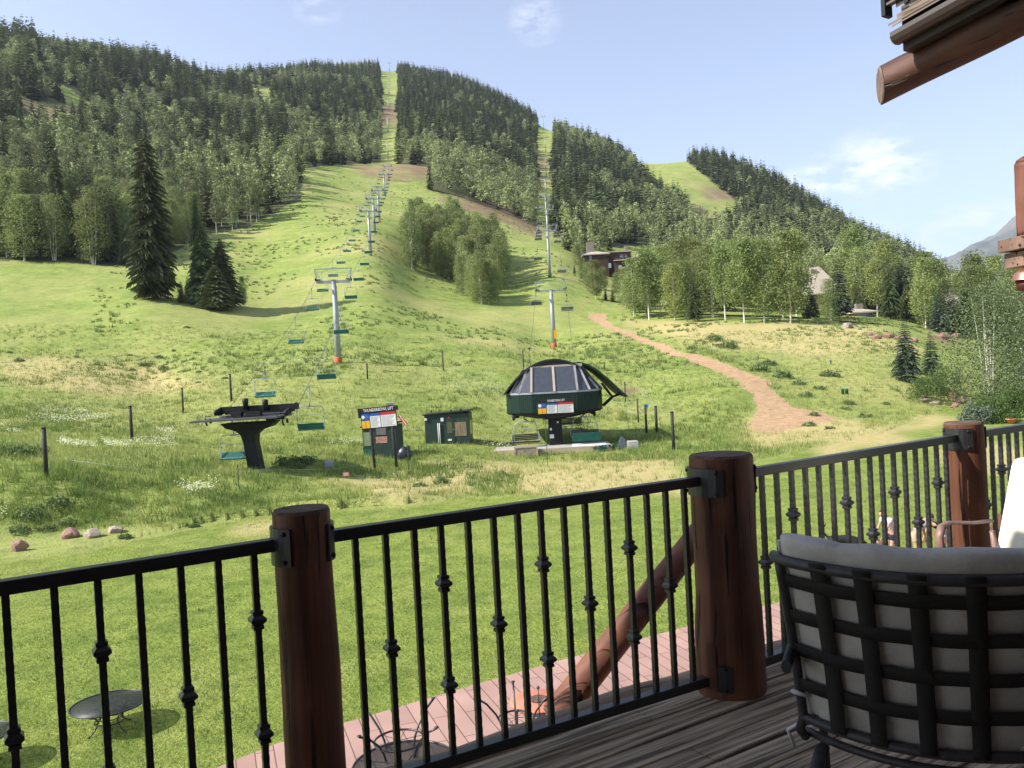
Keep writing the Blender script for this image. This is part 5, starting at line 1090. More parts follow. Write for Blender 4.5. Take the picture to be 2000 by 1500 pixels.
# orange flower pot
g = gp(1975, 828); o = thing('flower_pot', 'orange clay flower pot at the lawn edge in front of the dense shrub', 'flower pot', g); mb = MB(); mb.lathe([(.2, 0), (.34, .32), (.38, .34), (.38, .42), (.30, .42), (.28, .34)], 16); mb.build('pot', mat('terracotta', (.60, .20, .10), (.5, .16, .08)), o); V_, F_ = leaf_blob(9, .4, .4, .4, 500, .05); q = link(bpy.data.objects.new('plant', npmesh('plant', V_, F_, M_BUSH)), o); q.location = (0, 0, .4)
g = gp(1998, 815)
# ---- houses among the trees
M_BRWN = mat('brown_log_wall', (.075, .04, .028), (.05, .028, .02), rough=.8, scale=1, stretch=(.3, .3, 4)); M_TANR = mat('tan_shingle_roof', (.46, .40, .32), (.34, .29, .23), rough=.9, scale=2.5, stretch=(1, 1, 4)); M_CHIM = mat('stone_chimney', (.26, .22, .19), (.18, .15, .13), scale=3, bump=.6); M_WIN = mat('house_window', (.12, .14, .17), rough=.15, spec=.8)
def hip(mb, x0, x1, y0, y1, z, h, ov=.6):
    x0 -= ov; x1 += ov; y0 -= ov; y1 += ov; w_ = (y1 - y0) / 2; a, b = (x0 + w_ * .8, x1 - w_ * .8) if x1 - x0 > 1.6 * w_ else ((x0 + x1) / 2 - .3, (x0 + x1) / 2 + .3); ym = (y0 + y1) / 2
    mb.add([(x0, y0, z), (x1, y0, z), (x1, y1, z), (x0, y1, z), (a, ym, z + h), (b, ym, z + h), (x0, y0, z - .3), (x1, y0, z - .3), (x1, y1, z - .3), (x0, y1, z - .3)], [(0, 1, 5, 4), (1, 2, 5), (2, 3, 4, 5), (3, 0, 4), (6, 7, 1, 0), (7, 8, 2, 1), (8, 9, 3, 2), (9, 6, 0, 3), (9, 8, 7, 6)])
g = gp(1205, 545); g = P(1205, 535, g[1]); k = g[1] / FPX
o = thing('chalet', 'dark brown chalet with pale hipped roofs and a stone chimney above the grove', 'house', g - np.array([0, 0, 1.5]))
X = lambda u: (u - 1205) * k; Zz = lambda v: (535 - v) * k + 1.5
W_ = MB(); W_.box(((X(1143) + X(1190)) / 2, 5, Zz(495) / 2), (X(1190) - X(1143), 10, Zz(495))); W_.box(((X(1186) + X(1236)) / 2, 7, Zz(490) / 2), (X(1236) - X(1186), 9, Zz(490))); W_.box(((X(1200) + X(1270)) / 2, 3, Zz(508) / 2), (X(1270) - X(1200), 6, Zz(508))); wl = W_.build('wall', M_BRWN, o)
mb = MB(); hip(mb, X(1143), X(1190), 0, 10, Zz(494), 1.7); hip(mb, X(1188), X(1236), 2.5, 11.5, Zz(489.5), .7); hip(mb, X(1203), X(1240), 0, 6, Zz(508), .5); hip(mb, X(1240), X(1270), -1, 6, Zz(504), 1.8); rf = mb.build('roof', M_TANR, o)
mb = MB(); mb.box((X(1158), 5, Zz(480)), (14 * k, 2, 26 * k)); mb.build('chimney', M_CHIM, rf); mb = MB(); mb.box((X(1230), 6, Zz(483)), (5 * k, 1.2, 12 * k)); mb.build('chimney', M_CHIM, rf)
for u, v, a_, b_ in ((1218, 499, 7, 6), (1226, 499, 4, 6), (1155, 501, 5, 8), (1192, 518, 5, 9), (1212, 522, 6, 7), (1227, 520, 6, 8), (1258, 514, 5, 6)):
    y = {1218: 2.5, 1226: 2.5, 1155: 0, 1192: 0}.get(u, 0); mb = MB(); mb.box((X(u), y - .05, Zz(v)), (a_ * k, .12, b_ * k)); mb.build('window', MATS['house_window'] if v < 505 else mat('pale_house_window', (.35, .40, .45), rough=.3), o)
def villa(u, v, w_, h_, rh, label, extra=True, back=0.):
    g = P(u, v, HD); k = HD / FPX; z0 = float(hgt(g[0], g[1])); hh = g[2] - z0
    o = thing('villa', label, 'house', (g[0], g[1], z0 - .3))
    mb = MB(); mb.box((0, 5, hh / 2), (w_ * k, 10, hh)); mb.build('wall', mat('tan_wall', (.40, .30, .2), (.33, .25, .17)), o)
    mb = MB(); hip(mb, -w_ * k / 2, w_ * k / 2, 0, 10, hh, rh * k, .9); rf = mb.build('roof', M_TANR, o)
    mb = MB(); mb.box((w_ * k * .12, 4, hh + rh * k * .75), (1.6, 1.2, 2.4)); mb.build('chimney', M_CHIM, rf)
    for q in (-.3, 0, .3): mb = MB(); mb.box((q * w_ * k, -.04, hh * .55), (1.2, .1, 1.3)); mb.build('window', M_WIN, o)
    return o
HD = 236.; villa(1588, 572, 108, 90, 56, 'villa with a steep tan shingle roof showing between the aspens')
HD = 216.; villa(1862, 598, 50, 60, 42, 'villa with a tan shingle roof behind the drooping spruces on the right')
HD = 190.; villa(1688, 606, 34, 26, 10, 'low tan villa wall glimpsed through the trees above the boulder')
# drive in front of the aspens
mb = MB(); pts = [(1235, 611), (1300, 611), (1360, 614), (1450, 617), (1550, 620), (1640, 628), (1720, 634), (1800, 640)]
q = [gp(u, v) for u, v in pts]; mb.add([p + [0, -1.2, .06] for p in q] + [p + [0, 1.6, .10] for p in q], [(i, i + 1, len(q) + i + 1, len(q) + i) for i in range(len(q) - 1)]); tag(mb.build('drive', mat('pale_gravel', (.42, .38, .33), (.33, .3, .26), scale=2), None), 'pale gravel drive running under the aspens', 'drive', kind='structure')
# ------------------------------------------------------------ the deck, its railing and the house roof
P1 = np.array([-.80, 3.04]); E_ = np.array([.850, .527]); E_ /= np.linalg.norm(E_); N_ = np.array([-E_[1], E_[0]]); DA = math.atan2(E_[1], E_[0])
def L2W(a, n, z): q = P1 + E_ * a + N_ * n; return np.array([q[0], q[1], z])
DZ = 4.48
def wood(name, c1, c2, sc=2., st=(1, 1, .08), bump=.5, rough=.6, spec=.3, lo=.3, hi=.7):
    m = mat(name, c1, c2, rough=rough, scale=sc, stretch=st, bump=bump, dist=.01, spec=spec, lo=lo, hi=hi, detail=8)
    t = m.node_tree; N = t.nodes; L = t.links; b = N['Principled BSDF']; src = b.inputs['Base Color'].links[0].from_socket
    co = N.new('ShaderNodeTexCoord'); mp = N.new('ShaderNodeMapping'); mn_ = min(st); mp.inputs['Scale'].default_value = tuple(.035 if s == mn_ and mn_ < .5 else 1 for s in st); L.new(co.outputs['Object'], mp.inputs[0])
    nz = N.new('ShaderNodeTexNoise'); nz.inputs['Scale'].default_value = 26; nz.inputs['Detail'].default_value = 5; L.new(mp.outputs[0], nz.inputs['Vector'])
    r = N.new('ShaderNodeMapRange'); r.inputs[1].default_value = .60; r.inputs[2].default_value = .66; L.new(nz.outputs['Fac'], r.inputs[0])
    n2 = N.new('ShaderNodeTexNoise'); n2.inputs['Scale'].default_value = 1.7; n2.inputs['Detail'].default_value = 3; L.new(co.outputs['Object'], n2.inputs['Vector']); r2 = N.new('ShaderNodeMapRange'); r2.inputs[1].default_value = .35; r2.inputs[2].default_value = .65; r2.inputs[3].default_value = .6; r2.inputs[4].default_value = 1.25; L.new(n2.outputs['Fac'], r2.inputs[0])
    hs = N.new('ShaderNodeHueSaturation'); L.new(src, hs.inputs['Color']); L.new(r2.outputs[0], hs.inputs['Value'])
    mx = N.new('ShaderNodeMix'); mx.data_type = 'RGBA'; L.new(r.outputs[0], mx.inputs['Factor']); L.new(hs.outputs[0], mx.inputs['A']); mx.inputs['B'].default_value = tuple(c * .18 for c in c2) + (1,); L.new(mx.outputs['Result'], b.inputs['Base Color'])
    bn = N.new('ShaderNodeBump'); bn.invert = True; bn.inputs['Strength'].default_value = .9; bn.inputs['Distance'].default_value = .012; L.new(r.outputs[0], bn.inputs['Height'])
    if b.inputs['Normal'].links: L.new(b.inputs['Normal'].links[0].from_socket, bn.inputs['Normal'])
    L.new(bn.outputs[0], b.inputs['Normal']); return m
M_LOG = wood('stained_log', (.185, .068, .033), (.060, .022, .013), sc=16, st=(1, 1, .05), rough=.6, spec=.3, bump=.8)
M_LOGH = wood('stained_log_side', (.25, .078, .038), (.10, .035, .02), sc=7, st=(1, .07, 1), rough=.5)
M_END = mat('log_end_grain', (.14, .085, .06), (.07, .045, .035), rough=.9, scale=14, bump=.6, dist=.01)
M_ENDL = mat('pale_log_end', (.20, .15, .115), (.11, .08, .065), rough=.9, scale=22, bump=.6, dist=.01)
M_IRON = mat('black_iron', (.012, .012, .014), (.018, .018, .02), rough=.38, scale=30, spec=.6, bump=.15, dist=.003)
def boards_mat():
    m = mat('weathered_deck', (.52, .405, .275), (.10, .074, .048), rough=.85, scale=11, stretch=(.10, 3.0, 1), bump=.9, dist=.008, lo=.38, hi=.6, detail=9)
    return m
M_DECK = boards_mat()
deck = thing('deck', 'weathered grey plank balcony deck underfoot', 'deck', L2W(0, 0, DZ), DA)
mb = MB(); r_ = random.Random(5); bw = .138
for k in range(34):
    y0 = .03 - k * (bw + .013); x = -6.
    while x < 8.5:
        L_ = r_.uniform(2.2, 4.2); dz = r_.uniform(-.003, .003)
        mb.box((x + L_ / 2, y0 - bw / 2, -.019 + dz), (L_ - .004, bw, .038), Matrix.Rotation(r_.uniform(-.0015, .0015), 4, 'Z')); x += L_
mb.build('boards', M_DECK, deck, bevel=.004)
mb = MB()
for x in np.arange(-6, 8.5, .6): mb.box((x, -2.3, -.16), (.05, 4.5, .2))
mb.build('joist', wood('joist_wood', (.14, .1, .07), (.08, .06, .045), st=(1, .1, 1)), deck)
def rough_log(mb, a, b, r, seed, n=18, rings=16, wob=.05, taper=0., groove=None, ends=True):
    """a log between two points with an uneven surface; groove = (angle, from, to, depth)"""
    a = Vector([float(q) for q in a]); b = Vector([float(q) for q in b]); d = (b - a).normalized(); x, y = frame_of(d); from mathutils import noise as mn
    vs = []
    for i in range(rings + 1):
        f = i / rings; p = a.lerp(b, f)
        for k in range(n):
            t = 6.28318 * k / n; q = r * (1 + taper * (f - .5)) * (1 + wob * mn.noise(Vector((math.cos(t) * .9, math.sin(t) * .9 + seed, f * (b - a).length * 2.2))) * 1.6 + wob * .4 * mn.noise(Vector((math.cos(t) * 3, math.sin(t) * 3 + seed, f * 9))))
            if groove:
                for ga, g0, g1, gd_ in groove:
                    if k == int(ga / 6.28318 * n) % n and g0 <= f <= g1: q -= gd_
            vs.append(p + (x * math.cos(t) + y * math.sin(t)) * q)
    fs = [(i * n + k, i * n + (k + 1) % n, (i + 1) * n + (k + 1) % n, (i + 1) * n + k) for i in range(rings) for k in range(n)]
    mb.add(vs, fs, True)
    if ends:
        k0 = len(mb.v) - len(vs); mb.f.append([k0 + k for k in range(n)][::-1]); mb.sm.append(False); mb.f.append([k0 + rings * n + k for k in range(n)]); mb.sm.append(False)
    return vs
mb = MB(); rough_log(mb, (-6, .17, -.06), (8.5, .17, -.06), .085, 3, rings=90, wob=.16); mb.build('edge_log', wood('old_edge_log', (.40, .28, .17), (.16, .11, .075), sc=5, st=(.12, 1.5, 1.5), bump=.8), deck)
mb = MB(); mb.box((1, .02, -.25), (14, .05, .3)); mb.build('rim_joist', MATS['joist_wood'], deck)
# log posts
POSTS = []
def post(c, rad_, ztop, zbot, lb, seed, groove, taper=-.06, faces=28):
    o = thing('log_post', lb, 'log post', (c[0], c[1], zbot))
    mb = MB(); h = ztop - zbot; vs = rough_log(mb, (0, 0, 0), (0, 0, h), rad_, seed, n=faces, rings=40, wob=.06, taper=taper, groove=groove, ends=False); k0 = 0
    n = faces; mb.f.append([k for k in range(n)][::-1]); mb.sm.append(False); mb.build('shaft', M_LOG, o)
    top = [Vector(v) for v in vs[-n:]]; mb = MB(); mb.add([v * 1.0 for v in top] + [Vector((v.x * .94, v.y * .94, v.z + .012)) for v in top], [(k, (k + 1) % n, n + (k + 1) % n, n + k) for k in range(n)] + [list(range(n, 2 * n))]); mb.build('top_cut', M_END, o)
    POSTS.append(c); return o
A1 = 3.9; post((-.80, 3.04), .108, 5.628, 3.6, 'slim dark log post at the left third of the railing', 1, [(4.4, .45, .95, .012)], taper=-.12)
post((1.0, 4.06), .158, 5.628, 4.4, 'thickest log post in the middle of the railing, deeply cracked', 2, [(3.6, .1, .97, .022), (4.15, .3, .8, .012)], taper=-.12)
post((2.88, 5.31), .118, 5.605, 3.6, 'sunlit orange log post at the right of the railing', 3, [(3.9, .6, .97, .012)], taper=-.08)
post((-2.62, 1.9), .11, 5.62, 3.6, 'log post just outside the left border of the view', 4, None)
post((4.72, 6.45), .118, 5.6, 3.6, 'log post beyond the right border of the view', 5, None)
# the railing panels
def baluster_mesh(kind, H):
    mb = MB(); k = 44; r_ = random.Random(4); pts = [(0, 0, H * i / k) for i in range(k + 1)]; rr = [.0158 * (1 + .045 * ((i % 2) * 2 - 1)) for i in range(k + 1)]
    mb.tube(pts, rr, 4, smooth=False, caps=True); M_ = Matrix.Rotation(rad(45), 4, 'Z'); mb.v = [tuple(M_ @ Vector(p)) for p in mb.v]; return mb
def collar_mesh(z):
    mb = MB(); M_ = Matrix.Translation((0, 0, z)) @ Matrix.Rotation(rad(45), 4, 'Z')
    mb.lathe([(.016, -.036), (.026, -.032), (.026, -.020), (.021, -.018), (.038, -.005), (.038, .005), (.021, .018), (.026, .020), (.026, .032), (.016, .036)], 4, M=M_)
    mb.sm = [False] * len(mb.sm); return mb
RZ1 = 5.545; RB = 4.58; HB = RZ1 - .045 - RB
proto = {}
def bal(kind, parent, loc):
    if kind not in proto:
        o = baluster_mesh(kind, HB).build('baluster', M_IRON, parent)
        for z in {0: (), 1: (HB * .515,), 2: (HB * .30, HB * .745)}[kind]:
            collar_mesh(z).build('collar', M_IRON, o)
        proto[kind] = o
    else:
        o = proto[kind].copy(); C.objects.link(o); o.parent = parent
        for ch in proto[kind].children: c = ch.copy(); C.objects.link(c); c.parent = o
    o.location = loc; return o
def panel(p, q, r0, r1, us, kinds, lb, brk=(1, 1)):
    p = np.array(p); q = np.array(q); d = (q - p); L_ = np.linalg.norm(d); d /= L_; ang = math.atan2(d[1], d[0])
    o = thing('railing_panel', lb, 'railing', (p[0], p[1], 0), ang)
    a, b = r0 - .01, L_ - r1 + .01
    mb = MB(); mb.box(((a + b) / 2, 0, RZ1 - .0225), (b - a, .05, .045)); mb.build('top_rail', M_IRON, o, bevel=.003)
    mb = MB(); mb.box(((a + b) / 2, 0, RB - .022), (b - a, .05, .044)); mb.build('bottom_rail', M_IRON, o, bevel=.003)
    for u, kd in zip(us, kinds):
        if isinstance(u, tuple): t = u[0]
        else:
            v = 1000.
            for _ in range(4):                                     # where the line of sight crosses the railing plane
                r = ray(u, v); A = np.array([[r[0], -d[0]], [r[1], -d[1]]]); s_, t = np.linalg.solve(A, p); v = float(proj(r[0] * s_, r[1] * s_, 5.5)[1])
        bal(kd, o, (float(t), 0, RB))
    for side, rr_, on in ((0, r0, brk[0]), (1, r1, brk[1])):
        if not on: continue
        cx = 0 if side == 0 else L_; sg = 1 if side == 0 else -1
        for zc, hh in ((RZ1 - .03, .135), (RB - .0, .125)):
            mb = MB(); n = 9; vs = []
            for i in range(n):
                t = rad(-50 + 100 * i / (n - 1)); t = t if side == 0 else math.pi - t
                for R_, z in ((rr_ * 1.0, -hh / 2), (rr_ * 1.07 + .004, -hh / 2), (rr_ * 1.07 + .004, hh / 2), (rr_ * 1.0, hh / 2)): vs.append((cx + R_ * math.cos(t), R_ * math.sin(t), zc + z))
            fs = []
            for i in range(n - 1):
                for k in range(4): fs.append((i * 4 + k, i * 4 + (k + 1) % 4, (i + 1) * 4 + (k + 1) % 4, (i + 1) * 4 + k))
            fs += [(0, 1, 2, 3), tuple((n - 1) * 4 + k for k in (3, 2, 1, 0))]; mb.add(vs, fs); br = mb.build('bracket', M_IRON, o)
            mb = MB()
            for t in (-38, 38):
                for z in (-.05, .05):
                    tt = rad(t) if side == 0 else math.pi - rad(t); M_ = Matrix.Translation((cx + (rr_ * 1.07 + .004) * math.cos(tt), (rr_ * 1.07 + .004) * math.sin(tt), zc + z)) @ Matrix.Rotation(tt, 4, 'Z') @ Matrix.Rotation(rad(90), 4, 'Y')
                    mb.lathe([(.010, -.002), (.008, .006), (.002, .008)], 8, M=M_)
            mb.build('bolt', M_STEEL, br)
    return o
panel((-2.62, 1.9), (-.80, 3.04), .11, .104, [(.2,), (.33,), (.46,), (.59,), (.72,), (.85,), 10, 105, 190, 270, 352, 425, 495], [0, 1, 0, 2, 0, 0, 1, 0, 2, 0, 1, 0, 2], 'black iron railing panel left of the slim dark post')
panel((-.80, 3.04), (1.0, 4.06), .104, .150, [693, 752, 808, 860, 913, 963, 1010, 1055, 1100, 1142, 1183, 1224, 1262, 1299, 1335], [0, 1, 0, 2, 0, 1, 0, 2, 0, 1, 0, 2, 0, 1, 0], 'black iron railing panel between the slim dark post and the thickest post')
panel((1.0, 4.06), (2.88, 5.31), .150, .114, [1487, 1516, 1545, 1572, 1598, 1624, 1650, 1674, 1698, 1721, 1744, 1766, 1787, 1807, 1828, 1846], [1, 0, 2, 0, 1, 0, 2, 0, 1, 0, 2, 0, 1, 0, 2, 0], 'black iron railing panel between the thickest post and the sunlit post')
panel((2.88, 5.31), (4.72, 6.45), .114, .118, [1920, 1936, 1953, 1969, 1985, 2001, 2017, 2033, 2048, 2063, 2078, 2092, 2106], [1, 0, 2, 0, 1, 0, 2, 0, 1, 0, 2, 0, 1], 'black iron railing panel right of the sunlit post')
# diagonal log braces outside the railing
o = thing('log_brace', 'reddish diagonal log brace behind the railing, left of the thickest post', 'log brace', P(1230, 1225, 4.75))
c_ = P(1230, 1225, 4.75); mb = MB(); rough_log(mb, P(1368, 1040, 5.0) - c_, P(1085, 1400, 4.55) - c_, .083, 8, n=20, rings=24, wob=.05, taper=.16); mb.build('shaft', wood('lit_red_log', (.20, .085, .052), (.11, .043, .03), sc=12, st=(.35, 1, .35)), o)
mb = MB(); d_ = (P(1085, 1400, 4.55) - P(1368, 1040, 5.0)); d_ /= np.linalg.norm(d_); e0 = P(1085, 1400, 4.55) - c_; rough_log(mb, e0 - d_ * .01, e0 + d_ * .012, .082, 8, n=20, rings=2); mb.build('cut_end', M_END, o)
o = thing('log_brace', 'diagonal log brace behind the railing right of the sunlit post', 'log brace', P(1930, 1085, 6.1)); c_ = P(1930, 1085, 6.1)
mb = MB(); rough_log(mb, P(2010, 975, 6.4) - c_, P(1800, 1270, 5.8) - c_, .11, 9, n=20, rings=24, wob=.05); mb.build('shaft', MATS['lit_red_log'], o)
# ---- the house whose deck this is: wall behind the viewer, gutter roof, added shading slabs overhead
def lbox(mb, a0, a1, n0, n1, z0, z1): mb.box(((a0 + a1) / 2, (n0 + n1) / 2, (z0 + z1) / 2 - DZ), (a1 - a0, n1 - n0, z1 - z0))
def shear(mb): mb.v = [(x, y, z - .135 * (y + .05)) for x, y, z in mb.v]; return mb
house = thing('log_house', 'log house roof with gutter jutting in over the deck at the top right', 'house', L2W(0, 0, DZ), DA)
M_HWALL = wood('house_log_wall', (.16, .075, .04), (.09, .04, .025), sc=2, st=(.2, 1, 3)); M_SOFF = wood('dark_soffit', (.050, .037, .032), (.035, .026, .022), sc=3, st=(1, .15, 1), rough=.6); M_FASC = wood('brown_fascia', (.062, .046, .040), (.045, .034, .03), sc=3, st=(1, .15, 1), rough=.5)
mb = MB(); lbox(mb, -9, 8.5, -4.75, -4.5, 0, 8.6); mb.build('wall', M_HWALL, house)
mb = MB(); lbox(mb, -9, -.25, -4.5, .45, 8.5, 8.62); lbox(mb, -9, -.9, .45, 1.9, 8.505, 8.625); lbox(mb, .80, 1.9, -4.5, .30, 8.56, 8.66); mb.build('added_shade_roof', M_SOFF, house)  # unseen slabs, shaped to shade the deck and let sun through one gap
lg = MB(); rough_log(lg, (3.68, .03, 7.70 - DZ), (3.68, -4.5, 7.70 - DZ), .104, 12, n=28, rings=40, wob=.06, taper=.0, groove=[(1.6, 0, .12, .014), (4.2, 0, .05, .02)], ends=False)
for i in range(4):
    for k in range(28):
        x_, y_, z_ = lg.v[i * 28 + k]; lg.v[i * 28 + k] = (x_, y_ + (x_ - 3.68) * .85 * (1 - i / 4.) + (z_ - 7.70 + DZ) * .1 * (1 - i / 4.), z_)
shear(lg); pu = lg.build('purlin', wood('purlin_log', (.11, .05, .034), (.045, .022, .018), sc=7, st=(1, .09, 1), rough=.55), house)
vs = lg.v[:28]; mb = MB(); c0 = sum((Vector(q) for q in vs), Vector()) / 28; mb.add([Vector(v) + Vector((0, .003, 0)) for v in vs] + [c0 + (Vector(v) - c0) * .93 + Vector((0, .012, 0)) for v in vs], [(k, (k + 1) % 28, 28 + (k + 1) % 28, 28 + k) for k in range(28)] + [list(range(28, 56))]); mb.build('end_grain', M_ENDL, pu)
mb = MB(); lbox(mb, 3.60, 3.66, -4.5, -.20, 7.77, 8.02); lbox(mb, 3.50, 3.60, -4.5, -.235, 7.75, 8.0); shear(mb).build('fascia', M_FASC, house)
mb = MB(); lbox(mb, 3.52, 8.4, -4.5, -.19, 8.02, 8.06); mb.v = [(x, y, z + .5 * (x - 3.52)) for x, y, z in mb.v]; shear(mb).build('soffit', M_SOFF, house)
prof = [(3.415, 7.85), (3.405, 7.845), (3.405, 7.82), (3.42, 7.797), (3.45, 7.785), (3.49, 7.79), (3.495, 7.85), (3.485, 7.85), (3.482, 7.80), (3.45, 7.796), (3.425, 7.81), (3.415, 7.825)]
mb = MB(); mb.prism([(a, z - DZ) for a, z in prof], -.22, -4.5, axis='y'); mb.add([(a, -.218, z - DZ) for a, z in [(3.415, 7.85), (3.405, 7.82), (3.42, 7.797), (3.45, 7.785), (3.49, 7.79), (3.495, 7.85)]], [(0, 1, 2, 3, 4, 5)])
for y in (-.9, -1.9, -2.9): mb.box((3.45, y, 7.855 - DZ), (.13, .03, .012))
shear(mb).build('gutter', mat('brown_gutter', (.07, .055, .05), (.055, .043, .04), rough=.4, spec=.5), house)
mb = MB()
for k, (a0, z0, y0, dz) in enumerate(((3.395, 7.862, -.24, .010), (3.41, 7.885, -.21, .014), (3.43, 7.912, -.25, .022), (3.455, 7.95, -.31, .026), (3.48, 7.99, -.36, .026), (3.50, 8.03, -.36, .03))): mb.box(((a0 + 8.4) / 2, (y0 - 4.5) / 2, z0 - DZ + .5 * dz), (8.4 - a0, y0 + 4.5, dz))
mb.v = [(x, y, z + (.5 * (x - 3.45) if x > 5 else 0)) for x, y, z in mb.v]; shear(mb).build('shingles', wood('wood_shingles', (.17, .13, .095), (.07, .052, .04), sc=9, st=(1, .25, 1), bump=.8), house)
sr = MB()
for z in (8.06, 8.115, 8.17, 8.225): sr.box((3.52, (-.13 - 4.5) / 2, z - DZ), (.04, 4.37, .014))
srf = shear(sr).build('snow_rail', mat('bronze_rail', (.07, .06, .05), (.16, .14, .12), rough=.5, scale=3), house); mb = MB()
for y in (-.13, -.27, -.95, -1.6, -2.3): lbox(mb, 3.49, 3.56, y - .012, y + .012, 8.0, 8.28)
shear(mb).build('bracket', M_STEEL, srf)
# corner of the neighbouring porch at the right border
nb = thing('neighbour_porch', 'red log corner post on stacked beams at the right border', 'porch', P(2000, 500, 7))
c_ = P(2000, 500, 7)
mb = MB(); rough_log(mb, P(2014, 458, 7) - c_, P(2009, 318, 7) - c_, .105, 15, n=24, rings=20, wob=.03); t0 = P(2009, 318, 7) - c_; mb.lathe([(.103, 0), (.09, .03), (.05, .055), (.01, .065)], 24, c=t0); mb.build('post', wood('neighbour_log', (.22, .09, .058), (.13, .05, .034), sc=9), nb)
M_BM = wood('weathered_beam', (.24, .15, .11), (.13, .085, .065), sc=6, st=(.1, 1, 1))
mb = MB(); mb.box(P(2055, 474, 6.9) - c_ + np.array([.80, .11, 0]), (2.38, .3, .105), Matrix.Rotation(rad(8), 4, 'Z')); mb.build('upper_beam', M_BM, nb, bevel=.006)
mb = MB(); mb.box(P(2062, 504, 6.95) - c_ + np.array([.80, .11, 0]), (2.38, .24, .125), Matrix.Rotation(rad(8), 4, 'Z')); mb.build('lower_beam', M_BM, nb, bevel=.006)
mb = MB(); q_ = P(2062, 504, 6.95) - c_ + np.array([1.75, .24, -.06]); rough_log(mb, q_ - np.array([0, 0, float(q_[2] + c_[2])]), q_, .14, 16, n=20, rings=30); mb.build('column', MATS['neighbour_log'], nb)
o = thing('copper_lantern', 'copper hood lantern glinting under the porch beams at the right border', 'lamp', P(2006, 522, 6.85))
mb = MB(); mb.lathe([(.02, 0), (.06, -.01), (.10, -.05), (.115, -.10), (.118, -.105)], 20); mb.build('hood', mat('copper', (.75, .38, .25), (.6, .3, .2), rough=.28, metal=.9), o)
mb = MB(); mb.lathe([(.09, -.105), (.08, -.18), (.03, -.2)], 16); mb.build('lamp_shade', mat('dark_copper', (.12, .04, .03), rough=.4, metal=.4), o)
# ---- patio below
pat = mat('pink_pavers', (.46, .29, .26), (.38, .235, .21), rough=.85, scale=2); t = pat.node_tree; N = t.nodes; Lk = t.links
tcx = N.new('ShaderNodeTexCoord'); mpx = N.new('ShaderNodeMapping'); mpx.inputs['Rotation'].default_value = (0, 0, -DA - rad(78)); Lk.new(tcx.outputs['Object'], mpx.inputs[0])
bt = N.new('ShaderNodeTexBrick'); bt.inputs['Color1'].default_value = (.40, .25, .205, 1); bt.inputs['Color2'].default_value = (.345, .21, .175, 1); bt.inputs['Mortar'].default_value = (.13, .075, .06, 1); bt.inputs['Scale'].default_value = 1; bt.inputs['Mortar Size'].default_value = .012; bt.inputs['Brick Width'].default_value = 1.9; bt.inputs['Row Height'].default_value = .30; bt.inputs['Mortar Smooth'].default_value = .4
Lk.new(mpx.outputs[0], bt.inputs['Vector'])
mxx = N.new('ShaderNodeMix'); mxx.data_type = 'RGBA'; mxx.blend_type = 'MULTIPLY'; mxx.inputs['Factor'].default_value = .8; nzx = N.new('ShaderNodeTexNoise'); nzx.inputs['Scale'].default_value = .8; nzx.inputs['Detail'].default_value = 7; Lk.new(tcx.outputs['Object'], nzx.inputs['Vector']); rmx = N.new('ShaderNodeMapRange'); rmx.inputs[1].default_value = .3; rmx.inputs[2].default_value = .7; rmx.inputs[3].default_value = .78; rmx.inputs[4].default_value = 1.1; Lk.new(nzx.outputs['Fac'], rmx.inputs[0])
Lk.new(bt.outputs['Color'], mxx.inputs['A']); Lk.new(rmx.outputs[0], mxx.inputs['B']); Lk.new(mxx.outputs['Result'], N['Principled BSDF'].inputs['Base Color'])
edge = [Pz(u, v, .06) for u, v in ((250, 1545), (420, 1500), (530, 1456), (640, 1420), (700, 1404), (900, 1345), (1100, 1288), (1340, 1224), (1480, 1186), (1560, 1168), (1860, 1096), (2100, 1046))]
mb = MB(); far_ = [(q[0], q[1]) for q in edge]; poly = far_ + [(34, 20), (20, -6), (-8, -6), (far_[0][0] - 3, 6)]
mb.prism(poly, -.15, .06, axis='z'); tag(mb.build('patio', pat, None), 'pinkish paved patio strip below the deck', 'patio', kind='structure')
o = thing('round_rug', 'round terracotta coloured slab on the patio by the log brace', 'slab', Pz(1052, 1372, .062)); 
mb = MB(); mb.lathe([(.02, 0), (.52, 0), (.53, .03), (.5, .05), (.02, .05)], 32); mb.build('slab', mat('terracotta_slab', (.55, .20, .13), (.45, .16, .10), rough=.8, scale=3), o)
mb = MB(); mb.lathe([(.16, .05), (.16, .08), (.14, .09)], 16); mb.build('hub', M_END, o)
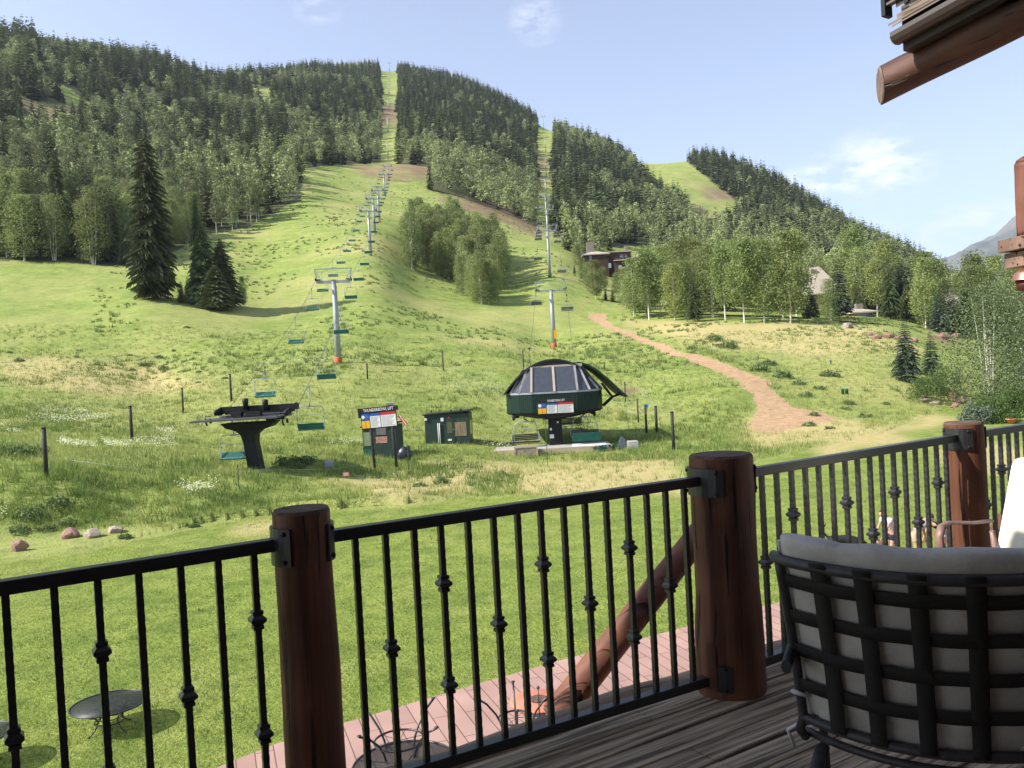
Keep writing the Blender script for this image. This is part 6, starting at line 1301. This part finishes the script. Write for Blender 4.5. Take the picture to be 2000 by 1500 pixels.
# ---- iron patio furniture
M_MESH = bpy.data.materials.new('black_wire_mesh'); M_MESH.use_nodes = True; t = M_MESH.node_tree; b_ = t.nodes['Principled BSDF']; b_.inputs['Base Color'].default_value = (.02, .022, .024, 1); b_.inputs['Roughness'].default_value = .45
tcm = t.nodes.new('ShaderNodeTexCoord'); ck = t.nodes.new('ShaderNodeTexChecker'); ck.inputs['Scale'].default_value = 70; t.links.new(tcm.outputs['Object'], ck.inputs[0]); ck.inputs['Color1'].default_value = (1, 1, 1, 1); ck.inputs['Color2'].default_value = (.25, .25, .25, 1); t.links.new(ck.outputs['Color'], b_.inputs['Alpha'])
def iron_table(base, R_, H, rz, lb, up=True, top=True, rot=None, squash=1.):
    o = thing('iron_table', lb, 'patio table', base, rz)
    if top:
        mb = MB(); mb.lathe([(.01, H - .004), (R_ - .01, H - .004), (R_ - .01, H), (.01, H)], 40); mb.build('mesh_top', M_MESH, o)
        mb = MB(); mb.tube([(R_ * math.cos(a), R_ * math.sin(a), H) for a in np.linspace(0, 6.2832, 41)[:-1]], .015, 6, closed=True)
        for k in range(8): a = k * math.pi / 4; mb.bar((.02, 0, H - .008), (R_ * math.cos(a), R_ * math.sin(a), H - .008), .014, .008)
        mb.build('rim', M_IRON, o)
    sc = R_ / .6
    for k in range(4):
        a = rad(45 + 90 * k); c, s = math.cos(a), math.sin(a); prof = [(.40, H - .01), (.34, H - .14), (.25, H * .62), (.215, H * .46), (.24, H * .28), (.32, H * .10), (.40, 0.01)]
        mb = MB(); mb.tube([(c * r * sc, s * r * sc, z) for r, z in prof], .013, 6); mb.lathe([(.02, 0), (.026, .01), (.012, .02)], 8, c=(c * .40 * sc, s * .40 * sc, 0)); mb.build('leg', M_IRON, o)
    mb = MB(); mb.tube([(.235 * sc * math.cos(a), .235 * sc * math.sin(a), H * .33) for a in np.linspace(0, 6.2832, 25)[:-1]], .011, 6, closed=True); mb.tube([(.22 * sc * math.cos(a), .22 * sc * math.sin(a), H * .5) for a in np.linspace(0, 6.2832, 25)[:-1]], .009, 6, closed=True); mb.build('ring', M_IRON, o)
    return o
d14 = 15.0; g = P(212, 1374, d14); iron_table((g[0], g[1], 0.0), .64, float(g[2]), .3, 'round black iron table with mesh top standing alone on the lawn')
g = P(-52, 1437, 13.7); iron_table((g[0], g[1], 0), .57, float(g[2]), .1, 'black iron table mostly cut off by the left border')
g = P(790, 1492, 9.6); zt = float(g[2])
iron_table((g[0], g[1], .06), .60, zt - .06, .5, 'black mesh topped iron table on the patio below the deck')
def upturned(c, R_, lb, rz):
    o = thing('table_base', lb, 'table base', c, rz); sc = R_ / .6
    for k in range(4):
        a = rad(30 + 90 * k); cc, s = math.cos(a), math.sin(a)
        mb = MB(); mb.tube([(cc * r * sc, s * r * sc, z) for r, z in ((.18, .0), (.2, .06), (.22, .14), (.28, .26), (.40, .40), (.52, .48))], .014, 6); mb.lathe([(.012, 0), (.028, .006), (.028, .016), (.01, .02)], 8, c=(cc * .52 * sc, s * .52 * sc, .48)); mb.build('leg', M_IRON, o)
    mb = MB(); mb.tube([(.25 * sc * math.cos(a), .25 * sc * math.sin(a), .2) for a in np.linspace(0, 6.2832, 33)[:-1]], .013, 6, closed=True)
    for a in (0, 1.05, 2.1): mb.tube([(.25 * sc * math.cos(a), .25 * sc * math.sin(a), .2), (-.25 * sc * math.cos(a), -.25 * sc * math.sin(a), .2)], .004, 4)
    mb.build('ring', M_IRON, o); return o
upturned(P(782, 1478, 9.9), .72, 'upturned iron table base with ring and splayed legs on the patio table', .4)
upturned(P(1010, 1432, 10.6), .55, 'second upturned iron base with splayed legs under the railing', 1.1)
o = thing('parasol_stand', 'thin iron rod with knob standing on the patio near the terracotta slab', 'stand', Pz(1054, 1400, .06)); mb = MB(); mb.tube([(0, 0, 0), (0, 0, .5)], .012, 6); mb.lathe([(.01, .48), (.03, .5), (.03, .52), (.01, .54)], 8); mb.build('rod', M_IRON, o); mb = MB(); mb.lathe([(.02, 0), (.12, 0), (.12, .02), (.02, .03)], 12); mb.build('foot', M_IRON, o)
# ------------------------------------------------------------ the two deck chairs
M_FRAME = mat('dark_chair_frame', (.035, .032, .035), (.05, .045, .045), rough=.5, scale=20, spec=.4)
M_STRAP = mat('black_webbing', (.017, .0145, .013), (.022, .019, .017), rough=.85, scale=120, bump=.3, dist=.001)
M_CUSH = mat('grey_cushion', (.53, .49, .44), (.38, .35, .315), rough=.95, scale=5, bump=.8, bscale=90, dist=.003, spec=.1)
M_PIPE = mat('cushion_piping', (.60, .60, .62), rough=.95)
c = L2W(0, 0, 0)
Lp = P(1512, 1108, 2.50); Rp = P(2085, 1135, 2.14)
mid = (Lp + Rp) / 2; wv = Rp - Lp; wv[2] = 0; Wd = np.linalg.norm(wv); wx = wv / Wd; fwd = np.array([-wx[1], wx[0], 0])   # fwd: the way the sitter faces (away from the viewer)
zt = float((Lp[2] + Rp[2]) / 2); cz_ = DZ
ch = thing('deck_chair', 'dark framed lounge chair with woven black straps and grey cushion, seen from behind', 'chair', (mid[0], mid[1], cz_), math.atan2(wx[1], wx[0]))
# local axes: x across, y the way it faces, z up
Ht = zt - cz_; Hb = Ht - .565; bulge = .13
def back(a, b):
    """a across -1..1, b 0 bottom .. 1 top; barrel shaped, leaning towards the viewer at the top"""
    s = .5 + .5 * b
    hw = Wd / 2 * (1 - .035 * (1 - b)); return Vector((a * hw, bulge * (a * a) + .20 * (1 - b) + .02 * math.sin(b * 3) - .06, Hb + (Ht - Hb) * b + .012 * a * 0))
mb = MB(); pts = [back(a, 1.) for a in np.linspace(-1, 1, 25)]; pts = [pts[0] + Vector((.03, .10, -.05)), pts[0] + Vector((-.01, .075, -.015)), pts[0] + Vector((-.02, .03, .005))] + pts + [pts[-1] + Vector((.02, .05, -.02))]
mb.tube(pts, .017, 10); mb.tube([back(a, 0.) + Vector((0, .0, 0)) for a in np.linspace(-1, 1, 25)], .016, 10)
for s_ in (-1, 1): mb.tube([back(s_, b) for b in np.linspace(1, 0, 10)] + [back(s_, 0) + Vector((s_ * .01, -.015, -.04)), back(s_, 0) + Vector((s_ * .0, .02, -.075))], .016, 10)
mb.tube([back(a, -.12) + Vector((0, .03, 0)) for a in np.linspace(-1, 1, 21)], .014, 8)
mb.build('frame', M_FRAME, ch)
cols = (-.66, -.32, .06, .44, .82); rows = (.88, .665, .445, .225)
for k, a in enumerate(cols):
    mb = MB(); h = .0245 / (Wd / 2)
    mb.grid(lambda i, j, a=a, k=k: back(a + (i - .5) * 2 * h, -.0 + 1.03 * j) + Vector((0, -.010 - .003 * math.sin(j * 3.14159 * 4 + k * math.pi) - (.008 if j > .97 or j < .03 else 0), 0)), 2, 40); mb.build('vertical_strap', M_STRAP, ch, solid=.003)
for k, b in enumerate(rows):
    mb = MB(); h = .0215 / (Ht - Hb)
    mb.grid(lambda i, j, b=b, k=k: back(-1.02 + 2.04 * i, b + (j - .5) * 2 * h) + Vector((0, -.007 + .003 * math.sin(i * 3.14159 * 7 + k * math.pi), 0)), 60, 2); mb.build('horizontal_strap', M_STRAP, ch, solid=.003)
from mathutils import noise as mn
def cush(i, j):
    """closed slab wrapped round: j 0..1 goes front-top-back"""
    a = -.985 + 1.97 * i; ang = j * 6.28318; ca, sa = math.cos(ang), math.sin(ang)
    e_ = 4.; x = math.copysign(abs(ca) ** (2 / e_), ca); y = math.copysign(abs(sa) ** (2 / e_), sa)
    b = .52 + x * .61; edge = 1 - .75 * max(0, abs(a) - .93) / .07 * .5
    p = back(a, min(max(b, -.08), 1.18)); th = .062 * edge * (1 + .35 * max(0, b - .9) * 4)
    n_ = mn.noise(Vector((a * 3, b * 4, 1.7))) * .012 + mn.noise(Vector((a * 9, b * 9, 4.7))) * .004
    return p + Vector((0, .080 + y * (th + n_), n_ * .6))
mb = MB(); mb.grid(cush, 60, 40); k0 = len(mb.v); nu, nv = 60, 40
mb.f.append([j for j in range(nv)]); mb.sm.append(True); mb.f.append([nu * (nv + 1) + j for j in range(nv)][::-1]); mb.sm.append(True)
cu = mb.build('back_cushion', M_CUSH, ch)
mb = MB(); mb.tube([back(-.99, b) + Vector((-.004, .045, 0)) for b in np.linspace(-.05, 1.1, 24)], .006, 6); mb.tube([back(-.99, b) + Vector((-.004, .125, 0)) for b in np.linspace(-.05, 1.1, 24)], .006, 6); mb.build('piping', M_PIPE, cu)
mb = MB(); mb.box((0, .50, Hb + .03), (Wd * .84, .54, .12)); mb.build('seat_cushion', M_CUSH, ch, bevel=.04)
mb = MB(); mb.tube([back(-.99, .15) + Vector((.02, -.01, 0)), back(-1.0, .17) + Vector((-.02, -.02, .0)), back(-1., .15) + Vector((-.01, .03, -.01))], .008, 6); mb.build('cushion_tie', M_PIPE, cu); mb = MB(); mb.tube([back(-.98, -.02), back(-1.0, -.03) + Vector((-.05, -.02, -.03)), back(-1., -.05) + Vector((-.04, .03, -.10))], .006, 6); mb.build('cushion_tie', M_PIPE, cu)
for s_ in (-1, 1):
    x = s_ * Wd * .5
    mb = MB(); mb.tube([(x, .10, Hb + .22), (x * 1.03, .35, Hb + .26), (x * 1.03, .66, Hb + .24), (x * 1.02, .72, Hb + .15), (x, .68, Hb + .08)], .017, 8, flat=1.4); mb.build('armrest', M_FRAME, ch)
    mb = MB(); mb.tube([(x, .68, Hb + .20), (x, .70, .25), (x, .74, .012)], .016, 8); mb.build('leg', M_FRAME, ch)
    mb = MB(); mb.tube([(x * .78, .20, Hb - .06), (x * .80, .04, Hb - .10), (x * .82, -.04, Hb - .2), (x * .84, -.05, .15), (x * .86, -.02, .012)], .022, 10, flat=.5); mb.build('leg', M_FRAME, ch)
# second chair, cream cushion in the sun
M_CREAM = mat('cream_cushion', (.80, .76, .62), (.74, .70, .56), rough=.9, scale=3, bump=.3, dist=.004)
M_BRZ = mat('bronze_frame', (.26, .15, .12), (.20, .12, .10), rough=.45, spec=.5)
s0 = P(2078, 1108, 4.1); b2 = thing('cushioned_chair', 'bronze framed armchair with cream cushions at the right border', 'chair', (s0[0] + .02, s0[1] + .1, DZ), rad(38))
H2 = float(P(1985, 922, 4.1)[2]) - DZ; S2 = float(s0[2]) - DZ
def slab(mb, pts, y0, y1, r=.03): mb.prism(pts, y0, y1, axis='y')
mb = MB(); mb.prism([(-.02, S2 + .0), (.14, S2), (.40, H2 - .03), (.38, H2), (.29, H2), (.24, H2 - .03)], -.30, .28, axis='y'); mb.build('back_cushion', M_CREAM, b2, bevel=.05)
mb = MB(); mb.prism([(-.52, S2 - .14), (.14, S2 - .14), (.14, S2 + .01), (-.50, S2 + .01)], -.30, .28, axis='y'); mb.build('seat_cushion', M_CREAM, b2, bevel=.045)
for y in (-.36, .34):
    mb = MB(); mb.tube([(.10, y, S2 + .16), (-.10, y, S2 + .18), (-.38, y, S2 + .225), (-.465, y, S2 + .22), (-.50, y, S2 + .17), (-.49, y, S2 + .10), (-.43, y, S2 + .03)], .022, 8, flat=.45); mb.build('armrest', M_BRZ, b2)
    mb = MB(); mb.tube([(-.38, y, S2 + .06), (-.36, y, S2 - .15), (-.40, y, .01)], .016, 8); mb.build('leg', M_BRZ, b2); mb = MB(); mb.tube([(.12, y, S2 + .1), (.2, y, S2 - .2), (.24, y, .01)], .016, 8); mb.build('leg', M_BRZ, b2)
mb = MB(); mb.tube([(-.5, -.32, S2 - .16), (.16, -.32, S2 - .16), (.41, -.3, H2 - .05), (.41, .3, H2 - .05), (.16, .32, S2 - .16), (-.5, .32, S2 - .16)], .014, 6, closed=True); mb.build('frame', M_BRZ, b2)

# ------------------------------------------------------------ people and dogs on the lawn
SKIN = mat('skin', (.50, .28, .19), (.44, .24, .16), rough=.6, scale=6)
def skinned(name, verts, edges, radii, m, parent, root=0, sub=1):
    me = bpy.data.meshes.new(name); me.from_pydata([tuple(v) for v in verts], edges, []); o = bpy.data.objects.new(name, me); link(o, parent); me.materials.append(m)
    k = o.modifiers.new('skin', 'SKIN'); k.use_smooth_shade = True
    sv = me.skin_vertices[0].data if me.skin_vertices else None
    if sv is None: return o
    for i, r in enumerate(radii):
        r = r if isinstance(r, tuple) else (r, r); sv[i].radius = r; sv[i].use_root = (i == root)
    s = o.modifiers.new('sub', 'SUBSURF'); s.levels = sub; s.render_levels = sub
    # freeze to a plain mesh
    bpy.context.view_layer.update(); m2 = bpy.data.meshes.new_from_object(o.evaluated_get(bpy.context.evaluated_depsgraph_get())); o.modifiers.clear(); o.data = m2; m2.name = name
    return o
def body(joints, m_skin, parent, finger_dir):
    """joints: dict of positions; one continuous body incl. fingers"""
    V, E, R = [], [], []
    def add(p, r, link_=None):
        V.append(Vector([float(a) for a in p])); R.append(r)
        if link_ is not None: E.append((link_, len(V) - 1))
        return len(V) - 1
    J = {k: Vector(v) for k, v in joints.items()}
    pel = add(J['pelvis'], (.125, .10)); waist = add(J['pelvis'].lerp(J['chest'], .45), (.11, .085), pel); chest = add(J['chest'], (.14, .10), waist); neck = add(J['neck'], .05, chest)
    hd = J['head']; up = (hd - J['neck']).normalized(); h0 = add(J['neck'].lerp(hd, .45), .062, neck); h1 = add(hd, (.078, .092), h0); h2 = add(hd + up * .09, (.06, .07), h1)
    add(hd + J['face'] * .098 - up * .01, .016, h1)      # nose
    for s in 'LR':
        sh = add(J['sh' + s], .052, chest); el = add(J['el' + s], .038, sh); wr = add(J['wr' + s], .026, el); d = (J['wr' + s] - J['el' + s]).normalized(); pal = add(J['wr' + s] + d * .055, (.034, .018), wr)
        side = d.cross(Vector((0, 1, .2))).normalized()
        for q, ln in enumerate((.065, .078, .082, .07)):
            off = side * (-.027 + .018 * q); f1 = add(J['wr' + s] + d * .095 + off, .0095, pal); f2 = add(J['wr' + s] + d * (.095 + ln * .55) + off + finger_dir * .012, .0088, f1); add(J['wr' + s] + d * (.095 + ln) + off + finger_dir * .035, .0078, f2)
        th = add(J['wr' + s] + d * .05 - side * .042, .011, pal); add(J['wr' + s] + d * .09 - side * .058 + finger_dir * .01, .0095, th)
        hp = add(J['hp' + s], .088, pel); kn = add(J['kn' + s], .058, hp); cf = add(J['kn' + s].lerp(J['an' + s], .35), .052, kn); an = add(J['an' + s], .036, cf); add(J['an' + s] + Vector((0, 0, -.05)) + J['toe'] * .13, (.042, .028), an)
    return skinned('body', V, E, R, m_skin, parent), J
def person(base, rz, label, bend, look, arms, stride, shirt, shorts, hair, long_hair=False, scale=1., cap=None, shoes=None):
    o = thing('person', label, 'person', base, rz, scale=scale)
    th = rad(bend); up = Vector((math.sin(th), 0, math.cos(th))); pel = Vector((-.10 * math.sin(th), 0, .90)); chest = pel + up * .38; neck = chest + up * .15
    lk = rad(bend + look); hup = Vector((math.sin(lk), 0, math.cos(lk))); head = neck + hup * .15; face = Vector((math.cos(lk), 0, -math.sin(lk)))
    J = dict(pelvis=pel, chest=chest, neck=neck, head=head, face=face, toe=Vector((1, 0, 0)))
    for s, sg in (('L', 1), ('R', -1)):
        sh = chest + up * .06 + Vector((0, sg * .19, 0)); a1, a2 = arms[0 if s == 'L' else 1]
        J['sh' + s] = sh; J['el' + s] = sh + Vector((math.sin(rad(a1)) * .28, sg * .04, -math.cos(rad(a1)) * .28)); J['wr' + s] = J['el' + s] + Vector((math.sin(rad(a2)) * .24, -sg * .02, -math.cos(rad(a2)) * .24))
        J['hp' + s] = pel + Vector((0, sg * .095, -.06)); x = stride * sg; J['kn' + s] = Vector((x * .5 + .02, sg * .10, .48)); J['an' + s] = Vector((x, sg * .11, .085))
    bd, J = body(J, SKIN, o, Vector((.3, 0, -.9)))
    V = [pel + up * .03, pel + up * .2, chest, chest + up * .09]; E = [(0, 1), (1, 2), (2, 3)]; R = [(.155, .125), (.14, .115), (.17, .13), (.15, .11)]
    for s, sg in (('L', 1), ('R', -1)):
        V.append(J['sh' + s]); R.append(.068); E.append((2, len(V) - 1)); V.append(J['sh' + s].lerp(J['el' + s], .5)); R.append(.058); E.append((len(V) - 2, len(V) - 1))
    skinned('shirt', V, E, R, shirt, o)
    V = [pel + up * .06, pel - Vector((0, 0, .02))]; E = [(0, 1)]; R = [(.15, .12), (.145, .12)]
    for s in 'LR': V.append(J['hp' + s]); R.append(.10); E.append((1, len(V) - 1)); V.append(J['hp' + s].lerp(J['kn' + s], .55)); R.append(.088); E.append((len(V) - 2, len(V) - 1))
    skinned('shorts', V, E, R, shorts, o)
    bk = -face; V = [head + hup * .075 + bk * .012, head + bk * .035 + hup * .02, head + bk * .045 - hup * .05]; R = [(.082, .085), (.085, .085), .06]; E = [(0, 1), (1, 2)]
    if long_hair: V += [V[2] + bk * .03 + Vector((0, 0, -.10)), V[2] + Vector((.02, 0, -.24))]; R += [.05, .03]; E += [(2, 3), (3, 4)]
    skinned('hair', V, E, R, hair, o)
    if cap: mb = MB(); M_ = Matrix.Translation(head + hup * .06) @ up.to_track_quat('Z', 'X').to_matrix().to_4x4(); mb.lathe([(.10, 0), (.10, .03), (.08, .08), (.02, .10)], 16, M=M_); mb.build('cap', cap, o)
    mb = MB()
    for s, sg in (('L', 1), ('R', -1)):
        for q in (.03, -.03): pass
    for q in (.032, -.032):
        mb.lathe([(.002, -.01), (.01, -.006), (.011, 0), (.008, .006), (.002, .009)], 8, c=head + face * .083 + Vector((0, q, 0)) + hup * .015)
    mb.build('eye', M_BLACK, o)
    mb = MB()
    for s in 'LR':
        a = J['an' + s]; mb.prism([(a.x - .08, .0), (a.x + .18, .0), (a.x + .19, .04), (a.x + .08, .085), (a.x + .04, .11), (a.x - .07, .11)], a.y - .045, a.y + .045, axis='y')
    mb.build('shoes', shoes or M_WHITE, o, bevel=.012); return o
def cloth(n, a, b=None, sc=8.): return mat(n, a, b, rough=.9, scale=sc)
GRY = cloth('grey_shirt', (.30, .31, .31)); KHK = cloth('khaki_shorts', (.42, .33, .22)); NAV = cloth('navy_shorts', (.02, .025, .06)); WPR = cloth('white_print_top', (.75, .74, .76), (.35, .25, .3), 26.); BLK = cloth('black_top', (.018, .018, .022)); LGS = cloth('pale_grey_shorts', (.45, .46, .48)); BRH = cloth('brown_hair', (.06, .035, .02)); BLH = cloth('grey_blond_hair', (.55, .48, .38)); DBH = cloth('dark_hair', (.03, .02, .015))
dP = 23.4
def lawnp(u, d, z=0.): q = P(u, 1100, d); return (q[0], q[1], float(hgt(q[0], q[1])))
person(lawnp(1741, 23.8), rad(196), 'woman in patterned white top and navy shorts looking down to the left', 18, 38, ((38, 30), (20, 42)), .06, WPR, NAV, BRH, long_hair=True, scale=.97)
person(lawnp(1792, 23.3), rad(-8), 'person in grey t-shirt and khaki shorts bending over towards the right', 42, 25, ((12, 8), (30, 40)), .13, GRY, KHK, DBH, scale=1.0)
person(lawnp(1846, 23.6), rad(188), 'person in black top and pale grey shorts bending down towards the left', 62, 15, ((8, 12), (22, 30)), .12, BLK, LGS, BLH, scale=.98)
def dog(base, rz, label, m_body, m_mark, scale=1., tail_up=True, head_low=False, ears=True):
    o = thing('dog', label, 'dog', base, rz, scale=scale)
    V = [(-.30, 0, .50), (-.12, 0, .50), (.08, 0, .49), (.24, 0, .50), (.36, 0, .58 if not head_low else .46), (.45, 0, .68 if not head_low else .40), (.55, 0, .66 if not head_low else .34), (.64, 0, .63 if not head_low else .29)]
    R = [(.11, .12), (.10, .11), (.12, .145), (.11, .14), (.085, .09), (.075, .075), (.05, .045), (.032, .03)]; E = [(i, i + 1) for i in range(7)]
    def a(p, r, l): V.append(p); R.append(r); E.append((l, len(V) - 1)); return len(V) - 1
    t = a((-.42, 0, .56), .03, 0); t = a((-.52, 0, .68 if tail_up else .48), .035, t); t = a((-.52, 0, .82 if tail_up else .40), .03, t); a((-.44, 0, .90 if tail_up else .32), .012, t)
    for s in (-1, 1):
        k = a((.22, s * .09, .38), .06, 3); k = a((.20, s * .09, .24), .034, k); k = a((.21, s * .09, .06), .024, k); a((.25, s * .09, .025), .026, k)
        k = a((-.26, s * .09, .38), .075, 0); k = a((-.20, s * .09, .27), .045, k); k = a((-.33, s * .09, .18), .028, k); k = a((-.30, s * .09, .05), .022, k); a((-.26, s * .09, .025), .026, k)
    skinned('body', V, E, R, m_body, o, sub=2)
    hx, hz = (.45, .68) if not head_low else (.45, .40)
    mb = MB()
    for s in (-1, 1): mb.add([(hx - .03, s * .05, hz + .04), (hx + .03, s * .06, hz + .05), (hx - .02, s * .10, hz - .04), (hx - .01, s * .055, hz + .10)], [(0, 1, 3), (0, 3, 2), (1, 2, 3), (0, 2, 1)])
    mb.build('ears', m_body, o)
    skinned('chest_patch', [(.30, 0, .46), (.35, 0, .54 if not head_low else .44), (.39, 0, .60 if not head_low else .43)], [(0, 1), (1, 2)], [(.10, .115), (.105, .11), (.095, .09)], m_mark, o)
    mb = MB()
    nx, nz = (.66, .64) if not head_low else (.66, .29)
    mb.lathe([(.005, -.01), (.02, -.006), (.02, .008), (.005, .014)], 8, c=(nx, 0, nz)); mb.build('nose', M_BLACK, o); return o
FB = mat('black_fur', (.012, .012, .014), (.02, .02, .022), rough=.7, scale=30, bump=.6, dist=.01); FW_ = mat('white_fur', (.62, .58, .52), (.5, .45, .4), rough=.9, scale=30); FT = mat('tan_fur', (.40, .27, .15), (.28, .18, .10), rough=.9, scale=30)
dog(lawnp(1652, 24.6), rad(-10), 'black dog with white collar fur, tail raised, standing on the lawn left of the people', FB, FW_, 1.15, True, True)
dog(lawnp(1772, 22.6), rad(70), 'dark dog standing between the legs of the person in grey', FB, FB, .8, False, False)
dog(lawnp(1728, 24.9), rad(200), 'tan and white dog half hidden left of the woman', FT, FW_, .75, False, False)
# ------------------------------------------------------------ the air between here and the far slopes
hz = bpy.data.materials.new('haze_air'); hz.use_nodes = True; t = hz.node_tree
for n in list(t.nodes):
    if n.type == 'BSDF_PRINCIPLED': t.nodes.remove(n)
pv = t.nodes.new('ShaderNodeVolumePrincipled'); pv.inputs['Color'].default_value = (.80, .88, 1, 1); pv.inputs['Density'].default_value = .00007; pv.inputs['Anisotropy'].default_value = .3
t.links.new(pv.outputs[0], t.nodes['Material Output'].inputs['Volume'])
mb = MB(); mb.box((0, 2400, 900), (17800, 22600, 1884)); hb = mb.build('haze', hz, None); tag(hb, 'thin pale summer haze over the valley', 'haze', kind='stuff')
